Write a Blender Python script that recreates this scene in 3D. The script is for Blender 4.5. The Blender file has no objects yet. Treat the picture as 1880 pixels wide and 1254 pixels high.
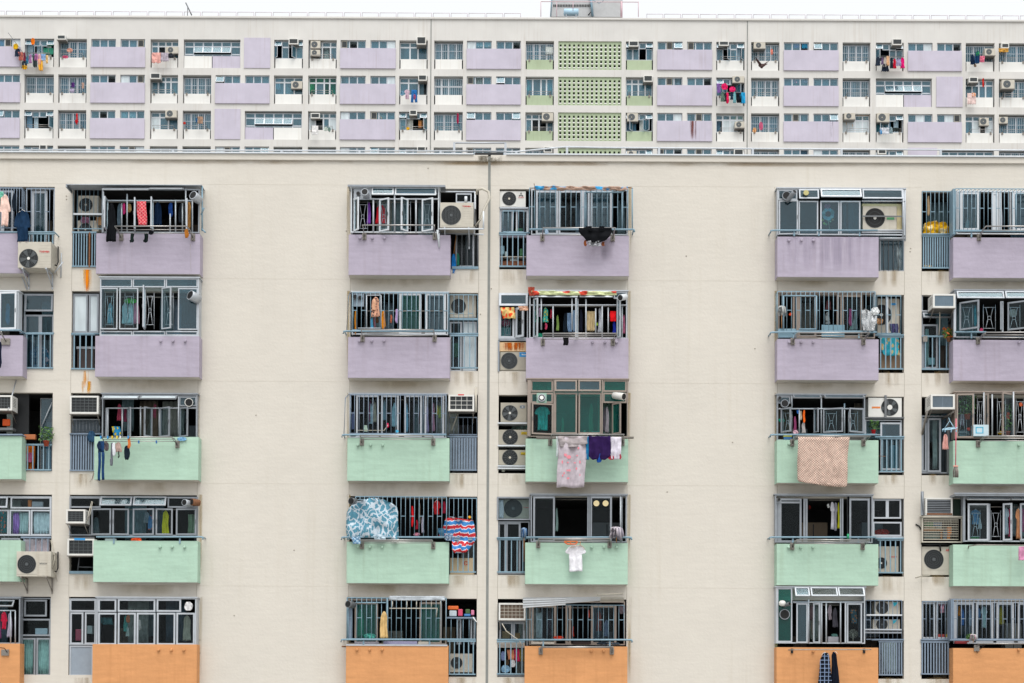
import bpy, math, random
from mathutils import noise
from mathutils import Vector, Matrix
R=random.Random(7)
PI=math.pi
SC=bpy.context.scene
COL=SC.collection
# ------------------------------------------------------------------ camera model (also used to place measured points on real planes)
D=45.0; F=3133.0; CZ=7.6
PITCH=math.radians(1.0); ROLL=math.radians(0.27)
HOR=1268.0
SHIFT=((HOR-F*math.tan(PITCH))-627.0)/1880.0
DF=130.4                                   # distance of the far block
back=Vector((0,-math.cos(PITCH),-math.sin(PITCH)))
up0=Vector((0,-math.sin(PITCH),math.cos(PITCH)))
rt0=Vector((1,0,0))
rt=rt0*math.cos(ROLL)+up0*math.sin(ROLL)
up=up0*math.cos(ROLL)-rt0*math.sin(ROLL)
CAMP=Vector((0,-D,CZ))
cd=bpy.data.cameras.new('camera'); cam=bpy.data.objects.new('camera',cd); COL.objects.link(cam)
M=Matrix.Identity(4)
for i in range(3):
    M[i][0]=rt[i]; M[i][1]=up[i]; M[i][2]=back[i]; M[i][3]=CAMP[i]
cam.matrix_world=M
cd.sensor_width=36; cd.lens=36*F/1880; cd.shift_y=SHIFT; cd.clip_end=3000; cd.clip_start=0.5
SC.camera=cam
def U(u,v,Y=0.0):
    "photo pixel -> point on the vertical plane y=Y"
    d=rt*((u-940)/F)+up*((627-v)/F+SHIFT*1880/F)-back
    t=(Y-CAMP.y)/d.y
    return CAMP+d*t
S=F/D
# crop frame: coordinates measured in an enlarged crop of the photo
CR=[0,0,1.0]
def crop(x,y,s): CR[:]=[x,y,s]
def Q(x,y,d=0.0):
    return U(CR[0]+x/CR[2],CR[1]+y/CR[2],-d)
def px(n): return n/CR[2]/S
# ------------------------------------------------------------------ materials
def lin(h):
    if not isinstance(h,str): return tuple(h)
    h=h.lstrip('#'); o=[]
    for i in (0,2,4):
        c=int(h[i:i+2],16)/255
        o.append(c/12.92 if c<=0.04045 else ((c+0.055)/1.055)**2.4)
    return tuple(o)
MATS={}
def nt(name):
    m=bpy.data.materials.new(name); m.use_nodes=True
    t=m.node_tree; t.nodes.clear()
    out=t.nodes.new('ShaderNodeOutputMaterial')
    return m,t,out
def N(t,kind,**kw):
    n=t.nodes.new(kind)
    for k,v in kw.items():
        if k.startswith('i_'):
            key=k[2:]
            key=int(key) if key.isdigit() else key.replace('_',' ')
            n.inputs[key].default_value=v
        else: setattr(n,k,v)
    return n
def paint(name,col,rough=0.6,metal=0.0,var=0.12,scale=3.0,bump=0.0,bscale=40,streak=0.0,dirt=(0.25,0.2,0.15),spec=0.4,hz=0.0):
    if name in MATS: return MATS[name]
    m,t,out=nt(name); L=t.links.new
    b=N(t,'ShaderNodeBsdfPrincipled'); b.inputs['Roughness'].default_value=rough; b.inputs['Metallic'].default_value=metal
    b.inputs['Specular IOR Level'].default_value=spec
    g=N(t,'ShaderNodeNewGeometry')
    n1=N(t,'ShaderNodeTexNoise'); n1.inputs['Scale'].default_value=scale; n1.inputs['Detail'].default_value=6; n1.inputs['Roughness'].default_value=0.6
    L(g.outputs['Position'],n1.inputs['Vector'])
    c=lin(col)
    mr=N(t,'ShaderNodeMapRange'); L(n1.outputs['Fac'],mr.inputs[0]); mr.inputs[1].default_value=0.3; mr.inputs[2].default_value=0.7
    mr.inputs[3].default_value=1-var; mr.inputs[4].default_value=1+var
    mix=N(t,'ShaderNodeMix',data_type='RGBA',blend_type='MULTIPLY'); mix.inputs[0].default_value=1
    mix.inputs[6].default_value=(*c,1); L(mr.outputs[0],mix.inputs[7])
    last=mix.outputs[2]
    if hz>0:
        mh=N(t,'ShaderNodeMapping'); mh.inputs['Scale'].default_value=(1.1,1.1,7.0); L(g.outputs['Position'],mh.inputs['Vector'])
        nh=N(t,'ShaderNodeTexNoise'); nh.inputs['Scale'].default_value=1.6; nh.inputs['Detail'].default_value=7; nh.inputs['Roughness'].default_value=0.65; L(mh.outputs[0],nh.inputs['Vector'])
        rh=N(t,'ShaderNodeMapRange'); L(nh.outputs['Fac'],rh.inputs[0]); rh.inputs[1].default_value=0.3; rh.inputs[2].default_value=0.7; rh.inputs[3].default_value=1-hz; rh.inputs[4].default_value=1+hz
        mh2=N(t,'ShaderNodeMix',data_type='RGBA',blend_type='MULTIPLY'); mh2.inputs[0].default_value=1; L(last,mh2.inputs[6]); L(rh.outputs[0],mh2.inputs[7]); last=mh2.outputs[2]
        # small chips and specks
        nc=N(t,'ShaderNodeTexNoise'); nc.inputs['Scale'].default_value=11; nc.inputs['Detail'].default_value=6; nc.inputs['Roughness'].default_value=0.7; L(g.outputs['Position'],nc.inputs['Vector'])
        rc=N(t,'ShaderNodeMapRange'); L(nc.outputs['Fac'],rc.inputs[0]); rc.inputs[1].default_value=0.71; rc.inputs[2].default_value=0.79; rc.inputs[4].default_value=0.55
        mc=N(t,'ShaderNodeMix',data_type='RGBA'); L(rc.outputs[0],mc.inputs[0]); L(last,mc.inputs[6]); mc.inputs[7].default_value=(c[0]*.62+.02,c[1]*.62+.02,c[2]*.62,1); last=mc.outputs[2]
    if streak>0:
        mp=N(t,'ShaderNodeMapping'); mp.inputs['Scale'].default_value=(7,7,0.22); L(g.outputs['Position'],mp.inputs['Vector'])
        n2=N(t,'ShaderNodeTexNoise'); n2.inputs['Scale'].default_value=1.0; n2.inputs['Detail'].default_value=4; L(mp.outputs[0],n2.inputs['Vector'])
        n3=N(t,'ShaderNodeTexNoise'); n3.inputs['Scale'].default_value=0.35; n3.inputs['Detail'].default_value=3; L(g.outputs['Position'],n3.inputs['Vector'])
        r2=N(t,'ShaderNodeMapRange'); L(n2.outputs['Fac'],r2.inputs[0]); r2.inputs[1].default_value=0.52; r2.inputs[2].default_value=0.78; r2.inputs[3].default_value=0; r2.inputs[4].default_value=streak
        r3=N(t,'ShaderNodeMapRange'); L(n3.outputs['Fac'],r3.inputs[0]); r3.inputs[1].default_value=0.4; r3.inputs[2].default_value=0.65
        mu=N(t,'ShaderNodeMath',operation='MULTIPLY'); L(r2.outputs[0],mu.inputs[0]); L(r3.outputs[0],mu.inputs[1])
        mx=N(t,'ShaderNodeMix',data_type='RGBA'); L(mu.outputs[0],mx.inputs[0]); L(last,mx.inputs[6]); mx.inputs[7].default_value=(*[dirt[i]*c[i]*2.2 for i in range(3)],1)
        last=mx.outputs[2]
    L(last,b.inputs['Base Color'])
    if bump>0:
        n4=N(t,'ShaderNodeTexNoise'); n4.inputs['Scale'].default_value=bscale; n4.inputs['Detail'].default_value=5; L(g.outputs['Position'],n4.inputs['Vector'])
        bp=N(t,'ShaderNodeBump'); bp.inputs['Strength'].default_value=bump; bp.inputs['Distance'].default_value=0.02; L(n4.outputs['Fac'],bp.inputs['Height']); L(bp.outputs[0],b.inputs['Normal'])
    L(b.outputs[0],out.inputs[0]); MATS[name]=m; return m
def glass(name,tint,refl=1.0,rough=0.12,alpha=0.0,body=(0.1,0.15,0.16)):
    "window glass: tinted see-through, fresnel sky reflection, a little dirt"
    m,t,out=nt(name); L=t.links.new
    tr=N(t,'ShaderNodeBsdfTransparent'); tr.inputs[0].default_value=(*tint,1)
    gl=N(t,'ShaderNodeBsdfGlossy'); gl.inputs['Roughness'].default_value=rough
    gl.inputs['Color'].default_value=(0.9,0.97,1.0,1)
    df=N(t,'ShaderNodeBsdfDiffuse'); df.inputs[0].default_value=(*body,1)
    g=N(t,'ShaderNodeNewGeometry'); nz=N(t,'ShaderNodeTexNoise'); nz.inputs['Scale'].default_value=1.3; L(g.outputs['Position'],nz.inputs['Vector'])
    mp=N(t,'ShaderNodeMapping'); mp.inputs['Scale'].default_value=(2.2,2.2,0.7); L(g.outputs['Position'],mp.inputs['Vector'])
    n2=N(t,'ShaderNodeTexNoise'); n2.inputs['Scale'].default_value=2.0; n2.inputs['Detail'].default_value=5; L(mp.outputs[0],n2.inputs['Vector'])
    r2=N(t,'ShaderNodeMapRange'); L(n2.outputs['Fac'],r2.inputs[0]); r2.inputs[1].default_value=0.35; r2.inputs[2].default_value=0.75; r2.inputs[3].default_value=alpha; r2.inputs[4].default_value=min(1,alpha*1.9)
    m1=N(t,'ShaderNodeMixShader'); L(r2.outputs[0],m1.inputs[0]); L(tr.outputs[0],m1.inputs[1]); L(df.outputs[0],m1.inputs[2])
    lw=N(t,'ShaderNodeLayerWeight'); lw.inputs[0].default_value=0.5
    pw=N(t,'ShaderNodeMath',operation='POWER'); pw.inputs[1].default_value=4.0; L(lw.outputs['Facing'],pw.inputs[0])
    ad=N(t,'ShaderNodeMath',operation='MULTIPLY_ADD'); ad.inputs[1].default_value=0.9; ad.inputs[2].default_value=0.042; L(pw.outputs[0],ad.inputs[0])
    ml=N(t,'ShaderNodeMath',operation='MULTIPLY'); ml.inputs[1].default_value=refl; L(ad.outputs[0],ml.inputs[0])
    mu=N(t,'ShaderNodeMath',operation='MINIMUM'); mu.inputs[1].default_value=0.07 if 'far' not in name else 0.05; L(ml.outputs[0],mu.inputs[0])
    m2=N(t,'ShaderNodeMixShader'); L(mu.outputs[0],m2.inputs[0]); L(m1.outputs[0],m2.inputs[1]); L(gl.outputs[0],m2.inputs[2])
    L(m2.outputs[0],out.inputs[0]); MATS[name]=m; return m
def cloth(hexc,pat=None,h2='#ffffff',sc=6.0):
    key=f'cloth_{hexc}_{pat}_{h2}_{sc}'
    if key in MATS: return MATS[key]
    m,t,out=nt(key.replace('#','')); L=t.links.new
    b=N(t,'ShaderNodeBsdfPrincipled'); b.inputs['Roughness'].default_value=0.85; b.inputs['Specular IOR Level'].default_value=0.15
    g=N(t,'ShaderNodeNewGeometry'); n1=N(t,'ShaderNodeTexNoise'); n1.inputs['Scale'].default_value=9; n1.inputs['Detail'].default_value=4; L(g.outputs['Position'],n1.inputs['Vector'])
    mr=N(t,'ShaderNodeMapRange'); L(n1.outputs['Fac'],mr.inputs[0]); mr.inputs[1].default_value=0.3; mr.inputs[2].default_value=0.7; mr.inputs[3].default_value=0.8; mr.inputs[4].default_value=1.15
    c1=(*lin(hexc),1); c2=(*lin(h2),1)
    last=None
    tc=N(t,'ShaderNodeTexCoord')
    if pat:
        mx=N(t,'ShaderNodeMix',data_type='RGBA'); mx.inputs[6].default_value=c1; mx.inputs[7].default_value=c2
        mp=N(t,'ShaderNodeMapping'); L(g.outputs['Position'],mp.inputs['Vector'])
        if pat=='check':
            nd=N(t,'ShaderNodeTexNoise'); nd.inputs['Scale'].default_value=2.2 if sc<5 else 1.2; nd.inputs['Detail'].default_value=3; L(g.outputs['Position'],nd.inputs['Vector'])
            vs=N(t,'ShaderNodeVectorMath',operation='SCALE'); vs.inputs[3].default_value=0.75 if sc<3 else 0.10; L(nd.outputs['Color'],vs.inputs[0])
            va=N(t,'ShaderNodeVectorMath',operation='ADD'); L(g.outputs['Position'],va.inputs[0]); L(vs.outputs[0],va.inputs[1]); L(va.outputs[0],mp.inputs['Vector'])
            mp.inputs['Rotation'].default_value=(0,0.75,0)
            w1=N(t,'ShaderNodeTexWave',bands_direction='X'); w1.inputs['Scale'].default_value=sc; w1.inputs['Distortion'].default_value=1.2; w1.inputs['Detail Scale'].default_value=3
            w2=N(t,'ShaderNodeTexWave',bands_direction='Z'); w2.inputs['Scale'].default_value=sc; w2.inputs['Distortion'].default_value=1.2; w2.inputs['Detail Scale'].default_value=3
            L(mp.outputs[0],w1.inputs[0]); L(mp.outputs[0],w2.inputs[0])
            a=N(t,'ShaderNodeMath',operation='MAXIMUM'); L(w1.outputs['Fac'],a.inputs[0]); L(w2.outputs['Fac'],a.inputs[1])
            r=N(t,'ShaderNodeMapRange'); L(a.outputs[0],r.inputs[0]); r.inputs[1].default_value=0.78; r.inputs[2].default_value=0.88; L(r.outputs[0],mx.inputs[0])
        elif pat=='plaid':
            w1=N(t,'ShaderNodeTexWave',bands_direction='X'); w1.inputs['Scale'].default_value=sc
            w2=N(t,'ShaderNodeTexWave',bands_direction='Z'); w2.inputs['Scale'].default_value=sc
            L(mp.outputs[0],w1.inputs[0]); L(mp.outputs[0],w2.inputs[0])
            a=N(t,'ShaderNodeMath',operation='MAXIMUM'); L(w1.outputs['Fac'],a.inputs[0]); L(w2.outputs['Fac'],a.inputs[1])
            r=N(t,'ShaderNodeMapRange'); L(a.outputs[0],r.inputs[0]); r.inputs[1].default_value=0.9; r.inputs[2].default_value=0.97; L(r.outputs[0],mx.inputs[0])
        elif pat=='stripe':
            w1=N(t,'ShaderNodeTexWave',bands_direction='Z'); w1.inputs['Scale'].default_value=sc; w1.inputs['Distortion'].default_value=0.5
            L(mp.outputs[0],w1.inputs[0]); r=N(t,'ShaderNodeMapRange'); L(w1.outputs['Fac'],r.inputs[0]); r.inputs[1].default_value=0.45; r.inputs[2].default_value=0.55; L(r.outputs[0],mx.inputs[0])
        else: # spots / floral
            v=N(t,'ShaderNodeTexVoronoi'); v.inputs['Scale'].default_value=sc; L(mp.outputs[0],v.inputs['Vector'])
            r=N(t,'ShaderNodeMapRange'); L(v.outputs['Distance'],r.inputs[0]); r.inputs[1].default_value=0.42; r.inputs[2].default_value=0.32; L(r.outputs[0],mx.inputs[0])
        last=mx.outputs[2]
    mul=N(t,'ShaderNodeMix',data_type='RGBA',blend_type='MULTIPLY'); mul.inputs[0].default_value=1
    if last: L(last,mul.inputs[6])
    else: mul.inputs[6].default_value=c1
    L(mr.outputs[0],mul.inputs[7]); L(mul.outputs[2],b.inputs['Base Color'])
    L(b.outputs[0],out.inputs[0]); MATS[key]=m; return m
def mt(x):
    if isinstance(x,bpy.types.Material): return x
    if x in MATS: return MATS[x]
    if x.startswith('#'): return paint('paint_'+x[1:],x,0.55,var=0.06,scale=8)
    raise KeyError(x)
# ------------------------------------------------------------------ mesh builder
class MB:
    def __init__(s): s.v=[]; s.f=[]; s.m=[]; s.mats=[]; s.sm=[]
    def mi(s,m):
        m=mt(m)
        if m not in s.mats: s.mats.append(m)
        return s.mats.index(m)
    def face(s,idx,m,smooth=False): s.f.append(tuple(idx)); s.m.append(s.mi(m)); s.sm.append(smooth)
    def poly(s,pts,m):
        b=len(s.v); s.v+= [Vector(p) for p in pts]; s.face(range(b,b+len(pts)),m)
    def box(s,x0,x1,y0,y1,z0,z1,m,T=None):
        if x1<x0:x0,x1=x1,x0
        if y1<y0:y0,y1=y1,y0
        if z1<z0:z0,z1=z1,z0
        b=len(s.v); P=[Vector((x,y,z)) for z in (z0,z1) for y in (y0,y1) for x in (x0,x1)]
        if T: P=[T@p for p in P]
        s.v+=P
        for q in ((0,2,3,1),(4,5,7,6),(0,1,5,4),(2,6,7,3),(0,4,6,2),(1,3,7,5)): s.face([b+i for i in q],m)
        return s
    def rb(s,x0,y0,x1,y1,d0,d1,m):
        "crop rect measured on plane d1, from depth d0 to d1"
        a=Q(x0,(y0+y1)/2,d1); b=Q(x1,(y0+y1)/2,d1); c=Q((x0+x1)/2,y0,d1); e=Q((x0+x1)/2,y1,d1)
        return s.box(a.x,b.x,-d1,-d0,e.z,c.z,m)
    def tube(s,pts,r,m,n=6,cap=True,r2=None):
        pts=[Vector(p) for p in pts]; rings=[]
        for i,p in enumerate(pts):
            if i==0: t=pts[1]-p
            elif i==len(pts)-1: t=p-pts[i-1]
            else: t=(pts[i+1]-p).normalized()+(p-pts[i-1]).normalized()
            if t.length<1e-9: t=Vector((0,0,1))
            t.normalize(); a=Vector((0,0,1)) if abs(t.z)<0.9 else Vector((1,0,0))
            u=t.cross(a).normalized(); w=t.cross(u)
            rr=r if r2 is None else r+(r2-r)*i/(len(pts)-1)
            b=len(s.v); s.v+=[p+u*rr*math.cos(2*PI*k/n)+w*rr*math.sin(2*PI*k/n) for k in range(n)]; rings.append(b)
        for a,b in zip(rings,rings[1:]):
            for k in range(n): s.face([a+k,a+(k+1)%n,b+(k+1)%n,b+k],m,True)
        if cap: s.face([rings[0]+k for k in range(n)][::-1],m); s.face([rings[-1]+k for k in range(n)],m)
        return s
    def qt(s,pts,r,m,n=6): return s.tube([Q(*p) for p in pts],r,m,n)
    def disc(s,c,r,m,n=24,ax='y',r0=0.0):
        b=len(s.v)
        def P(rr,k):
            a=2*PI*k/n
            return c+Vector((rr*math.cos(a),0,rr*math.sin(a)))
        if r0<=0:
            s.v+=[P(r,k) for k in range(n)]; s.face([b+k for k in range(n)],m)
        else:
            s.v+=[P(r0,k) for k in range(n)]+[P(r,k) for k in range(n)]
            for k in range(n): s.face([b+k,b+(k+1)%n,b+n+(k+1)%n,b+n+k],m)
        return s
    def lathe(s,c,axis,prof,m,n=14):
        axis=Vector(axis).normalized(); a=Vector((0,0,1)) if abs(axis.z)<0.9 else Vector((1,0,0))
        u=axis.cross(a).normalized(); w=axis.cross(u); rings=[]
        for (h,r) in prof:
            b=len(s.v); s.v+=[c+axis*h+u*r*math.cos(2*PI*k/n)+w*r*math.sin(2*PI*k/n) for k in range(n)]; rings.append(b)
        for a,b in zip(rings,rings[1:]):
            for k in range(n): s.face([a+k,a+(k+1)%n,b+(k+1)%n,b+k],m,True)
        s.face([rings[0]+k for k in range(n)][::-1],m); s.face([rings[-1]+k for k in range(n)],m)
        return s
    def build(s,name,parent=None,loc=None,bevel=0,solid=0):
        if not s.f: return None
        org=Vector((0,0,0))
        if parent is not None: org=WL[parent.name]
        if parent is None or loc is not None:
            if loc is None:
                xs=[p.x for p in s.v]; ys=[p.y for p in s.v]; zs=[p.z for p in s.v]
                loc=Vector(((min(xs)+max(xs))/2,(min(ys)+max(ys))/2,min(zs)))
        wl=Vector(loc) if loc is not None else org
        me=bpy.data.meshes.new(name); me.from_pydata([tuple(p-wl) for p in s.v],[],s.f)
        for m in s.mats: me.materials.append(m)
        me.polygons.foreach_set('material_index',s.m); me.polygons.foreach_set('use_smooth',s.sm)
        me.update()
        o=bpy.data.objects.new(name,me); COL.objects.link(o); o.location=wl-org
        if parent is not None: o.parent=parent
        WL[o.name]=wl
        if bevel: 
            md=o.modifiers.new('b','BEVEL'); md.width=bevel; md.segments=2; md.limit_method='ANGLE'; md.angle_limit=0.9
        if solid:
            md=o.modifiers.new('s','SOLIDIFY'); md.thickness=solid; md.offset=0
        return o
WL={}
USED={}
def tag(o,label,cat,group=None,kind=None):
    if label:
        o['label']=label; USED.setdefault(label.lower(),[]).append(o.name)
    if cat: o['category']=cat
    if group: o['group']=group
    if kind: o['kind']=kind
    return o
def thing(name,loc,label,cat,group=None):
    o=bpy.data.objects.new(name,None); COL.objects.link(o); o.location=loc; o.empty_display_size=0.1
    WL[o.name]=Vector(loc); return tag(o,label,cat,group)
def text(body,c,h,col,parent,name='lettering',sx=1.0):
    cu=bpy.data.curves.new(name,'FONT'); cu.body=body; cu.size=h*1.35; cu.extrude=0.0015; cu.align_x='CENTER'; cu.align_y='CENTER'; cu.resolution_u=2; cu.offset=h*0.02
    o=bpy.data.objects.new(name,cu); COL.objects.link(o); bpy.context.view_layer.update()
    me=bpy.data.meshes.new_from_object(o.evaluated_get(bpy.context.evaluated_depsgraph_get())); bpy.data.objects.remove(o); me.materials.clear(); me.materials.append(mt(col))
    o=bpy.data.objects.new(name,me); COL.objects.link(o)
    o.parent=parent; o.location=Vector(c)-WL[parent.name]; o.rotation_euler=(PI/2,0,0); o.scale=(sx,1,1); WL[o.name]=Vector(c); return o
# ------------------------------------------------------------------ palette
paint('wall_cream',(0.61,0.577,0.52),0.85,var=0.03,scale=0.5,hz=0.04,bump=0.25,bscale=14,streak=0.22,dirt=(0.30,0.27,0.21),spec=0.2)
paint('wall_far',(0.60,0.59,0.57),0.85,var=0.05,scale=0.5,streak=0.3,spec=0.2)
paint('joint_dark',(0.34,0.31,0.26),0.9)
paint('joint_grey',(0.22,0.23,0.22),0.8)
for nm,c in (('lilac',(0.40,0.36,0.445)),('mint',(0.385,0.55,0.445)),('orange',(0.60,0.29,0.125))):
    paint(nm,c,0.8,var=0.05,scale=1.7,hz=0.075,bump=0.4,bscale=9,streak=0.5,dirt=(0.33,0.30,0.27),spec=0.2)
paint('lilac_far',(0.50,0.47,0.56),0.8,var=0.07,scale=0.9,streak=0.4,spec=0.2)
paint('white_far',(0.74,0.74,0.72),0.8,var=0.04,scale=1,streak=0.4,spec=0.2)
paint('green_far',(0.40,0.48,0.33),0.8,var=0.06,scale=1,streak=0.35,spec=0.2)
paint('alu','#8f959c',0.42,0.35,var=0.10,scale=6,streak=0.3)
paint('alu_light','#b4bac1',0.42,0.25,var=0.08,scale=6,streak=0.2)
paint('alu_white','#cfd5db',0.45,0.0,var=0.05,scale=6,streak=0.25)
paint('alu_dark','#6d7073',0.5,0.3,var=0.12,scale=6)
paint('bronze','#94887f',0.45,0.25,var=0.08,scale=6)
paint('grille_blue','#a0b7c2',0.5,0.0,var=0.08,scale=9,streak=0.25,dirt=(0.3,0.25,0.2))
paint('rail_blue','#7c98a8',0.5,0.0,var=0.10,scale=9,streak=0.35,dirt=(0.3,0.25,0.2))
paint('rail_grey','#78889a',0.5,0.0,var=0.10,scale=9,streak=0.2)
paint('steel','#a8a6a4',0.28,0.85,var=0.08,scale=10)
paint('steel_dull','#8a857f',0.45,0.6,var=0.25,scale=30)
paint('rusty',(0.22,0.10,0.05),0.8,0.2,var=0.4,scale=30)
paint('ac_cream','#bbb6aa',0.5,var=0.08,scale=5,streak=0.6)
paint('ac_white','#d6d6d2',0.45,var=0.04,scale=5,streak=0.25)
paint('ac_side','#a29d90',0.6,var=0.08,scale=5)
paint('dark','#15181b',0.5,var=0.1)
paint('fan_dark','#1d2124',0.6,var=0.15,scale=12)
paint('fan_blade','#4e5356',0.4,var=0.1)
paint('wire','#5a5f61',0.4,0.4,var=0.1)
paint('room',(0.035,0.035,0.036),0.9,var=0.3,scale=1.2)  # gloom of the deep rooms is put into this near-black colour
paint('room_mid',(0.10,0.095,0.09),0.9,var=0.3,scale=1.2)
paint('room_far',(0.05,0.10,0.125),0.9,var=0.3,scale=0.8)  # teal of the window reflections is put into the far room colour
paint('white','#e6e6e4',0.6,var=0.03)
paint('black','#0c0d0f',0.6,var=0.1)
paint('red','#c8202a',0.5,var=0.04); paint('blue','#2f8fce',0.5,var=0.04); paint('yellow','#e8c838',0.5)
paint('concrete',(0.30,0.29,0.27),0.9,var=0.12,scale=2,bump=0.3,streak=0.3)
paint('asphalt',(0.22,0.215,0.20),0.9,var=0.2,scale=0.6,bump=0.2)
paint('leaf',(0.05,0.11,0.03),0.5,var=0.5,scale=25)
paint('leaf_light',(0.10,0.22,0.05),0.5,var=0.4,scale=25)
paint('wood','#9a6a3c',0.7,var=0.2,scale=12)
paint('terracotta','#a3452c',0.7,var=0.1)
glass('glass',(0.80,0.88,0.90),0.35,alpha=0.0,body=(0.1,0.15,0.16))
glass('glass_teal',(0.50,0.70,0.78),1.2,alpha=0.05,body=(0.07,0.17,0.22))
glass('glass_green',(0.30,0.72,0.64),0.7,alpha=0.08,body=(0.01,0.22,0.20))
glass('glass_dark',(0.78,0.84,0.86),0.22,alpha=0.0)
glass('glass_frost',(0.6,0.65,0.66),0.6,rough=0.3,alpha=0.75,body=(0.62,0.70,0.74))
glass('glass_far',(0.6,0.78,0.84),1.6,rough=0.15,alpha=0.18,body=(0.14,0.31,0.40))  # part of the sky reflection is painted in as teal tint and body
# ------------------------------------------------------------------ near block skeleton
NEAR=thing('apartment_building',(0,0,0),'near cream apartment block with lilac, mint green and orange balconies','apartment building','apartment blocks')
COLS={ # balcony front x0,x1 ; opening x0,x1 ; narrow x0,x1  (photo px at v=620)
 'A':((-150,42),(-146,98),(42,98)),
 'B':((175,366),(131,364),(131,175)),
 'C':((639,826),(643,878),(826,878)),
 'D':((966,1154),(916,1152),(916,966)),
 'E':((1427,1613),(1428,1660),(1613,1660)),
 'F':((1750,1940),(1692,1935),(1692,1745))}
TOPS=[347,538,725,912,1099.5]; NB=[494.5,681.5,869,1055.5,1243]; BT=[432,620,805,996,1186]; BB=[506,695,884,1072,1261]
def Xn(u,d=0): return U(u,620,-d).x
def Zn(v,d=0): return U(940,v,-d).z
ROWN=['top lilac row','second lilac row','upper green row','lower green row','orange row']
COLN=dict(A='first column',B='second column',C='third column',D='fourth column',E='fifth column',F='sixth column')
LOC=['']
def unit(c,r): LOC[0]=f'{ROWN[r-1]}, {COLN[c]}'
BDEP=0.42
ROOFZ=Zn(285)
XL,XR=-17.5,17.5
def wall_with_holes(name,x0,x1,z0,z1,holes,depth,mat,Y,parent):
    xs=sorted({x0,x1,*[h[0] for h in holes],*[h[1] for h in holes]}); zs=sorted({z0,z1,*[h[2] for h in holes],*[h[3] for h in holes]})
    xs=[x for x in xs if x0<=x<=x1]; zs=[z for z in zs if z0<=z<=z1]
    def inh(i,j):
        if i<0 or j<0 or i>=len(xs)-1 or j>=len(zs)-1: return False
        cx=(xs[i]+xs[i+1])/2; cz=(zs[j]+zs[j+1])/2
        return any(h[0]<cx<h[1] and h[2]<cz<h[3] for h in holes)
    mb=MB(); vid={}
    def V(x,y,z):
        k=(round(x,5),round(y,5),round(z,5))
        if k not in vid: vid[k]=len(mb.v); mb.v.append(Vector((x,y,z)))
        return vid[k]
    for i in range(len(xs)-1):
        for j in range(len(zs)-1):
            a,b,c,d=xs[i],xs[i+1],zs[j],zs[j+1]
            if not inh(i,j):
                mb.face([V(a,Y,c),V(b,Y,c),V(b,Y,d),V(a,Y,d)],mat)
            else:
                Y2=Y+depth
                if not inh(i-1,j): mb.face([V(a,Y,c),V(a,Y,d),V(a,Y2,d),V(a,Y2,c)],mat)
                if not inh(i+1,j): mb.face([V(b,Y,c),V(b,Y2,c),V(b,Y2,d),V(b,Y,d)],mat)
                if not inh(i,j-1): mb.face([V(a,Y,c),V(a,Y2,c),V(b,Y2,c),V(b,Y,c)],mat)
                if not inh(i,j+1): mb.face([V(a,Y,d),V(b,Y,d),V(b,Y2,d),V(a,Y2,d)],mat)
    return mb.build(name,parent)
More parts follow.
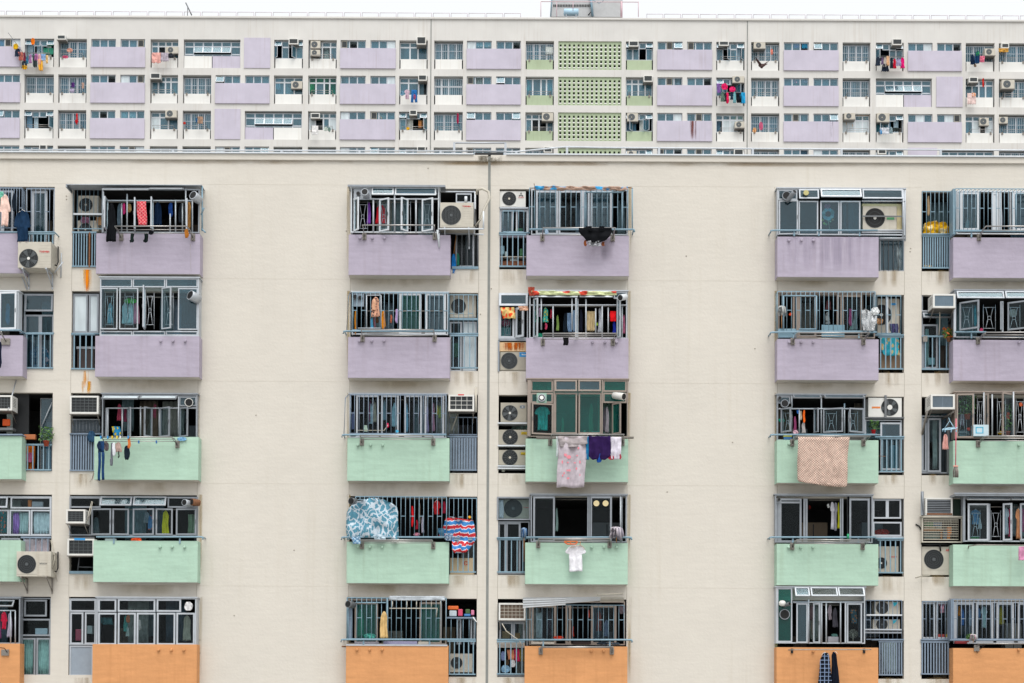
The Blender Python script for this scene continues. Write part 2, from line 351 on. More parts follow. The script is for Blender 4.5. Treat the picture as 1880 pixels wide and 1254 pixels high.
def near_shell():
    holes=[]; PITCHZ=Zn(1055.5)-Zn(1243)
    for c,(bal,op,nar) in COLS.items():
        for r in range(5):
            zt=Zn(TOPS[r]); zb=Zn(BT[r],0)-0.02; zn=Zn(NB[r])
            holes.append((Xn(op[0]),Xn(op[1]),zb,zt)); holes.append((Xn(nar[0]),Xn(nar[1]),zn,zb))
            if nar[0]<bal[0]: rx0,rx1=Xn(nar[0]),Xn(op[1])
            else: rx0,rx1=Xn(op[0]),Xn(nar[1])
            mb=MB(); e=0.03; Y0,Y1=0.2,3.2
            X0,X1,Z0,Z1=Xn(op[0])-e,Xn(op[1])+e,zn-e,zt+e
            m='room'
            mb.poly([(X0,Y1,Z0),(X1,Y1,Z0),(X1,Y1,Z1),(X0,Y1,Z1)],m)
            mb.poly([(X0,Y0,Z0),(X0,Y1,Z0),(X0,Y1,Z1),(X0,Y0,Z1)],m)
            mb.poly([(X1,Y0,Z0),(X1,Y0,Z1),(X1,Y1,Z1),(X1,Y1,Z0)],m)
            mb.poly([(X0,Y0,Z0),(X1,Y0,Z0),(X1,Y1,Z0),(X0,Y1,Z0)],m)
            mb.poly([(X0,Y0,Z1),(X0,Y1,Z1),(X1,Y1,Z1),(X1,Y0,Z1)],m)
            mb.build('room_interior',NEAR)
            w_=X1-X0
            for q in range(2):
                cx=X0+w_*(0.15+0.55*q+0.2*R.random()); cw=0.3+0.5*R.random(); hh=(Z1-Z0)*(0.45+0.3*R.random()); yy=0.9+1.2*R.random()
                m2=MB(); m2.box(cx,min(cx+cw,X1-0.05),yy,yy+0.4,Z0,Z0+hh,R.choice(['#6a5a48','#7c8084','#8c8c86','#56483c','#5c6870'])); m2.box(cx+cw*0.48,min(cx+cw*0.52,X1-0.04),yy-0.006,yy,Z0+0.05,Z0+hh-0.05,'dark'); m2.build('cupboard',NEAR)
            for q in range(0 if (c,r) in (('D',3),('E',3),('C',4),('B',0),('C',3),('D',1)) else 3):
                cx=X0+w_*(0.03+0.9*R.random()); cw=min(0.25+0.35*R.random(),X1-cx-0.03)
                if cw>0.1:
                    m2=MB(); clothmesh(m2,cx,cx+cw,zt-(zt-zb)*(0.7+0.3*R.random()),zt-0.03,0.55+0.6*R.random(),PROF['towel'],cloth(R.choice(['#8fa8b0','#6f8890','#a8b0ac','#7c7468','#5f7484','#98a8b8'])),0.02,R.random()*6,nx=16,nz=3,freq=5); m2.build('curtain',NEAR,solid=0.004)
    wall_with_holes('wall',XL,XR,0,Zn(297),holes,0.2,'wall_cream',0,NEAR)
    mb=MB(); zr=Zn(297)
    mb.poly([(XL,0,0),(XL,12,0),(XL,12,zr),(XL,0,zr)],'wall_cream'); mb.poly([(XR,0,0),(XR,0,zr),(XR,12,zr),(XR,12,0)],'wall_cream')
    mb.poly([(XL,12,0),(XR,12,0),(XR,12,zr),(XL,12,zr)],'wall_cream')
    mb.build('side_wall',NEAR)
    mb=MB(); mb.box(XL,XR,0.25,12,zr-0.5,zr-0.3,'concrete'); mb.build('roof',NEAR)
    # parapet coping in two lengths either side of the seam, drip edge below
    xs=Xn(897)
    for a,b in ((XL-0.05,xs-0.035),(xs+0.035,XR+0.05)):
        mb=MB(); mb.box(a,b,-0.065,0.3,zr,Zn(286),'wall_cream'); mb.build('coping',NEAR,bevel=0.012)
    # balconies
    for c,(bal,op,nar) in COLS.items():
        for r in range(5):
            m='lilac' if r<2 else 'mint' if r<4 else 'orange'
            a,b=Xn(bal[0],BDEP),Xn(bal[1],BDEP); z0,z1=Zn(BB[r],BDEP),Zn(BT[r],BDEP)
            mb=MB(); mb.box(a,b,-BDEP,-BDEP+0.1,z0,z1,m); mb.box(a,a+0.08,-BDEP+0.1,0.0,z0,z1,m); mb.box(b-0.08,b,-BDEP+0.1,0.0,z0,z1,m)
            mb.box(a+0.08,b-0.08,-BDEP+0.1,0.0,z0+0.006,z0+0.09,'wall_cream'); mb.box(a+0.012,b-0.012,-BDEP+0.014,-0.001,z0-0.006,z0-0.001,'wall_cream')
            o=mb.build('balcony',NEAR,bevel=0.01)
            BAL[c,r+1]=o
    # joints
    mb=MB(); mb.box(xs-0.034,xs+0.034,-0.006,0.02,0,Zn(286)-0.02,'joint_grey'); mb.build('expansion_joint',NEAR)
    for c,(bal,op,nar) in COLS.items():
        if c=='A': continue
        for k,u in enumerate((op[0],op[1])):
            x=Xn(u)+(0.004 if k else -0.004)
            for r in range(5):
                z1=Zn(TOPS[r]); z0=(Zn(NB[r-1]) if r else Zn(341))
                if r: mb=MB(); mb.box(x-0.005,x+0.005,-0.003,0.02,z1,Zn(NB[r-1] if (u in nar) else BB[r-1]+4),'joint_dark'); mb.build('wall_joint',NEAR)
    for v in (341,514,702,890,1078):
        for a,b in ((XL,Xn(131)),(Xn(366),Xn(639)),(Xn(826),xs-0.04),(xs+0.04,Xn(966)),(Xn(1154),Xn(1427)),(Xn(1613),Xn(1692))):
            mb=MB(); z=Zn(v); mb.box(a,b,-0.002,0.01,z-0.004,z+0.004,paint('joint_faint',(0.55,0.515,0.45),0.9)); mb.build('wall_joint',NEAR)
BAL={}
# ------------------------------------------------------------------ windows
def bars4(mb,x0,x1,z0,z1,y0,y1,w,m,T=None):
    mb.box(x0,x0+w,y0,y1,z0,z1,m,T); mb.box(x1-w,x1,y0,y1,z0,z1,m,T)
    mb.box(x0+w,x1-w,y0,y1,z0,z0+w,m,T); mb.box(x0+w,x1-w,y0,y1,z1-w,z1,m,T)
def rect(x0,y0,x1,y1,d):
    a=Q(x0,(y0+y1)/2,d); b=Q(x1,(y0+y1)/2,d); c=Q((x0+x1)/2,y0,d); e=Q((x0+x1)/2,y1,d)
    return a.x,b.x,e.z,c.z
def W(r,d,bands,fm='alu',gm='glass',fw=0.04,cheek=None,outer=True,sw=None,parent=None,name='window',sfm=None):
    "window: outer frame and fixed panes are its mesh, each opening sash a child"
    parent=parent or NEAR
    X0,X1,Z0,Z1=rect(*r,d); Y=-d; mb=MB(); sw=sw or fw; sfm=sfm or fm
    if outer: bars4(mb,X0-0.002,X1+0.002,Z0,Z1,Y,Y+0.06,0.03,fm)
    if cheek is None: cheek=d>0.08
    if cheek:
        mb.box(X0,X0+0.02,Y+0.06,0.0,Z0,Z1,fm); mb.box(X1-0.02,X1,Y+0.06,0.0,Z0,Z1,fm); mb.box(X0-0.03,X1+0.03,Y-0.03,0.0,Z1+0.001,Z1+0.03,fm)
    sashes=[]
    for (y0,y1,cells) in bands:
        for c in cells:
            x0,x1,k=c[0],c[1],c[2]; g=c[3] if len(c)>3 else gm
            a,b,z0,z1=rect(x0,y0,x1,y1,d)
            if k=='o':
                continue
            if k=='f':
                bars4(mb,a,b,z0,z1,Y+0.008,Y+0.045,fw,fm); mb.box(a+fw-0.004,b-fw+0.004,Y+0.022,Y+0.027,z0+fw-0.004,z1-fw+0.004,g)
                continue
            if k=='p':   # solid panel
                bars4(mb,a,b,z0,z1,Y+0.008,Y+0.045,fw,fm); mb.box(a+fw,b-fw,Y+0.02,Y+0.03,z0+fw,z1-fw,g); continue
            ang=math.radians(float(k[1:] or 0)); t=k[0]
            if t=='t': piv=Vector((0,Y,z1)); Rm=Matrix.Rotation(-ang,4,'X')
            elif t=='l': piv=Vector((a,Y,0)); Rm=Matrix.Rotation(-ang,4,'Z')
            elif t=='r': piv=Vector((b,Y,0)); Rm=Matrix.Rotation(ang,4,'Z')
            elif t=='b': piv=Vector((0,Y,z0)); Rm=Matrix.Rotation(ang,4,'X')
            elif t=='s': piv=Vector((0,Y,0)); Rm=Matrix.Identity(4)
            T=Matrix.Translation(piv)@Rm@Matrix.Translation(-piv)
            s=MB(); bars4(s,a+0.004,b-0.004,z0+0.004,z1-0.004,Y-0.035,Y,sw,sfm,T)
            s.box(a+sw,b-sw,Y-0.02,Y-0.014,z0+sw,z1-sw,g,T)
            if t in 'lr':
                hx=b-sw*0.6 if t=='l' else a+sw*0.6
                s.box(hx-0.008,hx+0.008,Y-0.05,Y-0.036,(z0+z1)/2-0.05,(z0+z1)/2+0.05,'alu_dark',T)
            sashes.append(s)
    if sashes and not mb.f: mb.box(X0,X1,Y+0.002,Y+0.012,Z1-0.012,Z1,fm)
    o=mb.build(name,parent)
    for s in sashes: s.build('sash',o)
    return o
def tubeQ(mb,x0,y0,x1,y1,d0,d1,r,m): mb.tube([Q(x0,y0,d0),Q(x1,y1,d1)],r,m)
def G(x0,y0,x1,y1,d,n,mids=(),m='grille_blue',ret=None,r=0.0085,alt=True,rails=True):
    "security grille of round bars; ret: 'c' = cage returning to the wall"
    mb=MB(); A,B,Z0,Z1=rect(x0,y0,x1,y1,d); Y=-d
    st=(B-A)/(n-1)
    for i in range(n):
        x=A+i*st; mb.tube([(x,Y,Z0),(x,Y,Z1)],r,m,5)
        if ret: mb.tube([(x,Y,Z1),(x,-0.01,Z1+0.03)],r*0.9,m,4)
    if rails:
        for z in (Z0,Z1): mb.box(A,B,Y-0.006,Y+0.006,z-0.012,z+0.012,m)
    for q in mids:
        z=Q((x0+x1)/2,q,d).z
        if alt:
            for i in range(0,n-1,2): mb.box(A+i*st,A+(i+1)*st,Y-0.005,Y+0.005,z-0.009,z+0.009,m)
        else: mb.box(A,B,Y-0.005,Y+0.005,z-0.009,z+0.009,m)
    if ret:
        for x in (A,B):
            for f in (0,0.33,0.66):
                z=Z0+(Z1-Z0)*f; mb.tube([(x,Y,z),(x,-0.01,z)],r*0.9,m,4)
            for f in (0.35,0.7):
                mb.tube([(x,Y*f,Z0),(x,Y*f,Z1)],r*0.9,m,4)
    return mb.build('window_grille',NEAR)
def H(x0,y0,x1,y1,d,m='alu_light'):
    "small ornamental grille: two uprights, two rails and an hourglass in between"
    mb=MB(); r=0.008
    def l(a,b,c,e): mb.tube([Q(a,b,d),Q(c,e,d)],r,m,4)
    h=y1-y0; w=x1-x0; t=y0+h*0.10; b=y1-h*0.12; xm=(x0+x1)/2; k=w*0.13; q=(t+b)/2
    l(x0,y0,x0,y1); l(x1,y0,x1,y1); l(x0,t,x1,t); l(x0,b,x1,b)
    l(x0+w*0.2,t,xm-k,q-h*0.06); l(x1-w*0.2,t,xm+k,q-h*0.06); l(xm-k,q-h*0.06,xm-k,q+h*0.06); l(xm+k,q-h*0.06,xm+k,q+h*0.06)
    l(xm-k,q+h*0.06,x0+w*0.2,b); l(xm+k,q+h*0.06,x1-w*0.2,b); l(xm-k,q-h*0.06,xm+k,q-h*0.06); l(xm-k,q+h*0.06,xm+k,q+h*0.06)
    return mb.build('window_grille',NEAR)
def RL(x0,y0,x1,y1,n,d=0.02,m='rail_blue',r=0.014,flat=False):
    "balustrade of the narrow opening"
    mb=MB(); A,B,Z0,Z1=rect(x0,y0,x1,y1,d); Y=-d
    mb.box(A,B,Y-0.022,Y+0.022,Z1-0.045,Z1,m); mb.box(A,B,Y-0.018,Y+0.018,Z0,Z0+0.035,m)
    for i in range(n):
        x=A+(B-A)*(i+0.5)/n
        mb.box(x-r,x+r,Y-0.012,Y+0.012,Z0+0.035,Z1-0.045,m)
    return mb.build('railing',NEAR)
def HR(x0,x1,y,d=0.47,posts=(),end='',m='rail_blue',by=None):
    mb=MB(); A=Q(x0,y,d); B=Q(x1,y,d)
    pts=[A,B]
    if end=='l': pts=[A+Vector((-0.03,0.0,-0.07)),A+Vector((-0.02,0,-0.01)),A+Vector((0.04,0,0)),B]
    if end=='r': pts=[A,B+Vector((-0.04,0,0)),B+Vector((0.01,0,-0.01)),B+Vector((0.02,0,-0.07))]
    mb.tube(pts,0.024,m,8)
    for p in posts:
        a=Q(p,y,d); mb.box(a.x-0.02,a.x+0.02,a.y+0.02,a.y+0.04,a.z-px(by or 60)-0.02,a.z,m)
    # stubs back to the wall keep it up
    e=A if end=='l' else B
    mb.tube([Vector((e.x,e.y,e.z-0.0)),Vector((e.x,-0.0,e.z))],0.018,m,6)
    return mb.build('handrail',NEAR)
def PG(xs,y,c,r,m=None):
    for x in xs:
        p=Q(x,y,BDEP+0.03); mb=MB(); mm=m or ('lilac' if r<3 else 'mint' if r<5 else 'orange')
        mb.lathe(Vector((p.x,-BDEP,p.z)),(0,-1,-0.15),[(0,0.038),(0.02,0.036),(0.07,0.033),(0.075,0.02)],mm,10)
        mb.build('spout',BAL[c,r])
# ------------------------------------------------------------------ drying racks
def RK(x0,x1,y0,y1,label='folding steel drying rack on @',bx=(None,None),d=0.50,out=0.33,by=38,m='steel',nr=3):
    lab=label.replace('@','the balcony front, '+LOC[0])
    p=Q((x0+x1)/2,y1+by,d); t=thing('drying_rack',(p.x,-BDEP,p.z),lab,'drying rack','steel drying racks on the balcony fronts')
    b0=bx[0] if bx[0] is not None else x0+10; b1=bx[1] if bx[1] is not None else x1-10
    mb=MB()
    A=Q(x0,y0,d+out); B=Q(x1,y0,d+out); mb.tube([A,B],0.018,m,8)
    for i in range(1,nr):
        f=i/(nr-1)
        a=Q(x0+(b0-x0)*f,y0+(y1-y0)*f,d+out*(1-f)+0.03); b=Q(x1+(b1-x1)*f,y0+(y1-y0)*f,d+out*(1-f)+0.03); mb.tube([a,b],0.011,m,6)
    mb.build('rail',t)
    for q,e in ((b0,A),(b1,B)):
        mb=MB(); c=Q(q,y1+by*0.45,BDEP+0.03)
        w=0.055
        mb.box(c.x-w,c.x+w,-BDEP-0.02,-BDEP-0.0005,c.z-0.10,c.z+0.085,'steel_dull')
        for s in (-1,1):
            mb.box(c.x+s*0.03-0.006,c.x+s*0.03+0.006,-BDEP-0.075,-BDEP-0.02,c.z-0.11,c.z+0.06,'steel_dull')
        mid=Vector((c.x,-BDEP-0.06,c.z+0.02))
        mb.tube([mid+Vector((0,0,-0.12)),mid,Vector(((c.x*0.5+e.x*0.5),(-BDEP-0.08+e.y)/2,(c.z+e.z)/2+0.05)),e],0.013,m,6)
        mb.tube([mid+Vector((0,-0.02,-0.05)),Vector((e.x,(e.y-BDEP)/2,e.z-0.03)),e],0.009,m,5)
        mb.lathe(mid+Vector((0,-0.03,-0.13)),(0,0,1),[(0,0.012),(0.05,0.012)],'steel_dull',6)
        mb.build('bracket',t)
    return t
# ------------------------------------------------------------------ air conditioners
def fan(mb,c,r,style,yo):
    mb.disc(Vector((c.x,yo-0.003,c.z)),r,'fan_dark' if style!='black' else 'black',28)
    if style in ('blades','ring'):
        for k in range(5):
            a=2*PI*k/5+0.3; pts=[]
            for (rr,da) in ((0.2,0),(0.92,0.25),(0.95,0.75),(0.25,0.7)):
                pts.append((c.x+r*rr*math.cos(a+da),yo-0.005,c.z+r*rr*math.sin(a+da)))
            mb.poly(pts,'fan_blade')
    rings=(0.33,0.66,1.0) if style!='mesh' else (0.2,0.4,0.6,0.8,1.0)
    for q in rings: mb.disc(Vector((c.x,yo-0.012,c.z)),r*q+(0.001 if q<1 else 0.006),'wire',28,r0=r*q-0.0025)
    nsp=14 if style in ('blades','sun') else 0
    for k in range(nsp):
        a=2*PI*k/nsp; mb.tube([(c.x+r*0.15*math.cos(a),yo-0.010,c.z+r*0.15*math.sin(a)),(c.x+r*math.cos(a),yo-0.010,c.z+r*math.sin(a))],0.003,'wire',3)
    if style=='vert':
        for k in range(-6,7):
            x=k/6.6; h=math.sqrt(max(0,1-x*x)); mb.box(c.x+r*x-0.003,c.x+r*x+0.003,yo-0.014,yo-0.011,c.z-r*h,c.z+r*h,'wire')
    hub={'blades':'ac_white','sun':'ac_cream','ring':'ac_white','black':'ac_white'}.get(style,'fan_blade')
    mb.disc(Vector((c.x,yo-0.018,c.z)),r*(0.16 if style!='ring' else 0.30),hub,18)
def LB(label):
    t=label.replace('@',LOC[0])
    return t
def AC(x0,y0,x1,y1,db,df,label,fx=None,fy=None,fr=None,style='sun',body='ac_cream',plate=True,bracket=None,group='split air conditioner outdoor units',logo=None,panel=True):
    "split outdoor unit; rect measured on its front plane df, body back to db"
    lab=LB(label); X0,X1,Z0,Z1=rect(x0,y0,x1,y1,df); Y=-df
    t=thing('air_conditioner',((X0+X1)/2,-(db+df)/2,Z0),lab,'air conditioner',group)
    mb=MB(); mb.box(X0,X1,Y,-db,Z0,Z1,body)
    for k in range(10):
        y=Y+0.05+k*((df-db)-0.1)/10; z=Z0+(Z1-Z0)*0.25
        mb.box(X1,X1+0.002,y,y+0.008,z,Z1-0.08,'ac_side')
    o=mb.build('casing',t,bevel=0.008)
    c=Q(fx if fx is not None else x0+(x1-x0)*0.36,fy if fy is not None else (y0+y1)/2,df); r=px(fr if fr else (y1-y0)*0.4)
    mb=MB()
    if plate:
        q=r*1.09; a,b=max(X0+0.008,c.x-q),min(X1-0.01,c.x+q); mb.box(a,b,Y-0.006,Y-0.0005,max(Z0+0.008,c.z-q),min(Z1-0.008,c.z+q),body)
    fan(mb,c,r,style,Y-(0.006 if plate else 0.0)); mb.build('fan_guard',t)
    if panel:
        s=1 if c.x<(X0+X1)/2 else -1
        a=c.x+s*r*1.16; b=(X1-0.012) if s>0 else (X0+0.012)
        if abs(b-a)>0.06:
            a,b=min(a,b),max(a,b); mb=MB(); n=9
            for k in range(n):
                z=Z0+0.03+(Z1-Z0-0.06)*k/n
                mb.box(a,b,Y-0.004,Y-0.0005,z,z+(Z1-Z0-0.06)/n-0.006,body)
            mb.build('service_panel',t)
    if df-db>0.3 and R.random()<0.75 and bracket:
        mb=MB(); h=Z1-Z0; y=-(db+0.12)
        mb.tube([(X1+0.01,y-0.1,Z0+h*0.25),(X1+0.05,y-0.08,Z0+h*0.22),(X1+0.07,y,Z0+h*0.4),(X1+0.05,y+0.05,Z0+h*0.9),(X1+0.02,-0.0,Z0+h*1.05)],0.018,'black',6)
        mb.tube([(X1+0.005,y-0.16,Z0+h*0.2),(X1+0.04,y-0.14,Z0+h*0.1),(X1+0.04,y+0.05,Z0-0.1)],0.008,'ac_side',5); mb.build('coolant_pipe',t)
    if logo:
        txt,lx,ly,h,col=logo; p=Q(lx,ly,df+0.012); text(txt,(p.x,Y-0.008,p.z),px(h),col,t)
    if bracket:
        for x in (X0+0.12,X1-0.12):
            mb=MB(); mb.box(x-0.018,x+0.018,Y-0.03,min(-db,0),Z0-0.036,Z0-0.001,bracket)
            zw=Z0-0.36
            if True: mb.tube([(x,Y+0.02,Z0-0.03),(x,-0.01,zw)],0.014,bracket,5); mb.box(x-0.018,x+0.018,-0.03,-0.001,zw-0.06,Z0-0.036,bracket)
            mb.build('bracket',t)
    return t
def WAC(x0,y0,x1,y1,db,df,label,nx=6,ny=4,body='ac_white',gm='wire',back='fan_dark',slats=False,bm=None):
    "window type unit, its condenser grille facing out"
    lab=LB(label); X0,X1,Z0,Z1=rect(x0,y0,x1,y1,df); Y=-df
    t=thing('air_conditioner',((X0+X1)/2,-(db+df)/2,Z0),lab,'air conditioner','window type air conditioners')
    mb=MB(); w=0.045
    bars4(mb,X0,X1,Z0,Z1,Y,Y+0.05,w,body)
    mb.box(X0,X1,Y+0.05,-db,Z0,Z1,body)
    for s,x in ((-1,X0),(1,X1)):
        for k in range(6):
            z=Z0+(Z1-Z0)*(0.3+0.1*k); mb.box(x,x+s*0.002,Y+0.09,Y+0.09+(df-db)*0.5,z,z+0.012,'fan_dark')
    mb.build('casing',t,bevel=0.004)
    mb=MB(); mb.box(X0+w,X1-w,Y+0.03,Y+0.049,Z0+w,Z1-w,back)
    if slats:
        for k in range(8):
            z=Z0+w+(Z1-Z0-2*w)*(k+0.5)/8; mb.box(X0+w,X1-w,Y+0.012,Y+0.03,z-0.010,z+0.004,gm)
    else:
        for k in range(1,nx): x=X0+w+(X1-X0-2*w)*k/nx; mb.box(x-0.005,x+0.005,Y+0.016,Y+0.03,Z0+w,Z1-w,gm)
        for k in range(1,ny): z=Z0+w+(Z1-Z0-2*w)*k/ny; mb.box(X0+w,X1-w,Y+0.014,Y+0.028,z-0.005,z+0.005,gm)
        n=26
        for k in range(n): x=X0+w+(X1-X0-2*w)*(k+0.5)/n; mb.box(x-0.002,x+0.002,Y+0.026,Y+0.03,Z0+w,Z1-w,bm or 'fan_blade')
    mb.build('condenser_grille',t)
    mb=MB(); mb.box(X0-0.01,X1+0.01,Y-0.01,-db,Z0-0.022,Z0-0.002,'steel_dull')
    mb.tube([(X0+0.03,Y+0.03,Z0-0.02),(X0+0.03,0.0,Z0-0.26)],0.011,'steel_dull',5); mb.tube([(X1-0.03,Y+0.03,Z0-0.02),(X1-0.03,0.0,Z0-0.26)],0.011,'steel_dull',5)
    mb.build('support_tray',t)
    return t
# ------------------------------------------------------------------ cloth things
PROF={
 'tee':[(0,.36,.64),(.03,.27,.73),(.08,.16,.84),(.26,.0,1.0),(.33,.08,.92),(.335,.2,.8),(1,.19,.81)],
 'shirt':[(0,.40,.60),(.05,.26,.74),(.12,.18,.82),(.5,.02,.98),(.55,.06,.94),(.56,.2,.8),(1,.2,.8)],
 'towel':[(0,0,1),(1,.0,1)],
 'sheet':[(0,0,1),(.5,.02,1.0),(1,.03,.97)],
 'hang':[(0,.42,.58),(.08,.25,.75),(.2,.12,.88),(.6,.08,.92),(1,.0,1)],
 'dress':[(0,.35,.65),(.1,.2,.8),(.35,.22,.78),(1,0,1)],
 'sock':[(0,.25,.8),(.7,.25,.75),(.75,.1,.8),(1,.15,.6)],
 'narrow':[(0,.3,.7),(.15,.15,.85),(.8,.1,.9),(1,.3,.7)],
 'pants':None,
 'lump':[(0,.3,.7),(.2,.08,.92),(.5,.0,1),(.8,.06,.94),(1,.25,.75)],
 'slant':[(0,0,.9),(.5,.05,.95),(1,.2,1.0)],
 'round':[(0,.3,.72),(.08,.12,.88),(.25,.02,.98),(.7,.0,1),(1,.02,.99)],
}
def clothmesh(mb,X0,X1,Z0,Z1,Y,prof,m,amp,ph=0,nx=12,nz=14,sag=0.0,freq=None):
    b0=len(mb.v); w=X1-X0; h=Z1-Z0; fr=freq or (2.5+R.random()*2)
    ts=sorted({*[i/nz for i in range(nz+1)],*[p[0] for p in prof]})
    for t in ts:
        for a,b in zip(prof,prof[1:]):
            if a[0]<=t<=b[0]: break
        f=0 if b[0]==a[0] else (t-a[0])/(b[0]-a[0]); l=a[1]+(b[1]-a[1])*f; r=a[2]+(b[2]-a[2])*f
        for i in range(nx+1):
            u=l+(r-l)*i/nx
            y=Y+amp*(0.35+t)*(math.sin(fr*2*PI*u*0.9+ph+t*0.8)+0.4*math.sin(fr*5.3*u+ph*2+t*2.4))+amp*2.2*noise.noise(Vector((u*fr*1.7,t*2.6,ph)))+amp*1.0*noise.noise(Vector((u*fr*5,t*6+u*3,ph+9)))
            e=0.010*h*math.sin(u*9+ph)*(1 if t>0.9 else 0)
            mb.v.append(Vector((X0+w*u+0.006*math.sin(t*7+ph),y,Z1-h*t+e-sag*math.sin(PI*u)*(1))))
    n=nx+1
    for j in range(len(ts)-1):
        for i in range(nx): mb.face([b0+j*n+i,b0+j*n+i+1,b0+(j+1)*n+i+1,b0+(j+1)*n+i],m,True)
CATS={'tee':'t-shirt','shirt':'shirt','towel':'towel','sheet':'sheet','hang':'clothing','dress':'dress','sock':'sock','narrow':'clothing','pants':'trousers','lump':'clothing','slant':'cloth','round':'cloth'}
NAMES={'tee':'t_shirt','shirt':'shirt','towel':'towel','sheet':'bed_sheet','hang':'hanging_garment','dress':'dress','sock':'sock','narrow':'hanging_garment','pants':'trousers','lump':'hanging_garment','slant':'hanging_cloth','round':'hanging_cloth'}
def CL(kind,x0,y0,x1,y1,d,col,label,pat=None,h2='#ffffff',sc=6.0,amp=None,name=None,cat=None,group=None,hanger=None,sag=0,prof=None,raw=False):
    lab=LB(label); X0,X1,Z0,Z1=rect(x0,y0,x1,y1,d)
    m=cloth(col,pat,h2,sc); mb=MB(); amp=amp if amp is not None else min(0.025,0.07*(X1-X0)); ph=R.random()*6
    if kind=='pants':
        w=X1-X0; zc=Z1-(Z1-Z0)*0.28
        clothmesh(mb,X0+w*0.1,X1-w*0.1,zc,Z1,-d,[(0,0,1),(1,-0.05,1.05)],m,amp*0.5,ph,nx=8,nz=4)
        clothmesh(mb,X0,X0+w*0.47,Z0,zc,-d,[(0,.1,1),(1,0,.8)],m,amp*0.6,ph,nx=5,nz=8); clothmesh(mb,X1-w*0.47,X1,Z0+0.02,zc,-d,[(0,0,.9),(1,.2,1)],m,amp*0.6,ph+1,nx=5,nz=8)
    else: clothmesh(mb,X0,X1,Z0,Z1,-d,prof or PROF[kind],m,amp,ph,sag=sag)
    if hanger is None: hanger=kind in('tee','shirt','dress')
    o=mb.build(name or NAMES[kind],None,loc=((X0+X1)/2,-d,Z1),solid=0.008)
    tag(o,lab,cat or CATS[kind],group)
    if hanger:
        h=MB(); xc=(X0+X1)/2; w=(X1-X0)*0.22
        h.tube([(xc-w,-d,Z1-0.05),(xc,-d,Z1+0.02),(xc+w,-d,Z1-0.05)],0.006,'white',5); h.tube([(xc,-d,Z1+0.02),(xc+0.012,-d,Z1+0.05),(xc,-d,Z1+0.07)],0.003,'steel',4)
        h.build('hanger',o)
    return o
def POLE(x0,x1,y,d,m='steel_dull',r=0.012):
    mb=MB(); mb.tube([Q(x0,y,d),Q(x1,y,d)],r,m,6); mb.build('clothes_pole',NEAR)
def CURT(x0,y0,x1,y1,d,col,n=5):
    "curtain fixed behind a window: part of the building's fit-out"
    X0,X1,Z0,Z1=rect(x0,y0,x1,y1,d); mb=MB(); clothmesh(mb,X0,X1,Z0,Z1,-d,PROF['towel'],cloth(col),0.02,R.random()*5,nx=22,nz=4,freq=n); mb.build('curtain',NEAR,solid=0.004)
def BX(x0,y0,x1,y1,d0,d1,m,name,label,cat,bevel=0.01,extra=None):
    mb=MB(); mb.rb(x0,y0,x1,y1,d0,d1,m)
    if extra: extra(mb)
    o=mb.build(name,None,bevel=bevel); tag(o,label.replace('@',LOC[0]),cat); return o
def DUCT(x,y,r,d,L=0.22,dirv=(0,-1,0.0),m='alu_light'):
    c=Q(x,y,d+L); rr=px(r); ax=Vector(dirv).normalized(); c0=c-ax*L
    mb=MB(); mb.lathe(c0,ax,[(0,rr*0.92),(L*0.2,rr*0.92),(L*0.22,rr),(L*0.45,rr*0.93),(L*0.5,rr),(L*0.8,rr),(L,rr)],m,18)
    mb.lathe(c0+ax*(L+0.001),ax,[(0,rr*0.86),(0.002,rr*0.86)],'black',18)
    mb.build('vent_duct',NEAR)
def PLANT(x,y,w,h,d,label,pot='terracotta',trail=False,n=90,mats=('leaf','leaf_light')):
    X0,X1,Z0,Z1=rect(x,y,x+w,y+h,d); xc=(X0+X1)/2; W_=X1-X0; Hh=Z1-Z0; ph=min(0.14,Hh*0.3)
    t=thing('potted_plant',(xc,-d,Z0),label.replace('@',LOC[0]),'plant')
    mb=MB(); mb.lathe(Vector((xc,-d,Z0)),(0,0,1),[(0,ph*0.4),(ph*0.9,ph*0.55),(ph*0.9,ph*0.62),(ph,ph*0.62)],pot,12); mb.build('pot',t)
    mb=MB()
    for i in range(n):
        f=R.random(); a=R.random()*2*PI; rad=W_*0.5*math.sqrt(R.random())
        c=Vector((xc+rad*math.cos(a),-d+min(0.2,rad)*math.sin(a)*0.6,Z0+ph+ (Hh-ph)*f))
        s=0.018+R.random()*0.03; dv=Vector((R.uniform(-1,1),R.uniform(-1,1),R.uniform(-.3,1))).normalized()*s*1.6; sd=dv.cross(Vector((R.uniform(-1,1),R.uniform(-1,1),R.uniform(-1,1)))).normalized()*s*0.5
        mb.poly([c-dv,c+sd,c+dv,c-sd],mats[i%2])
    for i in range(7):
        a=R.random()*2*PI; mb.tube([(xc,-d,Z0+ph),(xc+W_*0.3*math.cos(a),-d+0.05*math.sin(a),Z0+ph+(Hh-ph)*0.7)],0.004,'leaf',4)
    mb.build('foliage',t); return t
def BARS(name,lst,m,r=0.008,parent=None):
    mb=MB()
    for p in lst: mb.tube([Q(*q) for q in p],r,m,5)
    return mb.build(name,parent or NEAR)
def RECTP(name,lst,parent=None):
    for (x0,y0,x1,y1,d0,d1,m) in lst: mb=MB(); mb.rb(x0,y0,x1,y1,d0,d1,m); mb.build(name,parent or NEAR)
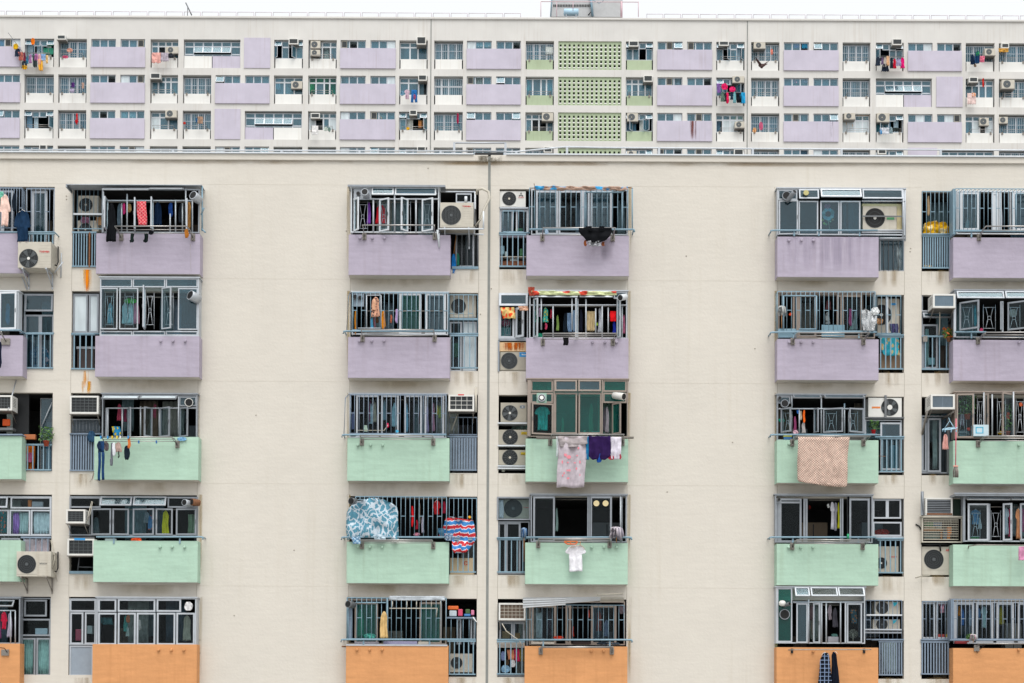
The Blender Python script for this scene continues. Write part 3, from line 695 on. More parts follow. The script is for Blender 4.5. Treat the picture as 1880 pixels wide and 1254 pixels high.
def stain(x0,y0,x1,y1,col,d=0.003,seed=0,a=0.9,sc=(16,0.9),parent=None):  # streaky film, used for stains and for painted shade
    key=f'stain_{col}_{seed}_{a}'
    if key not in MATS:
        m,t,out=nt(key.replace('#','')); L=t.links.new
        b=N(t,'ShaderNodeBsdfPrincipled'); b.inputs['Base Color'].default_value=(*lin(col),1); b.inputs['Roughness'].default_value=0.9; b.inputs['Specular IOR Level'].default_value=0.1
        g=N(t,'ShaderNodeTexCoord'); mp=N(t,'ShaderNodeMapping'); mp.inputs['Scale'].default_value=(sc[0],sc[0],sc[1]); mp.inputs['Location'].default_value=(seed*3.1,seed,0); L(g.outputs['Object'],mp.inputs['Vector'])
        n=N(t,'ShaderNodeTexNoise'); n.inputs['Scale'].default_value=1; n.inputs['Detail'].default_value=4; L(mp.outputs[0],n.inputs['Vector'])
        sep=N(t,'ShaderNodeSeparateXYZ'); L(g.outputs['Generated'],sep.inputs[0])
        # edge falloff left-right, and fade towards the foot of the run
        ab=N(t,'ShaderNodeMath',operation='PINGPONG'); ab.inputs[1].default_value=0.5; L(sep.outputs[0],ab.inputs[0])
        e=N(t,'ShaderNodeMapRange'); L(ab.outputs[0],e.inputs[0]); e.inputs[1].default_value=0; e.inputs[2].default_value=0.35
        f=N(t,'ShaderNodeMapRange'); L(sep.outputs[2],f.inputs[0]); f.inputs[1].default_value=0; f.inputs[2].default_value=0.5
        r=N(t,'ShaderNodeMapRange'); L(n.outputs['Fac'],r.inputs[0]); r.inputs[1].default_value=0.42; r.inputs[2].default_value=0.62; r.inputs[4].default_value=a
        m1=N(t,'ShaderNodeMath',operation='MULTIPLY'); m2=N(t,'ShaderNodeMath',operation='MULTIPLY'); L(e.outputs[0],m1.inputs[0]); L(f.outputs[0],m1.inputs[1]); L(m1.outputs[0],m2.inputs[0]); L(r.outputs[0],m2.inputs[1])
        L(m2.outputs[0],b.inputs['Alpha']); L(b.outputs[0],out.inputs[0]); MATS[key]=m
    mb=MB(); X0,X1,Z0,Z1=rect(x0,y0,x1,y1,d); mb.box(X0,X1,-d,-d+0.001,Z0,Z1,key); return mb.build('stain',parent or NEAR)
near_shell()
# weathering and painted shade: drips below sills, yellowed edges beside the balconies, fixings left in the plaster
crop(0,0,1)
R3=random.Random(11)
for c,(bal,op,nar) in COLS.items():
    if c=='A': continue
    for r in range(5):
        if (c,r) in (('B',0),('B',1)): continue
        y=NB[r]
        a=nar[0]+3; b=nar[1]-3
        stain(min(a,b),y+1,max(a,b),y+22+R3.random()*16,'#9a8258',0.003,30+(r+len(c))%3,0.22,(5,0.5))
        e=op[1] if bal[0]>nar[0] else op[0]
        stain(e-7 if e==op[0] else e-1,TOPS[r]-4,e+1 if e==op[0] else e+8,TOPS[r]+150,'#b09a68',0.0025,35+r%3,0.38,(9,0.25))
    for r in range(1,5):
        stain(bal[0]+4,BB[r-1]+2,bal[1]-4,BB[r-1]+24,'#a8946a',0.0028,40+r%3,0.18,(1.2,0.6))  # yellowed wall and contact shade below each balcony, both painted on
for (x,y) in ((367,1175),(367,1199),(636,424),(882,577),(990,383),(1002,384),(786,309),(470,762),(1225,903),(1260,470),(540,1010),(1386,640),(1672,456),(1671,462),(122,360),(122,366),(1345,812),(430,1130),(902,530)):
    mb=MB(); p=Q(x,y,0); mb.lathe(Vector((p.x,0.01,p.z)),(0,-1,0),[(0,0.02),(0.018,0.018),(0.02,0.01)],'joint_dark',8); mb.build('wall_fixing',NEAR)
NG='split air conditioner outdoor units'
# ================================================================ column A
unit('A',1); crop(0,320,4.7)
G(-160,118,190,462,0.36,16,(290,),'rail_grey',ret='c')
W((-200,140,110,505),0.05,[(140,505,[(-200,-80,'f'),(-80,20,'f'),(20,110,'f')])],'alu_light',fw=0.05)
W((222,122,468,800),-0.1,[(140,800,[(270,405,'f'),(225,270,'o'),(405,466,'o')])],'alu_light','glass_teal',fw=0.07)
G(228,122,468,500,0.0,7,(322,),'rail_grey')
HR(-80,470,500,0.42,end='')
RL(205,505,470,790,8)
CL('shirt',-8,178,92,445,0.5,'#e8c8bc','pale peach shirt drying outside the cage, @')
CL('narrow',100,165,145,320,0.45,'#14202c','black garment hung beside the peach shirt, @')
CL('shirt',115,312,272,580,0.62,'#15304c','dark navy shirt hanging over the AC unit, @')
CL('towel',-30,150,30,210,0.45,'#6fb5a0','teal cloth hung high at the cage, @')
AC(155,583,440,808,0.05,0.62,'cream outdoor unit with dark fan and red lettering, @',fx=248,fy=727,fr=80,style='blades',bracket='alu_light',logo=('TOSHIBA',383,668,16,'red'))
BARS('pipe_bracket',[[(470,850,0.4),(545,755,0.4)],[(525,890,0.02),(530,680,0.02)],[(180,860,0.1),(235,1000,0.0)]],'alu_light',0.016)
unit('A',2); crop(0,500,4.7)
W((-200,165,158,500),0.36,[(170,498,[(-180,0,'f'),(-5,155,'l8','glass_teal')])],'alu_white','glass_teal',fw=0.05)
W((205,185,465,845),-0.1,[(190,345,[(218,462,'t6','glass_teal')]),(365,840,[(210,345,'f','glass_teal'),(345,462,'f','glass_dark')])],'alu',fw=0.045)
HR(-60,175,500,0.45); HR(170,465,525,0.0)
RL(205,522,460,830,5,r=0.013)
CL('lump',250,640,430,830,-0.35,'#3a6f8c','blue bundle of clothes behind the railing, @','spots','#c9b9c4',9)
RECTP('rack_plate',[(5,570,85,625,0.42,0.46,'steel_dull')],)
BARS('pipe_bracket',[[(10,510,0.8),(45,590,0.45)],[(0,520,0.8),(55,600,0.45)]],'steel',0.012)
CL('narrow',-30,600,20,828,0.75,'#101a30','black garment edge hanging off the rail end, @')
CL('narrow',45,270,90,450,0.1,'#6f9fb4','pale blue cloth behind the casement glass, @')
unit('A',3); crop(0,700,4.7)
RECTP('service_panel',[(110,95,250,455,-0.25,-0.2,'dark')])
W((-100,120,135,400),0.25,[(255,400,[(-90,110,'o')])],'alu_dark',fw=0.03,outer=False,cheek=False)
WAC(-90,120,105,250,0.0,0.5,'old window unit with pale casing at the picture edge, @')
BARS('support_strut',[[(70,250,0.5),(140,-10,0.02)],[(70,250,0.5),(110,130,0.3)]],'alu_light',0.018)
W((340,145,452,840),-0.25,[(145,840,[(345,450,'f','glass_teal')])],'alu_dark',fw=0.02,outer=False)
BARS('support_strut',[[(450,180,-0.2),(350,410,-0.2)]],'alu_light',0.012)
RECTP('shelf',[(-60,400,110,420,0.0,0.3,'alu_dark')])
BX(20,325,85,385,0.05,0.12,'#e05818','toy','orange toy animal on the dark window shelf, @','toy',0.02)
HR(-60,190,462,0.45,m='rail_grey')
BX(205,458,305,500,0.0,0.12,'#a8643c','planter_box','terracotta planter trough hooked on the railing, @','planter')
PLANT(330,390,140,170,0.12,'bushy green plant spilling over the railing, @',n=140)
RL(215,540,445,770,5,r=0.014,m='rail_blue')
CL('sheet',225,560,300,790,-0.3,'#b8641e','orange brown cloth behind the railing, @')
CL('lump',215,615,290,700,-0.22,'#c4688c','pink bundle behind the railing, @')
CL('towel',400,560,445,760,-0.3,'#7da8b4','pale blue sheet behind the railing, @')
unit('A',4); crop(0,890,4.7)
W((-200,100,442,440),0.02,[(105,205,[(-190,72,'t12'),(90,440,'f')]),(215,438,[(-190,-60,'f'),(-60,75,'f'),(80,260,'f'),(265,440,'f')])],'alu_light',fw=0.04)
CURT(115,240,165,430,-0.08,'#a878c0',3); CURT(165,240,245,430,-0.1,'#b8c8c8',4); CURT(290,240,430,430,-0.08,'#c6ccd0',6)
CL('slant',0,235,60,420,-0.15,'#2f6f74','teal and coral patterned cloth behind the window, @','spots','#d06848',12)
BX(240,130,270,190,-0.3,-0.2,'#e07828','carton','orange carton on the window ledge, @','box')
BX(275,145,370,190,-0.3,-0.2,'#c8c4cc','carton','grey white carton on the window ledge, @','box')
RL(180,448,440,590,5,m='rail_grey',r=0.012); CURT(200,470,430,640,-0.15,'#cfc4cc',5)
W((5,455,175,495),0.2,[(460,492,[(10,172,'f','glass_dark')])],'alu',outer=False,cheek=False)
AC(143,575,440,790,0.05,0.6,'white outdoor unit with square beige grille on a triangular bracket, @',fx=232,fy=686,fr=78,style='mesh',body='ac_cream',bracket='steel_dull',logo=('HITACHI',372,681,12,'wire'))
BARS('coolant_pipe',[[(440,480,0.05),(460,560,0.3),(470,640,0.4),(450,720,0.5)],[(465,600,0.4),(485,660,0.3),(450,770,0.4)]],'ac_side',0.02)
unit('A',5); crop(0,1070,4.7)
W((-200,130,172,525),0.3,[(155,235,[(-150,130,'t45')]),(240,520,[(-150,-30,'o'),(-30,95,'o'),(95,132,'o')])],'alu',fw=0.035)
BARS('window_grille',[[(92,240,0.3),(92,520,0.3)],[(132,240,0.3),(132,520,0.3)],[(-100,240,0.3),(132,240,0.3)]],'alu_light',0.018)
CL('shirt',5,250,65,400,0.1,'#c82848','crimson shirt hung in the open window, @')
CL('hang',62,260,105,470,0.05,'#b8b0c4','pale mauve garment in the open window, @')
CL('hang',-40,300,10,480,0.05,'#7a3f68','plum garment in the open window, @')
W((175,130,438,805),-0.06,[(145,292,[(210,408,'s','glass_dark')]),(310,460,[(180,436,'f','glass_dark')]),(475,803,[(180,305,'f'),(312,436,'f')])],'alu',fw=0.045)
CURT(195,490,285,790,-0.2,'#a8c4bc',5); CURT(330,490,425,790,-0.2,'#a8c4bc',5)
BX(303,392,410,448,-0.4,-0.2,'#b9c8d2','carton','pale grey carton behind the middle pane, @','box')
RECTP('rack_plate',[(10,575,75,628,0.42,0.46,'steel_dull')]); BARS('pipe_bracket',[[(0,560,0.7),(40,565,0.7),(60,600,0.46)]],'dark',0.012)
# ================================================================ column B
unit('B',1); crop(0,320,4.7)
mb=MB(); a=Q(572,84,0.5); b=Q(1740,80,0.5)
mb.box(a.x,b.x,-0.5,-0.01,a.z-0.015,a.z+0.0,'alu_light'); mb.box(a.x,a.x+0.03,-0.55,-0.01,a.z-0.10,a.z-0.02,'alu'); mb.build('canopy',NEAR)
W((880,125,1720,505),0.40,[(228,505,[])],'alu',cheek=False)
W((880,125,1720,505),0.40,[(130,226,[(900,1095,'t70','glass'),(1100,1300,'t70','glass'),(1310,1590,'t75','glass')]),(232,500,[(935,1097,'l86'),(1172,1300,'l80'),(1325,1470,'l84'),(1615,1712,'l78')])],'alu_light',fw=0.03,outer=False,cheek=False)
BARS('window_grille',[[(1097,170,0.38),(1097,500,0.38)],[(1515,228,0.38),(1515,500,0.38)],[(1603,120,0.4),(1603,430,0.4)],[(893,150,0.42),(893,500,0.42)],[(880,228,0.38),(1715,228,0.38)],[(1468,340,0.38),(1468,500,0.38)],[(1050,250,0.3),(1050,500,0.3)],[(1575,250,0.3),(1575,500,0.3)],[(1660,230,0.38),(1660,500,0.38)]],'alu_light',0.02)
BARS('canopy_stay',[[(1745,105,0.42),(1745,490,0.42)],[(1745,105,0.42),(1728,110,0.1)],[(1735,350,0.4),(1760,290,0.5)],[(1740,470,0.4),(1772,500,0.6)]],'rail_blue',0.022)
DUCT(1665,178,38,0.42,0.28,(-0.55,-1,0.35))
G(632,110,880,470,0.03,8,(345,),'rail_blue'); RECTP('transom',[(632,335,885,350,0.04,0.07,'alu_white')])
AC(675,185,850,335,-0.5,-0.12,'grey outdoor unit behind bars under the canopy, @',fx=742,fy=265,fr=58,style='sun',body='ac_cream')
AC(670,400,850,492,-0.5,-0.14,'lower outdoor unit half hidden behind bars, @',fx=738,fy=478,fr=55,style='sun',body='ac_cream',plate=False)
CL('lump',690,370,780,420,-0.08,'#9a6f88','mauve cloth tied to the bars between two outdoor units, @')
CL('slant',830,370,885,440,-0.06,'#a88460','tan cloth draped by the transom, @')
RL(622,495,830,800,9,r=0.014); HR(622,830,500,0.02)
RK(990,1610,448,508,'steel drying rack with long arms on @',bx=(1045,1665),by=70)
POLE(900,1700,240,0.1)
CL('hang',920,250,1005,580,0.66,'#0c0f14','long black dress trailing over the lilac wall, @')
CL('hang',1010,250,1050,440,0.1,'#5d6f7c','slate blue garment hung in the canopy window, @')
CL('narrow',1055,250,1085,345,0.2,'#d83a80','hot pink garment in the canopy window, @')
CL('narrow',1090,255,1138,330,0.2,'#b09060','beige cap shaped garment in the canopy window, @')
CL('slant',1178,235,1270,440,0.6,'#d8384c','coral pink patterned towel on the canopy window, @','check','#e89090',5)
CL('hang',1325,240,1400,440,0.12,'#132a48','navy garment in the canopy window, @')
CL('narrow',1450,245,1495,370,0.2,'#1e4488','royal blue garment in the canopy window, @')
CL('narrow',1610,240,1650,470,0.25,'#b88850','golden brown garment in the canopy window, @')
CL('hang',1540,250,1575,420,0.05,'#2a3038','charcoal garment in the canopy window, @')
CL('sock',1112,512,1168,588,0.72,'#13201f','black sock hanging under the drying rack, @',group='black socks on one rack')
CL('sock',1232,512,1290,588,0.72,'#13201f','black sock hanging under the drying rack, @',group='black socks on one rack')
CL('lump',1282,485,1325,520,0.7,'#12161c','small black cloth on the drying rack, @')
CL('lump',1592,470,1628,550,0.85,'#a86a28','ochre glove clipped to the rack end, @')
BARS('crack',[[(1645,600,0.42),(1640,660,0.42),(1648,720,0.42),(1645,790,0.42),(1650,840,0.42)]],'joint_dark',0.003)
stain(733,822,782,1015,'#e8861a',0.004,1,3.0,(5,0.3)); stain(690,822,800,1010,'#e0b060',0.003,2,0.5)
RECTP('rust_post',[(765,500,778,800,0.04,0.05,'rusty')])
unit('B',2); crop(0,500,4.7)
W((862,48,1715,550),0.40,[(52,128,[(864,1140,'f','glass_teal'),(1145,1425,'f','glass_teal'),(1430,1705,'f','glass_teal')]),
  (135,495,[(868,1018,'s4','glass'),(1030,1195,'s4','glass'),(1255,1375,'l84'),(1400,1505,'l30'),(1535,1705,'f','glass_teal')]),
  (505,545,[(864,1140,'f','glass_teal'),(1145,1425,'f','glass_teal'),(1430,1705,'f','glass_teal')])],'alu_light','glass',fw=0.03)
for a in (908,1078,1258,1422): H(a,175,a+72,490,0.30)
for k,(a,b,c) in enumerate(((925,975,'#6fa8bc'),(1050,1105,'#8fb4bc'),(1105,1150,'#9cc0c8'),(1150,1205,'#b07890'))):
    CL('hang',a,265-k*5,b,445,0.12,c,f"{['sky blue','pale grey','icy blue','dusty pink'][k]} garment behind the large framed bay, @")
CL('lump',1070,225,1180,270,0.15,'#3ab040','bright green clothes hanger ring behind glass, @',name='clothes_hanger',cat='hanger')
POLE(870,1700,215,0.1)
DUCT(1640,195,42,0.30,0.3,(-0.7,-0.8,0.3))
CL('slant',1560,240,1690,450,-0.1,'#20302f','dark cloth behind the corner pane, @')
W((615,185,850,525),-0.08,[(190,520,[(630,755,'f','glass_frost'),(765,850,'f','glass_frost')])],'alu',fw=0.045)
RL(615,528,818,838,4,r=0.016); HR(615,860,530,0.03)
RECTP('transom',[(660,640,820,660,-0.1,-0.06,'alu')])
BX(665,665,810,830,-0.5,-0.3,'#4a3f3c','cabinet','dark brown cabinet behind the railing, @','cabinet')
PG((1387,1492,1598),590,'B',2)
stain(715,850,765,1000,'#e8a030',0.004,3,1.8,(7,0.4)); 
unit('B',3); crop(0,700,4.7)
stain(700,0,790,110,'#e0a030',0.004,4,1.2,(8,0.4))
WAC(602,125,850,280,0.0,0.30,'large white window unit with square mesh, on wall brackets, @',nx=6,ny=5,back='glass_teal' if False else 'fan_dark')
G(600,330,862,455,-0.04,10,(),'alu'); RECTP('window_panel',[(612,330,860,450,-0.2,-0.15,'#5a6670')])
RL(602,452,820,775,10,r=0.020,m='rail_grey'); HR(602,880,455,0.05,m='rail_grey')
CL('lump',755,430,825,525,0.12,'#2f4f6c','crumpled blue rag hanging on the railing, @')
W((880,112,1700,490),0.22,[(130,215,[(890,1210,'t62','glass_frost'),(1215,1535,'t62','glass_frost'),(1545,1695,'f','glass_teal')]),
 (228,485,[(910,935,'f'),(1110,1165,'l55'),(1060,1108,'o'),(1222,1310,'r50'),(1385,1505,'l35'),(1555,1660,'l38')])],'alu','glass',fw=0.035)
BARS('window_grille',[[(930,228,0.2),(930,485,0.2)],[(1055,228,0.2),(1055,485,0.2)],[(1213,215,0.2),(1213,485,0.2)],[(1375,228,0.2),(1375,485,0.2)],[(1540,130,0.2),(1540,485,0.2)],[(930,232,0.2),(1695,232,0.2)]],'alu_light',0.02)
DUCT(1630,182,36,0.24,0.2,(0.25,-1,-0.1),'ac_white')
CL('hang',1010,195,1050,340,0.0,'#a04058','wine red garment deep in the open window, @'); CL('hang',1065,230,1095,350,0.0,'#6f3048','maroon garment deep in the open window, @')
CL('narrow',1320,195,1352,320,0.0,'#88485c','dusty rose garment deep in the open window, @')
CL('slant',965,390,1045,475,0.05,'#2a88b8','blue and yellow print bag on the sill, @','spots','#d8c030',10,name='bag',cat='bag')
RK(870,1480,482,518,'steel drying rack with coloured pegs on @',bx=(905,1530),by=50)
CL('pants',845,515,902,858,0.80,'#1f3f68','long dark blue trousers hanging from the rack, @')
CL('lump',838,520,870,590,0.86,'#1a2b44','small navy cap clipped to the rack end, @')
CL('sock',945,530,985,728,0.82,'#6c7078','long grey sock hanging on the rack, @')
CL('narrow',965,530,1000,645,0.86,'#cfd2d8','white grey sock hanging on the rack, @')
CL('lump',900,530,940,600,0.80,'#5d5358','taupe underwear on the rack, @')
CL('hang',990,525,1052,610,0.80,'#b09890','beige undergarment on the rack, @'); CL('sock',1015,600,1035,662,0.8,'#3a3f3c','tiny dark sock on the rack, @')
CL('narrow',1098,485,1130,580,0.82,'#c8743c','rust orange cloth on the rack, @'); CL('lump',1070,555,1120,678,0.80,'#15202c','black bra hanging on the rack, @')
for k,(x,c) in enumerate(((868,'#2f8fce'),(928,'#2f8fce'),(967,'#e0c030'),(1008,'#e8d040'),(1037,'#dddddd'),(1105,'#2f8fce'),(1195,'#2060a0'),(1348,'#2060a0'))):
    BX(x-5,470+(40 if x>1150 else 0),x+5,495+(40 if x>1150 else 0),0.80,0.86,c,'clothes_peg','small plastic clothes peg on the drying rack, @','peg',0.002)['group']='clothes pegs on one rack'
CL('lump',1530,482,1612,515,0.45,'#7aa8c8','blue white rag on the parapet, @')
BARS('wire',[[(1722,500,0.02),(1724,800,0.02)]],'joint_dark',0.004)
BARS('cable',[[(810,790,0.02),(795,840,0.02),(775,868,0.02)]],'rusty',0.006)
unit('B',4); crop(0,890,4.7)
W((598,102,1705,440),0.05,[(105,198,[(600,868,'f','glass_dark'),(870,1145,'t26','glass_teal'),(1155,1440,'t26','glass_teal'),(1445,1702,'f','glass_dark')]),
 (205,436,[(790,970,'l8'),(972,1115,'r6'),(1148,1340,'l8'),(1345,1492,'r6'),(1520,1702,'l6')])],'alu','glass_dark',fw=0.04)
WAC(570,212,735,332,0.0,0.5,'small window unit sticking out, upper of two, @',nx=4,ny=5)
WAC(580,465,812,610,0.0,0.35,'wide window unit with blue tape label, lower of two, @',nx=5,ny=4)
RECTP('label_tape',[(640,460,735,478,0.35,0.352,'blue')])
RL(598,745,808,768,2,r=0.01); W((598,345,780,440),-0.02,[(345,438,[(600,780,'f','glass_dark')])],'alu_dark')
RECTP('window_panel',[(598,448,815,462,0.0,0.04,'alu_dark')])
BARS('window_grille',[[(670,740,-0.3),(685,625,-0.3)],[(680,710,-0.3),(800,712,-0.3)]],'alu',0.02)
HR(830,1745,450,0.46,posts=(980,1550),end='r',by=50)
DUCT(1590,152,28,0.1,0.3,(-0.5,-1,0.05)); DUCT(1655,148,30,0.12,0.22,(-0.8,-0.7,0.05),'rusty')
POLE(800,1690,215,-0.1)
CL('hang',1395,222,1460,430,-0.12,'#d6cf2e','bright yellow dress behind the glass, @'); CL('hang',1240,230,1290,330,-0.2,'#8f99a0','grey shirt behind the glass, @')
CL('hang',1275,260,1320,390,-0.15,'#4f88b8','blue and coral print top behind the glass, @','spots','#d07868',14); CL('hang',800,280,860,430,-0.15,'#4f5c60','slate cloth behind the first casement, @')
CL('lump',1130,458,1225,496,0.3,'#e0582c','orange bundle on the parapet behind the handrail, @'); BX(905,465,1000,495,0.25,0.35,'#8f9ea0','basin','grey plastic basin on the parapet, @','basin')
CL('towel',1625,255,1692,420,-0.5,'#9db89a','green white poster like cloth in the last pane, @')
BARS('cord_loop',[[(745,330,0.45),(765,250,0.4),(790,145,0.1),(798,150,0.1),(780,250,0.4),(748,325,0.45)]],'ac_cream',0.012)
PG((1380,1485,1592),535,'B',4)
unit('B',5); crop(0,1070,4.7)
W((590,135,828,535),-0.03,[(140,250,[(600,828,'f','glass_dark')]),(255,530,[(603,718,'f','glass_dark'),(730,828,'f','glass_dark')])],'alu_light',fw=0.045)
W((832,130,1692,540),0.40,[(140,250,[(845,1003,'f'),(1015,1340,'f'),(1350,1562,'f'),(1570,1680,'o')]),
 (258,535,[(845,1003,'f'),(1015,1170,'f'),(1178,1340,'f'),(1352,1512,'f'),(1520,1680,'f')])],'alu_light','glass_dark',fw=0.045)
W((600,542,800,805),-0.03,[(545,802,[(602,800,'p','#8c97a3')])],'alu_light',fw=0.03)
POLE(850,1680,270,0.1)
CL('hang',1065,280,1105,420,0.05,'#5aa8a0','teal garment behind the third pane, @'); CL('narrow',1085,280,1125,345,0.1,'#b8785a','brick brown cap behind the third pane, @'); CL('hang',1085,380,1118,462,0.05,'#a8b8b4','light grey garment low behind the third pane, @')
CL('hang',1575,280,1650,500,0.05,'#a8a89a','pale striped curtain like cloth in the last pane, @'); CL('narrow',1190,320,1220,410,0.05,'#cfc8c4','off white hanging cloth in the fourth pane, @')
CL('slant',860,300,975,360,0.0,'#3f6f74','teal awning scrap behind the second pane, @')
BX(650,400,700,500,-0.4,-0.2,'#a04458','bucket','red bucket behind the first pane, @','bucket'); BX(750,370,795,440,-0.4,-0.2,'#a8b0b0','kettle','grey kettle on a shelf behind the second narrow pane, @','kettle')
CL('lump',1590,165,1662,240,0.42,'#d8d8da','white plastic wrapped exhaust fan in the corner pane, @',name='wrapped_fan',cat='fan')
PG((1368,1477,1585),578,'B',5)
# ================================================================ column C
unit('C',1); crop(600,320,5.875)
mb=MB(); a=Q(225,112,0.5); b=Q(1278,112,0.5); mb.box(a.x,b.x,-0.5,0,a.z-0.02,a.z,'alu'); mb.box(a.x,b.x,-0.51,-0.49,a.z-0.05,a.z,'alu'); mb.build('canopy',NEAR)
W((258,140,1210,630),0.40,[(145,235,[(485,725,'t14','glass_teal'),(735,1182,'t10','glass_teal')]),(272,625,[(300,420,'l62'),(572,705,'l35'),(752,870,'r55'),(1030,1175,'l32')])],'alu_white','glass',fw=0.035)
RECTP('window_panel',[(290,155,480,262,0.36,0.38,'alu_light')])
BARS('window_grille',[[(285,268,0.4),(1205,268,0.4)],[(502,268,0.39),(502,625,0.39)],[(732,150,0.4),(732,625,0.4)],[(962,270,0.39),(962,625,0.39)],[(710,200,0.39),(1190,208,0.39)]],'alu_light',0.025)
DUCT(338,205,22,0.38,0.12,(0,-1,0),'alu_dark'); DUCT(408,188,38,0.38,0.28,(-0.1,-1,0.15))
for a in (335,562,798,1028): H(a,295,a+105,625,0.28)
POLE(300,1180,300,0.1)
CL('hang',435,300,475,535,0.15,'#9050c0','violet garment in the open window, @'); CL('hang',525,330,645,530,0.12,'#e02838','bright red garment in the open window, @')
RK(385,1160,548,632,'steel drying rack with slotted arms on @',bx=(405,1165),by=70,nr=2)
PG((358,490,622),685,'C',1)
W((1215,180,1600,640),0.03,[(205,305,[(1225,1388,'o'),(1392,1562,'f','glass_dark')])],'alu_light',fw=0.03)
W((1335,640,1635,1010),-0.1,[(300,1000,[(1390,1590,'f','glass_dark')])],'alu_light',outer=False)
BARS('window_grille',[[(1500,240,0.05),(1500,300,0.05)]],'alu_white',0.04)
G(1400,650,1630,1000,0.0,5,(),'alu'); RL(1350,995,1635,1022,2,r=0.01)
AC(1222,305,1580,572,0.03,0.60,'cream outdoor unit, barred fan, red lettering, by seam, @',fx=1342,fy=443,fr=103,style='vert',body='ac_cream',bracket='alu_light',logo=('TOSHIBA',1508,346,16,'red'))
BARS('support_frame',[[(1200,590,0.62),(1690,590,0.62)],[(1690,400,0.6),(1690,590,0.6)],[(1590,645,0.3),(1690,650,0.6)],[(1600,190,0.05),(1600,560,0.05)],[(1210,640,0.45),(1210,780,0.45)],[(1190,600,0.5),(1215,790,0.45)]],'alu_white',0.022)
BARS('pipe_cover',[[(1615,215,0.15),(1622,170,0.25),(1680,155,0.35),(1745,190,0.4),(1755,260,0.4),(1700,370,0.45),(1665,470,0.5),(1610,560,0.55)]],'ac_cream',0.036)
BARS('broom_stick',[[(1395,660,-0.05),(1370,860,-0.05)]],'wood',0.014)
CL('lump',1345,860,1392,1070,0.0,'#1e78c0','blue plastic bag hung by the broom, @',name='plastic_bag',cat='bag'); CL('hang',1395,850,1430,985,-0.05,'#2f7f68','dark green bag beside the blue bag, @',name='plastic_bag',cat='bag')
unit('C',2); crop(600,520,5.875)
W((270,100,1308,555),0.12,[(105,552,[(405,430,'f'),(780,1020,'f','glass_green'),(1060,1285,'f','glass_teal')])],'alu_white','glass_teal',fw=0.06)
RECTP('window_panel',[(272,105,400,250,0.10,0.12,'#98a6b4')]); DUCT(305,145,26,0.14,0.1,(0,-1,0),'alu_dark'); DUCT(362,155,24,0.12,0.06,(0,-1,0),'alu_dark')
G(275,102,1308,505,0.40,22,(295,),'rail_blue',ret='c'); BARS('window_grille',[[(430,130,0.42),(585,130,0.42)],[(430,130,0.42),(430,490,0.42)],[(585,130,0.42),(585,485,0.42)],[(335,485,0.42),(585,485,0.42)]],'alu_light',0.014)
BARS('cage_brace',[[(255,100,0.1),(235,140,0.3),(215,505,0.45)]],'rail_grey',0.012)
POLE(430,1290,300,0.2)
CL('hang',475,150,575,365,0.47,'#c89880','peach patterned blouse hanging in the cage, @','spots','#3a3a44',16); CL('hang',490,170,530,290,0.5,'#dcae90','beige blouse hanging in the cage, @')
CL('narrow',585,300,635,495,0.3,'#e09020','amber orange towel in the cage, @'); CL('hang',470,375,500,495,0.3,'#58a8d0','sky blue cloth in the cage, @'); CL('narrow',505,355,530,490,0.3,'#8c2838','dark red scarf in the cage, @')
CL('narrow',735,280,775,430,0.3,'#b8a0c8','lilac child top in the cage, @'); CL('narrow',682,340,706,430,0.3,'#b8684c','small rust sock in the cage, @'); CL('narrow',298,300,318,555,0.3,'#b87828','mustard stick like cloth at the cage end, @')
CL('lump',520,365,560,430,0.3,'#5a4030','small brown cap in the cage, @')
HR(190,1310,517,0.47,end='l'); RK(368,1150,502,567,bx=(385,1162),by=50)
PG((350,485,617),620,'C',2)
G(1320,125,1628,545,0.0,7,(325,),'rail_blue'); W((1320,95,1628,955),-0.15,[(395,410,[]),(415,950,[(1325,1455,'f'),(1465,1615,'f','glass_frost')])],'alu_light','glass_dark',outer=False)
AC(1330,130,1610,370,-0.6,-0.2,'beige outdoor unit behind the bars of the narrow bay, @',fx=1420,fy=250,fr=80,style='mesh')
HR(1310,1630,545,0.03); RL(1335,555,1630,920,5,r=0.013); RECTP('transom',[(1320,375,1628,395,-0.1,0.0,'rail_blue')])
CL('slant',1350,650,1440,800,-0.25,'#3f6f5c','green and tan bag behind the railing, @',name='bag',cat='bag')
unit('C',3); crop(600,700,5.875)
W((245,140,1290,610),0.10,[(150,605,[(315,560,'f','glass_dark'),(585,775,'f','glass_dark'),(835,1025,'f','glass_dark'),(1055,1265,'f','glass_dark')])],'alu_light','glass_dark',fw=0.045)
G(250,145,1285,565,0.40,22,(345,),'rail_grey',ret='c'); BARS('cage_brace',[[(235,145,0.1),(200,180,0.35),(185,580,0.46)]],'rail_grey',0.012)
POLE(300,1250,200,-0.1)
for k,(a,b,t,e,c,n) in enumerate(((265,300,330,520,'#5a6a90','indigo'),(455,480,200,440,'#7a3f60','plum'),(460,500,240,460,'#a8c0cc','ice blue'),(500,535,220,440,'#b0a898','stone'),(600,640,200,420,'#7f9fb0','steel blue'),(700,760,230,490,'#9cc4d4','pale sky'),(845,878,240,550,'#7fb8d8','sky blue'),(1065,1100,260,550,'#b098c8','lavender'),(1130,1165,230,540,'#c088a0','rose'),(1180,1205,250,360,'#c8b838','mustard'),(1205,1240,260,400,'#98a860','olive'),(985,1015,330,460,'#4a3038','cocoa'))):
    CL('hang',a,t,b,e,-0.1,c,f'{n} garment hanging behind the long bar cage, @')
CL('slant',395,475,440,545,0.2,'#9ab0a4','grey green cloth on the cage ledge, @'); CL('narrow',640,450,672,500,0.25,'#d02858','pink cloth low in the cage, @'); CL('lump',735,525,775,555,0.25,'#5ab8dc','aqua rag on the cage ledge, @')
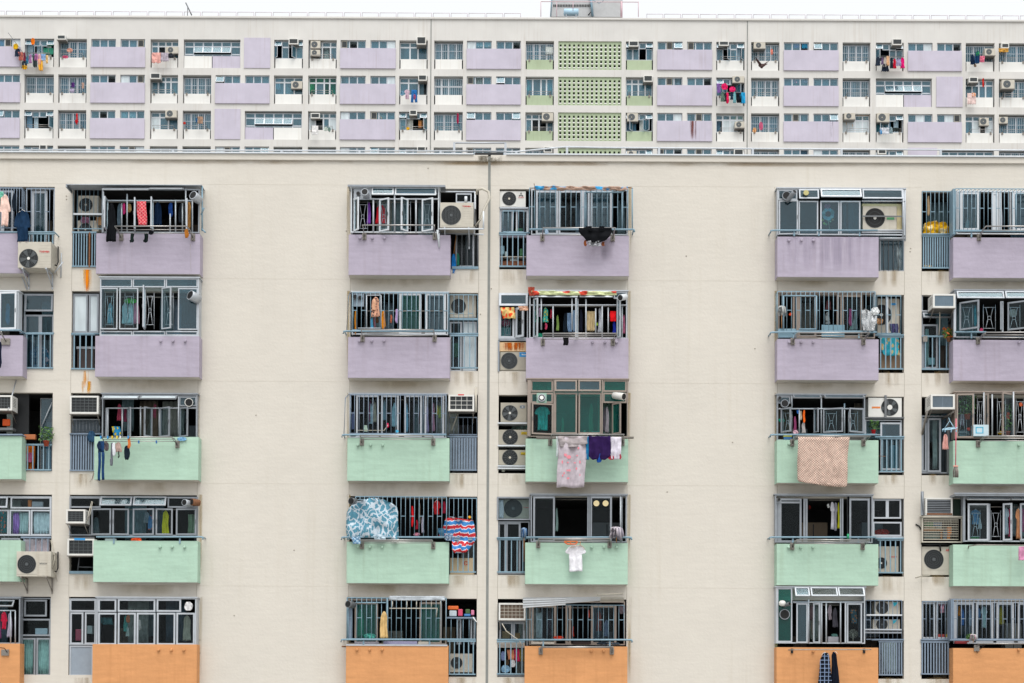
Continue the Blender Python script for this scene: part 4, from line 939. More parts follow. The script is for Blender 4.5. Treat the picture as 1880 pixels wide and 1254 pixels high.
BARS('clothes_pole',[[(330,530,0.3),(620,530,0.3),(660,470,0.3)]],'ac_cream',0.01)
HR(175,1290,577,0.47,end='l'); RK(355,1140,583,627,bx=(378,1148),by=52,label='weathered steel drying rack on @')
PG((335,472,603),685,'C',3)
WAC(1312,145,1590,320,0.0,0.35,'stained white window unit with red label, @',nx=4,ny=3,gm='ac_white')
RECTP('label_tape',[(1415,140,1480,152,0.35,0.353,'red')]); BARS('support_strut',[[(1608,70,0.1),(1608,330,0.3)]],'ac_cream',0.03)
G(1320,390,1620,575,-0.04,7,(),'rail_grey'); RL(1325,590,1618,965,10,r=0.02,m='rail_grey'); HR(1300,1620,597,0.03,m='rail_grey')
BARS('drain_hose',[[(1420,320,0.2),(1380,440,0.1),(1345,530,0.05)]],'ac_side',0.014); RECTP('window_panel',[(1330,600,1618,960,-0.25,-0.2,'#7d8894')])
unit('C',4); crop(600,890,5.875)
G(308,130,1290,560,0.36,21,(338,),'rail_blue',ret='c'); G(1320,145,1615,570,0.0,7,(348,),'rail_blue')
BARS('window_grille',[[(310,160,0.37),(570,160,0.37)],[(240,560,0.37),(240,250,0.37)]],'rail_blue',0.015)
DUCT(262,175,38,0.35,0.25,(-0.5,-1,0),'alu_dark')
CL('round',205,175,775,600,0.50,'#5a90a6','big teal bed sheet with white lattice pattern, @','check','#c0ccd6',1.9,amp=0.07,sag=-0.08,name='bed_sheet',cat='bed sheet',prof=[(0,.46,.54),(.03,.3,.72),(.08,.2,.86),(.18,.06,.97),(.3,.01,.99),(.7,0,1),(1,.02,1)])
CL('slant',265,560,370,640,0.60,'#a9c2d4','corner of a pale blue sheet folded over the handrail, @','check','#5d8cb0',4); CL('slant',500,545,640,600,0.56,'#b9ccd8','white blue cloth tucked at the handrail, @')
CL('towel',1265,360,1600,735,0.10,'#2f7cc0','red, white and blue striped bag hanging, @',name='striped_bag',cat='bag',amp=0.06,prof=[(0,.05,.35),(.06,.02,.92),(.14,.0,.95),(.3,-.05,.98),(.5,-.16,1.02),(.56,.1,1.0),(.66,.27,1),(.9,.26,.8),(1,.32,.7)])
X0,X1,Z0,Z1=rect(1265,360,1600,735,0.12)
for o_ in [bpy.data.objects['striped_bag']]:
    k=nt('bag_stripes'); mm,t_,out_=k; L_=t_.links.new
    b_=N(t_,'ShaderNodeBsdfPrincipled'); b_.inputs['Roughness'].default_value=0.6; g_=N(t_,'ShaderNodeTexCoord'); sp=N(t_,'ShaderNodeSeparateXYZ'); L_(g_.outputs['Generated'],sp.inputs[0])
    nb=N(t_,'ShaderNodeTexNoise'); nb.inputs['Scale'].default_value=2.6; L_(g_.outputs['Generated'],nb.inputs['Vector']); nm=N(t_,'ShaderNodeMath',operation='MULTIPLY_ADD'); nm.inputs[1].default_value=0.22; L_(nb.outputs['Fac'],nm.inputs[0]); L_(sp.outputs[2],nm.inputs[2])
    ml=N(t_,'ShaderNodeMath',operation='MULTIPLY'); ml.inputs[1].default_value=4.4; L_(nm.outputs[0],ml.inputs[0]); fr_=N(t_,'ShaderNodeMath',operation='FRACT'); L_(ml.outputs[0],fr_.inputs[0])
    cr=N(t_,'ShaderNodeValToRGB'); cr.color_ramp.interpolation='CONSTANT'; els=cr.color_ramp.elements; els[0].position=0; els[0].color=(*lin('#2f80c4'),1); els[1].position=0.45; els[1].color=(*lin('#e8e4e8'),1)
    for p_,c_ in ((0.55,'#c82430'),(0.9,'#e8e4e8')):
        e_=els.new(p_); e_.color=(*lin(c_),1)
    L_(fr_.outputs[0],cr.inputs[0]); L_(cr.outputs[0],b_.inputs['Base Color']); L_(b_.outputs[0],out_.inputs[0]); o_.data.materials[0]=mm
POLE(800,1290,150,0.0)
CL('narrow',910,230,938,455,0.1,'#d81f28','bright red scarf inside the bars, @'); CL('hang',960,380,985,480,0.05,'#a02030','dark red garment inside the bars, @'); CL('hang',1020,330,1048,520,0.05,'#9a98a8','grey lilac garment inside the bars, @')
CL('shirt',1140,170,1230,320,0.0,'#a82028','crimson shirt inside the bars, @'); CL('hang',1250,180,1285,310,0.0,'#8c1c34','wine garment inside the bars, @'); CL('hang',988,200,1012,420,0.0,'#605850','taupe garment inside the bars, @')
CL('lump',935,520,1005,550,0.3,'#c8889c','pink and white rag on the cage ledge, @'); CL('lump',1270,520,1365,605,0.5,'#5f7894','navy and white rag tied at the rail corner, @','spots','#c8d0d8',30)
CL('slant',1200,470,1270,555,0.1,'#44708c','slate blue cloth beside the striped bag, @'); CL('lump',1525,335,1555,362,0.14,'#e0a020','yellow clothes clip above the striped bag, @',name='clothes_clip',cat='clip')
HR(170,1310,566,0.47,end='l'); RK(365,1135,597,628,bx=(378,1148),by=50,label='dull steel drying rack under the lattice sheet, @')
PG((335,465,597),668,'C',4)
HR(1370,1615,573,0.03); RL(1330,580,1612,948,5,r=0.014)
BX(1330,790,1590,970,-0.5,-0.15,'#c8b494','carton','beige cardboard carton with a red printed mark, @','box')
mb=MB(); p=Q(1500,845,-0.13)
for k in range(16):
    a0=k*2*PI/16*0.85+0.6; a1=(k+1)*2*PI/16*0.85+0.6; r1,r2=0.055,0.025+0.02*abs(math.sin(k*0.7))
    mb.poly([p+Vector((r2*math.cos(a0),0,r2*math.sin(a0))),p+Vector((r1*math.cos(a0),0,r1*math.sin(a0))),p+Vector((r1*math.cos(a1),0,r1*math.sin(a1))),p+Vector((r2*math.cos(a1),0,r2*math.sin(a1)))],'red')
mb.build('printed_mark',NEAR)
unit('C',5); crop(600,1080,5.875)
W((225,120,1290,605),0.08,[(150,600,[(300,550,'f','glass_green'),(660,975,'o'),(1000,1240,'f','glass_green')])],'bronze','glass_green',fw=0.05)
RECTP('post',[(228,180,275,545,0.30,0.34,'rail_grey')])
G(215,105,1285,548,0.36,21,(320,),'rail_blue',ret='c'); BARS('window_grille',[[(655,110,0.37),(655,545,0.37)],[(310,155,0.38),(640,155,0.38)],[(230,180,0.38),(230,545,0.38)]],'rail_blue',0.018)
DUCT(228,170,38,0.36,0.25,(-0.6,-1,0.1),'alu_dark')
mb=MB(); clothmesh(mb,Q(675,110,0.6).x,Q(1275,110,0.6).x,Q(970,130,0.6).z,Q(970,85,0.6).z,-0.62,PROF['towel'],cloth('#b0b8bf'),0.02,1,nx=24,nz=3); o=mb.build('awning',None,solid=0.012); tag(o,'rolled grey canvas awning above the bars, orange row, third column','awning')
BARS('awning_pole',[[(675,217,0.62),(1195,217,0.62)],[(708,140,0.6),(708,200,0.6)],[(865,140,0.6),(865,200,0.6)],[(968,140,0.6),(968,200,0.6)],[(1128,140,0.6),(1128,200,0.6)],[(1190,217,0.62),(1180,310,0.45)],[(1225,140,0.6),(1225,205,0.5)]],'ac_cream',0.013)
CL('hang',330,225,400,520,-0.05,'#6fb0a4','pale green cloth behind the bars, @'); CL('hang',570,250,660,540,0.42,'#cdae78','sand coloured long cloth hanging on the bars, @',name='hanging_cloth'); CL('lump',395,490,530,545,0.1,'#4f9f94','sea green stool seat behind the bars, @',name='stool',cat='stool')
HR(165,1605,553,0.46,posts=(395,1108),end='l',by=48)
PG((325,462,595),660,'C',5); RECTP('parapet_cap',[(210,605,1300,622,0.05,0.44,'alu_light')]); BARS('cage_brace',[[(165,628,0.45),(205,630,0.2)]],'rusty',0.02)
RECTP('window_panel',[(610,570,975,608,0.2,0.24,'#9c98b4'),(985,575,1095,605,0.2,0.24,'#c0b8ac'),(300,575,560,603,0.2,0.24,'#8c8890')])
W((1295,330,1605,610),-0.1,[(330,605,[(1400,1450,'f'),(1550,1600,'f')])],'alu',outer=False); RECTP('shelf',[(1290,310,1600,325,-0.3,0.03,'rail_grey')])
for k,(a,b,t,e,c,n,w) in enumerate(((1305,1420,190,230,'#d8682c','orange and yellow packet','packet'),(1415,1465,225,300,'#c84868','pink jar','jar'),(1480,1550,275,303,'#3f78b0','blue tub','tub'),(1320,1400,240,303,'#b8c4cc','silver bowl stack','bowls'),(1495,1545,225,275,'#3f5c34','green pot','pot'),(1555,1590,235,290,'#c87898','rose coloured cup','cup'))):
    BX(a,t,b,e,-0.25,-0.05,c,w if w!='bowls' else 'bowl',f'{n} on the shelf above the railing, @',w,0.02)
BARS('cable',[[(1575,310,0.02),(1600,345,0.05),(1630,375,0.05)]],'white',0.014)
G(1340,325,1600,548,0.0,5,(),'rail_blue'); RL(1300,560,1605,935,6,r=0.014)
AC(1320,705,1570,905,-0.6,-0.15,'beige outdoor unit behind the balusters, @',fx=1400,fy=805,fr=62,style='mesh')
# ================================================================ column D
unit('D',1); crop(880,320,5.875)
G(540,150,1605,590,0.42,20,(353,),'rail_blue',ret='c')
W((560,160,1600,655),0.08,[(175,650,[(610,850,'f','glass_teal'),(855,1110,'f','glass_dark'),(1110,1190,'f'),(1200,1430,'f','glass_teal')])],'alu_light','glass_dark',fw=0.05)
BARS('window_grille',[[(1140,195,0.43),(1540,195,0.43)],[(1140,195,0.43),(1140,585,0.43)],[(1540,195,0.43),(1540,585,0.43)],[(1650,145,0.3),(1650,590,0.45)]],'rail_blue',0.018)
mb=MB(); A_=Q(595,150,0.6); B_=Q(1600,150,0.6); 
clothmesh(mb,A_.x,B_.x,A_.z-0.045,A_.z+0.05,-0.6,PROF['towel'],cloth('#b09484','spots','#3f98cc',3.0),0.04,2,nx=60,nz=5,freq=7); o=mb.build('tarpaulin',None,solid=0.02); tag(o,'ragged blue and pinkish tarpaulin strip along the cage top, @'.replace('@',LOC[0]),'tarpaulin')
BARS('cage_brace',[[(590,100,0.5),(600,150,0.5),(540,150,0.4)],[(1600,140,0.55),(1650,150,0.45)]],'rusty',0.012)
HR(540,1665,595,0.48,end='r'); RK(690,1465,578,655,'steel drying rack with black shorts on @',bx=(680,1440),by=55,nr=2)
CL('slant',1075,575,1425,735,0.88,'#0b0d12','pair of black sports shorts spread over the rack, @',name='shorts',cat='shorts',prof=[(0,.0,1),(.25,-.02,1.02),(.6,.12,.95),(.9,.25,.8),(1,.4,.6)],amp=0.02)
CL('towel',1150,560,1215,610,0.90,'#0b0d12','black waistband folded on the rack, left of two, @',group='black waistbands on one rack'); CL('towel',1295,560,1350,610,0.90,'#0b0d12','black waistband folded on the rack, right of two, @')
CL('slant',1165,720,1315,775,0.84,'#a8aab0','grey lining below the black shorts, @'); CL('narrow',1125,710,1160,775,0.84,'#8c4f2c','brown strap below the black shorts, @'); CL('narrow',1315,725,1355,775,0.84,'#7c4830','brown buckle below the black shorts, @')
AC(220,182,500,352,-0.5,-0.05,'white outdoor unit with three diamond badge beside the seam, @',fx=322,fy=265,fr=74,style='sun',body='ac_white',bracket=None)
o=bpy.data.objects
mb=MB(); p=Q(450,222,-0.035)
for a in (90,210,330):
    v=Vector((math.cos(math.radians(a)),0,math.sin(math.radians(a)))); w_=Vector((-v.z,0,v.x))*0.020; c_=p+v*0.036; mb.poly([p,c_+w_*0.9,p+v*0.072,c_-w_*0.9],'dark')
AC1=[q for q in bpy.data.objects if q.name.startswith('air_conditioner') and 'three diamond' in (q.get('label') or '')][0]
mb.build('badge',AC1); text('MITSUBISHI',(Q(452,248,-0.03).x,p.y,Q(452,248,-0.03).z),px(9),'red',AC1)
RECTP('shelf',[(212,355,530,368,-0.4,0.0,'alu_light')])
W((215,370,530,1000),-0.06,[(385,640,[(222,365,'f','glass_teal'),(395,525,'f','glass_dark')]),(660,995,[(222,525,'o')])],'alu_light',fw=0.04)
G(255,395,480,620,0.0,5,(),'rail_blue'); HR(212,540,632,0.03); RL(215,640,505,1000,5,r=0.013)
for k,(a,b,t,e,c,n,w) in enumerate(((228,270,770,860,'#88aebc','pale blue jug','jug'),(275,300,830,900,'#a8bcc0','grey bottle','bottle'),(435,470,800,880,'#3a6f48','green bottle','bottle'),(230,500,930,985,'#8c5434','long brown crate','crate'),(390,420,580,615,'#5cb83c','lime green cup','cup'),(245,285,560,620,'#a85860','red floral pot','pot'),(420,470,580,610,'#3a7f5c','green tub','tub'),(330,410,905,940,'#b8c0c0','white basin','basin'))):
    BX(a,t,b,e,-0.4,-0.22,c,w,f'{n} inside the narrow bay by the seam, @',w,0.02)
RECTP('shelf',[(225,885,505,892,-0.4,-0.1,'ac_cream'),(215,640,530,680,-0.15,-0.08,'#8f8a98')])
stain(1120,690,1450,960,'#6a6272',0.423,9,0.3,(1.5,0.5))  # shadow of the black shorts, painted onto the balcony front
CL('lump',705,595,745,645,0.7,'#9cb4cc','pale blue mesh bag tied to the rack, @')
unit('D',2); crop(880,510,5.875)
W((208,165,525,655),0.02,[(170,315,[(212,525,'t10','glass_teal')]),(325,650,[(212,380,'f','glass_dark'),(395,505,'l35','glass_dark')])],'alu_light','glass_dark',fw=0.055)
CL('slant',228,320,395,440,0.12,'#dcbf7c','orange and yellow towel over the casement, @','spots','#e05028',6); CL('slant',420,305,530,355,0.4,'#c8a088','peach rag over the casement head, @')
H(270,420,335,640,-0.05); CL('lump',232,455,335,520,-0.2,'#b03864','magenta bundle behind the small grille, @'); BX(232,535,340,640,-0.4,-0.2,'#5fa4a4','washing_basket','teal basket with stickers behind the small grille, @','basket',0.02)
stain(240,700,500,790,'#b0581c',0.02,5,1.0,(14,1.5)); RECTP('infill_panel',[(215,695,505,793,-0.1,0.01,'#c9ab84'),(208,655,505,680,-0.05,0.03,'alu')])
RECTP('frame_post',[(200,670,218,1010,-0.05,0.03,'alu')])
AC(225,800,520,1000,-0.4,0.0,'grey outdoor unit with blue badge half behind the lilac balcony, @',fx=322,fy=897,fr=88,style='vert',body='ac_side',panel=True,logo=('Midea',480,828,15,'white'))
RECTP('badge',[(432,805,508,855,0.0,0.004,'blue')])
W((540,145,1595,655),0.40,[(150,225,[(545,1065,'t20','glass_dark'),(1080,1440,'t20','glass_dark'),(1450,1590,'f','glass_teal')]),
  (228,650,[(590,668,'l55'),(1000,1050,'f') if False else (985,1055,'r70'),(1140,1165,'o'),(1490,1545,'l50')])],'alu_light','glass',fw=0.035)
BARS('window_grille',[[(545,295,0.4),(1590,295,0.4)],[(795,305,0.4),(795,650,0.4)],[(1150,230,0.4),(1150,650,0.4)],[(1325,305,0.4),(1325,650,0.4)],[(668,225,0.42),(668,560,0.42)],[(1000,225,0.42),(1000,560,0.42)],[(1063,230,0.38),(1063,650,0.38)],[(1390,320,0.36),(1390,600,0.36)],[(1540,300,0.38),(1540,650,0.38)],[(1255,330,0.36),(1255,600,0.36)]],'alu_light',0.02)
mb=MB(); A_=Q(560,160,0.55); B_=Q(1480,160,0.55); clothmesh(mb,A_.x,B_.x,A_.z-0.05,A_.z+0.05,-0.5,PROF['towel'],cloth('#c8d0a0','spots','#c84838',3.2),0.03,2,nx=50,nz=5,freq=6); o_=mb.build('tarpaulin',None,solid=0.02); tag(o_,'red, green and cream patterned cloth laid along the window head, @'.replace('@',LOC[0]),'cloth')
CL('slant',525,100,600,195,0.5,'#a04838','brown red cloth corner sticking up at the window head, @')
DUCT(1520,215,34,0.42,0.28,(-0.6,-0.9,-0.3),'alu_white')
POLE(560,1580,310,0.15)
for k,(a,b,t,e,c,n,kk) in enumerate(((600,640,330,480,'#4f9480','green grey','hang'),(640,668,320,420,'#b098b0','mauve','hang'),(685,745,320,480,'#48b0a4','turquoise print','hang'),(706,735,490,560,'#c04868','raspberry','narrow'),(765,782,340,440,'#b83048','red','narrow'),(830,860,400,570,'#6f8a48','olive striped','hang'),(905,945,380,585,'#14202c','black','hang'),(945,1000,380,585,'#7c98b8','dusty blue','slant'),(1000,1070,350,585,'#88a4c0','light denim','slant'),(1080,1115,340,580,'#1c2030','ink dark','hang'),(1280,1325,330,590,'#b8bcc4','white grey','dress'),(1438,1475,470,600,'#2030a0','deep blue','hang'),(1548,1575,400,600,'#d07898','pink','hang'))):
    CL(kk,a,t,b,e,0.2,c,f'{n} garment hanging in the crowded window, @','spots' if 'print' in n else None,'#d8c850',16)
CL('towel',1160,362,1250,575,0.25,'#c4b088','sand coloured towel on a rail in the window, @'); CL('towel',1410,360,1475,470,0.3,'#e01820','bright red square cloth in the window, @'); CL('towel',1245,485,1278,515,0.3,'#a8c848','lime green peg basket in the window, @',name='peg_basket',cat='basket')
CL('lump',605,600,690,640,0.3,'#2a8c70','green tray on the sill, @',name='tray',cat='tray')
RK(688,1490,600,662,'heavy steel drying rack with mesh shelf on @',bx=(685,1440),by=60,nr=4); CL('narrow',905,645,965,728,0.8,'#0e0e12','single black sock on the heavy rack, @',prof=[(0,0,1),(1,.05,.9)])
PG((1220,1355,1480),692,'D',2)
unit('D',3); crop(880,690,5.875)
W((520,40,1605,660),0.42,[(45,172,[(555,795,'f','glass_green'),(812,1055,'t5','glass_teal'),(1065,1312,'t5','glass_teal'),(1335,1590,'f','glass_green')]),
 (182,292,[(555,795,'f','glass_green'),(1335,1590,'f','glass_green')]),(182,625,[(812,1055,'f','glass_green'),(1070,1318,'f','glass_green')]),
 (300,640,[(553,795,'r14','glass_dark'),(1440,1585,'l55','glass_green')])],'bronze','glass_green',fw=0.04)
RECTP('frame_post',[(800,45,812,640,0.40,0.45,'bronze'),(1320,45,1332,640,0.40,0.45,'bronze'),(520,45,555,650,0.39,0.44,'bronze')])
mb=MB(); p=Q(672,240,0.46); mb.box(p.x-0.13,p.x+0.13,-0.46,-0.43,p.z-0.13,p.z+0.13,'#8fb0a0'); mb.lathe(Vector((p.x,-0.46,p.z)),(0,-1,0),[(0,0.11),(0.06,0.10)],'alu_light',20); mb.lathe(Vector((p.x,-0.521,p.z)),(0,-1,0),[(0,0.08),(0.002,0.08)],'black',20); mb.lathe(Vector((p.x,-0.524,p.z)),(0,-1,0),[(0,0.055),(0.01,0.05)],'white',20); mb.build('exhaust_fan',NEAR)
DUCT(1560,225,38,0.42,0.35,(0.85,-0.8,-0.25),'ac_white')
CL('tee',595,332,770,590,0.25,'#2fa8a0','turquoise t-shirt hanging behind the open bronze casement, @',hanger=False)
CL('hang',1360,330,1400,615,0.3,'#8c8890','grey garment beside the bronze casement, @'); CL('hang',1335,330,1365,600,0.25,'#5c5560','charcoal garment beside the bronze casement, @'); CL('hang',885,450,915,625,0.1,'#6f9088','grey green garment behind tinted glass, @'); CL('hang',1180,300,1230,625,0.1,'#5f8880','long dim garment behind tinted glass, @')
BX(1125,585,1145,625,0.3,0.36,'#3fb0b8','bottle','small aqua bottle on the bay sill, @','bottle',0.01); BX(1210,600,1300,628,0.3,0.36,'#28a0c8','hanger_bundle','bundle of blue plastic hangers on the bay sill, @','hangers')
AC(230,290,510,498,-0.4,0.02,'topmost of three stacked outdoor units, blue badge, @',fx=330,fy=402,fr=83,style='blades',body='ac_side',plate=False,logo=('M',465,337,16,'white'))
RECTP('badge',[(438,318,492,355,0.02,0.024,'blue')])
AC(208,582,515,742,-0.4,0.0,'middle one of three stacked outdoor units, with sunburst guard, @',fx=333,fy=662,fr=82,style='sun',body='ac_side',plate=False)
AC(208,800,500,960,-0.4,0.0,'lowest of three stacked outdoor units, with sunburst guard, @',fx=330,fy=882,fr=82,style='sun',body='ac_side',plate=False)
RECTP('energy_label',[(452,605,512,635,0.0,0.004,'yellow'),(447,825,497,855,0.0,0.004,'yellow')])
RECTP('shelf',[(198,502,515,516,-0.4,0.05,'alu_white'),(198,745,497,760,-0.4,0.05,'alu_white'),(198,965,497,978,-0.4,0.05,'alu_white'),(198,990,497,1003,-0.4,0.05,'alu_white')])
BX(240,1005,275,1035,-0.2,-0.1,'#b0b4ac','bowl','grey bowl at the bottom of the niche, @','bowl',0.02)
RK(780,1560,632,672,'brown pole drying rack loaded with towels on @',bx=(765,1545),by=88,d=0.5,out=0.35)
BARS('clothes_pole',[[(615,672,0.62),(1665,668,0.62)]],'steel_dull',0.03)
CL('sheet',835,655,1165,1205,0.86,'#b9b0b8','long grey towel with pink bow print, @','spots','#b9b0b8',5,name='towel',cat='towel',prof=[(0,.04,1),(.3,.04,.98),(1,.0,.90)])
TW=bpy.data.objects['towel']
# printed pink marks on the towel, kept as plain blots and bows
mb=MB()
def blot(x,y,rx,ry,c,n=12):
    p=Q(x,y,0.905); mb.poly([p+Vector((px(rx)*math.cos(2*PI*k/n)*(1+0.15*math.sin(k*2.3)),0,px(ry)*math.sin(2*PI*k/n))) for k in range(n)],c)
for (x,y,rx,ry) in ((930,850,16,22),(965,875,24,20),(1070,780,10,14),(895,930,8,20),(955,935,10,8),(1085,930,7,18),(955,1020,16,10),(975,1020,10,14),(1048,1000,9,14),(900,1075,8,12),(1078,1070,12,14),(958,1105,14,11),(1060,1112,12,12),(915,1050,9,12),(1030,938,12,7),(1010,755,12,5),(1055,860,10,8)): blot(x,y,rx,ry,'#d8808c')
mb.build('printed_pattern',TW)
CL('slant',850,650,1165,768,0.90,'#a29a9c','folded grey top hem of the long towel, @',name='hand_towel',cat='towel',prof=[(0,0,1),(.7,.02,1),(1,.08,.6)])
CL('towel',1150,655,1185,905,0.84,'#1f78a8','narrow blue towel between the grey and purple ones, @')
CL('round',1180,650,1418,905,0.86,'#2a1648','dark purple shirt slung over the pole, @',prof=[(0,0,1),(.6,0,1),(.85,.0,.98),(1,.2,.75)]); CL('narrow',1255,840,1325,935,0.84,'#1f50a0','blue inner garment under the purple shirt, @')
CL('towel',1412,660,1530,900,0.86,'#d4d0dc','white towel with pale lilac bands on the pole, @'); CL('lump',1390,860,1455,905,0.85,'#b03048','red hem showing under the white towel, @'); CL('narrow',1512,845,1532,900,0.88,'#a83848','small red corner at the white towel edge, @')
CL('narrow',828,655,850,880,0.86,'#c6cdd0','slim white cloth at the edge of the grey towel, @')
unit('D',4); crop(880,890,5.875)
W((555,110,1590,620),0.28,[(125,615,[(580,815,'f','glass_dark'),(1165,1200,'f'),(1195,1430,'f','glass_dark'),(1520,1545,'f')])],'alu','glass_dark',fw=0.05)
BARS('window_grille',[[(1525,130,0.28),(1525,610,0.28)]],'alu_light',0.025)
for x in (1263,1362):
    mb=MB(); p=Q(x,200,0.30); mb.lathe(Vector((p.x,-0.285,p.z)),(0,-1,0),[(0,px(32)),(0.01,px(32))],'#d9c89a',20); mb.build('vent_cap',NEAR)
W((190,130,550,380),0.02,[(135,378,[(195,548,'f','glass_dark')])],'alu',fw=0.03)
AC(205,158,540,362,-0.45,-0.12,'outdoor unit behind glass in the narrow bay, @',fx=365,fy=255,fr=98,style='mesh',body='ac_side',logo=('TOSHIBA',505,245,10,'red'),plate=False)
CL('towel',210,165,262,360,-0.06,'#b8bcc4','white plastic sheet beside the boxed outdoor unit, @')
W((190,395,540,965),-0.08,[(405,960,[(200,290,'f'),(285,445,'f')])],'alu','glass_dark',fw=0.05)
HR(188,640,575,0.05); HR(505,1635,567,0.47,end='r'); RL(192,580,500,948,5,r=0.013)
def MOP(x,y0,y1,w,h,d,hc,sc_,label,head='up'):
    a=Q(x,y0,d); b=Q(x,y1,d); t=thing('mop',(a.x,a.y,min(a.z,b.z)),label.replace('@',LOC[0]),'mop'); mb=MB(); mb.tube([a,b],0.011,sc_,6); mb.build('handle',t)
    yy=y0 if head=='up' else y1; mb=MB(); c=Q(x,yy,d); s=1 if head=='up' else -1
    for k in range(34):
        aa=R.random()*2*PI; rr=px(w)*0.5*R.random()**0.5; hh=px(h)
        if head=='up': pts=[c+Vector((0,0,hh*0.5)),c+Vector((rr*math.cos(aa),rr*math.sin(aa)*0.6,hh*(0.35+0.1*R.random()))),c+Vector((rr*1.3*math.cos(aa),rr*math.sin(aa)*0.7,-hh*(0.1+0.4*R.random())))]
        else: pts=[c,c+Vector((rr*math.cos(aa)*0.7,rr*math.sin(aa)*0.6,-hh*0.4)),c+Vector((rr*1.0*math.cos(aa),rr*math.sin(aa)*0.7,-hh*(0.85+0.15*R.random())))]
        mb.tube(pts,px(w)*0.07,cloth(hc[k%len(hc)]),4)
    mb.build('mop_head',t)
MOP(482,520,830,62,110,0.12,['#6f94c0','#4a6c98','#a8c0d8'],'wood','blue string mop propped head up at the railing, @')
MOP(1478,525,620,130,130,0.6,['#a8a0ac','#8c8894','#c4bcc4'],'wood','grey lilac string mop resting on the handrail, @')
RK(642,1415,580,612,'thin steel drying rack with orange hanger on @',bx=(635,1405),by=60)
CL('tee',925,650,1155,935,0.62,'#e4e4ea','small white t-shirt hanging against the green wall, @',hanger=False)
H_=MB(); H_.qt([(915,615,0.75),(950,640,0.75),(1040,640,0.75),(1060,615,0.75)],0.022,'#e07040'); H_.qt([(985,612,0.75),(985,640,0.75)],0.015,'#e07040'); H_.qt([(915,612,0.75),(1060,612,0.75)],0.018,'#e88850'); o_=H_.build('clothes_hanger',None); tag(o_,'orange plastic hanger clipped on the thin rack, lower green row, fourth column','hanger')
H_=MB(); H_.qt([(985,680,0.62),(1040,660,0.64),(1095,650,0.66),(1140,690,0.62)],0.010,'#d8c8b0'); H_.qt([(1088,655,0.65),(1088,612,0.78)],0.008,'#e0a060'); o_=H_.build('clothes_hanger',None); tag(o_,'pale hanger holding the small white t-shirt, lower green row, fourth column','hanger')
PG((1212,1345,1480),670,'D',4); POLE(600,1500,160,-0.3)
CL('hang',822,250,850,500,-0.1,'#7f9894','pale garment at the edge of the dark opening, @')
unit('D',5); crop(880,1070,5.875)
WAC(208,218,498,402,0.0,0.15,'clean white window unit with brown mesh, @',nx=6,ny=4,gm='ac_cream',back='#5c4c40',bm='#6a5a4c')
W((190,410,520,1010),-0.08,[(425,640,[(215,360,'f','glass_dark'),(365,490,'f','glass_dark')])],'alu',fw=0.045)
BARS('drain_hose',[[(245,440,0.15),(290,520,0.14),(370,580,0.12),(430,620,0.1),(460,680,0.08)]],'ac_cream',0.014)
G(510,240,1560,612,0.36,20,(398,),'rail_blue',ret=None)
W((540,200,1570,670),0.06,[(240,665,[(560,830,'f','glass_dark'),(930,990,'f'),(1205,1480,'f','glass_dark')])],'bronze','glass_dark',fw=0.06)
mb=MB()
for k,(xa,xb,ya,yb,da) in enumerate(((470,930,160,270,0.72),(925,1305,155,222,0.70),(1300,1562,160,208,0.66))):
    a=Q(xa,ya,da); b=Q(xb,ya-3,da); n=8
    for i in range(n):
        f0=i/n; f1=(i+1)/n; ha=px((yb-ya)); hb=px({0:80,1:40,2:45}[k])
        z0a=a.z-ha*f0; z1a=a.z-ha*f1+0.004; z0b=b.z-hb*f0; z1b=b.z-hb*f1+0.004
        mb.poly([(a.x,-da-0.02*(i%2),z1a),(b.x,-da-0.02*(i%2),z1b),(b.x,-da-0.025,z0b),(a.x,-da-0.025,z0a)],'alu_white' if k<2 else 'ac_cream'); 
        if k<2: mb.poly([(a.x,-da-0.003,z1a-0.006),(b.x,-da-0.003,z1b-0.006),(b.x,-da-0.003,z1b+0.006),(a.x,-da-0.003,z1a+0.006)],'ac_side')
    mb.box(a.x,b.x,-da+0.002,-0.36,a.z-0.02,a.z-0.012,'alu_white')
o_=mb.build('awning_blind',None); tag(o_,'sagging white slatted blind above the bars, orange row, fourth column','blind')
BARS('rolled_blind',[[(1270,130,0.3),(1550,118,0.3)]],'ac_side',0.02)
HR(188,1640,615,0.47,posts=(690,1408),end='r',by=60); RL(190,625,490,990,5,r=0.014)
POLE(560,1480,270,-0.1)
for k,(a,b,t,e,c,n,kk) in enumerate(((612,680,320,600,'#a8b4b8','white and green patterned','slant'),(740,780,300,560,'#3a3440','dark plum','hang'),(1000,1020,470,580,'#b83820','red orange','hang'),(1170,1190,290,380,'#b84838','brick red','narrow'),(1265,1320,300,520,'#8c4f48','brown rose','hang'),(1340,1400,400,580,'#6f7c94','grey blue','hang'))):
    CL(kk,a,t,b,e,-0.1,c,f'{n} garment behind the blue bars, @')
CL('lump',800,575,910,605,0.1,'#d84828','orange red bundle on the sill, @'); CL('lump',1265,640,1400,668,0.38,'#3a4450','dark and white shoe on the parapet, first of two, @',name='shoe',cat='shoe'); CL('lump',1420,645,1520,668,0.38,'#4a5460','slate shoe on the parapet, second of two, @',name='shoe',cat='shoe')
CL('lump',1500,230,1575,335,0.35,'#5c5258','crumpled dark mesh bag in the cage corner, @')
for k,(a,b,t,e,c,n,kk) in enumerate(((232,285,740,840,'#7888b0','blue lilac','lump'),(300,380,720,830,'#c08060','salmon','slant'),(375,440,710,850,'#b82858','magenta','slant'),(335,390,830,910,'#d4d4d8','white','lump'),(235,330,890,970,'#88b0cc','pale blue patterned','lump'),(430,480,720,850,'#7a6a30','olive','slant'),(270,320,830,890,'#504030','brown','lump'))):
    CL(kk,a,t,b,e,-0.15,c,f'{n} bundle piled behind the balusters, @')
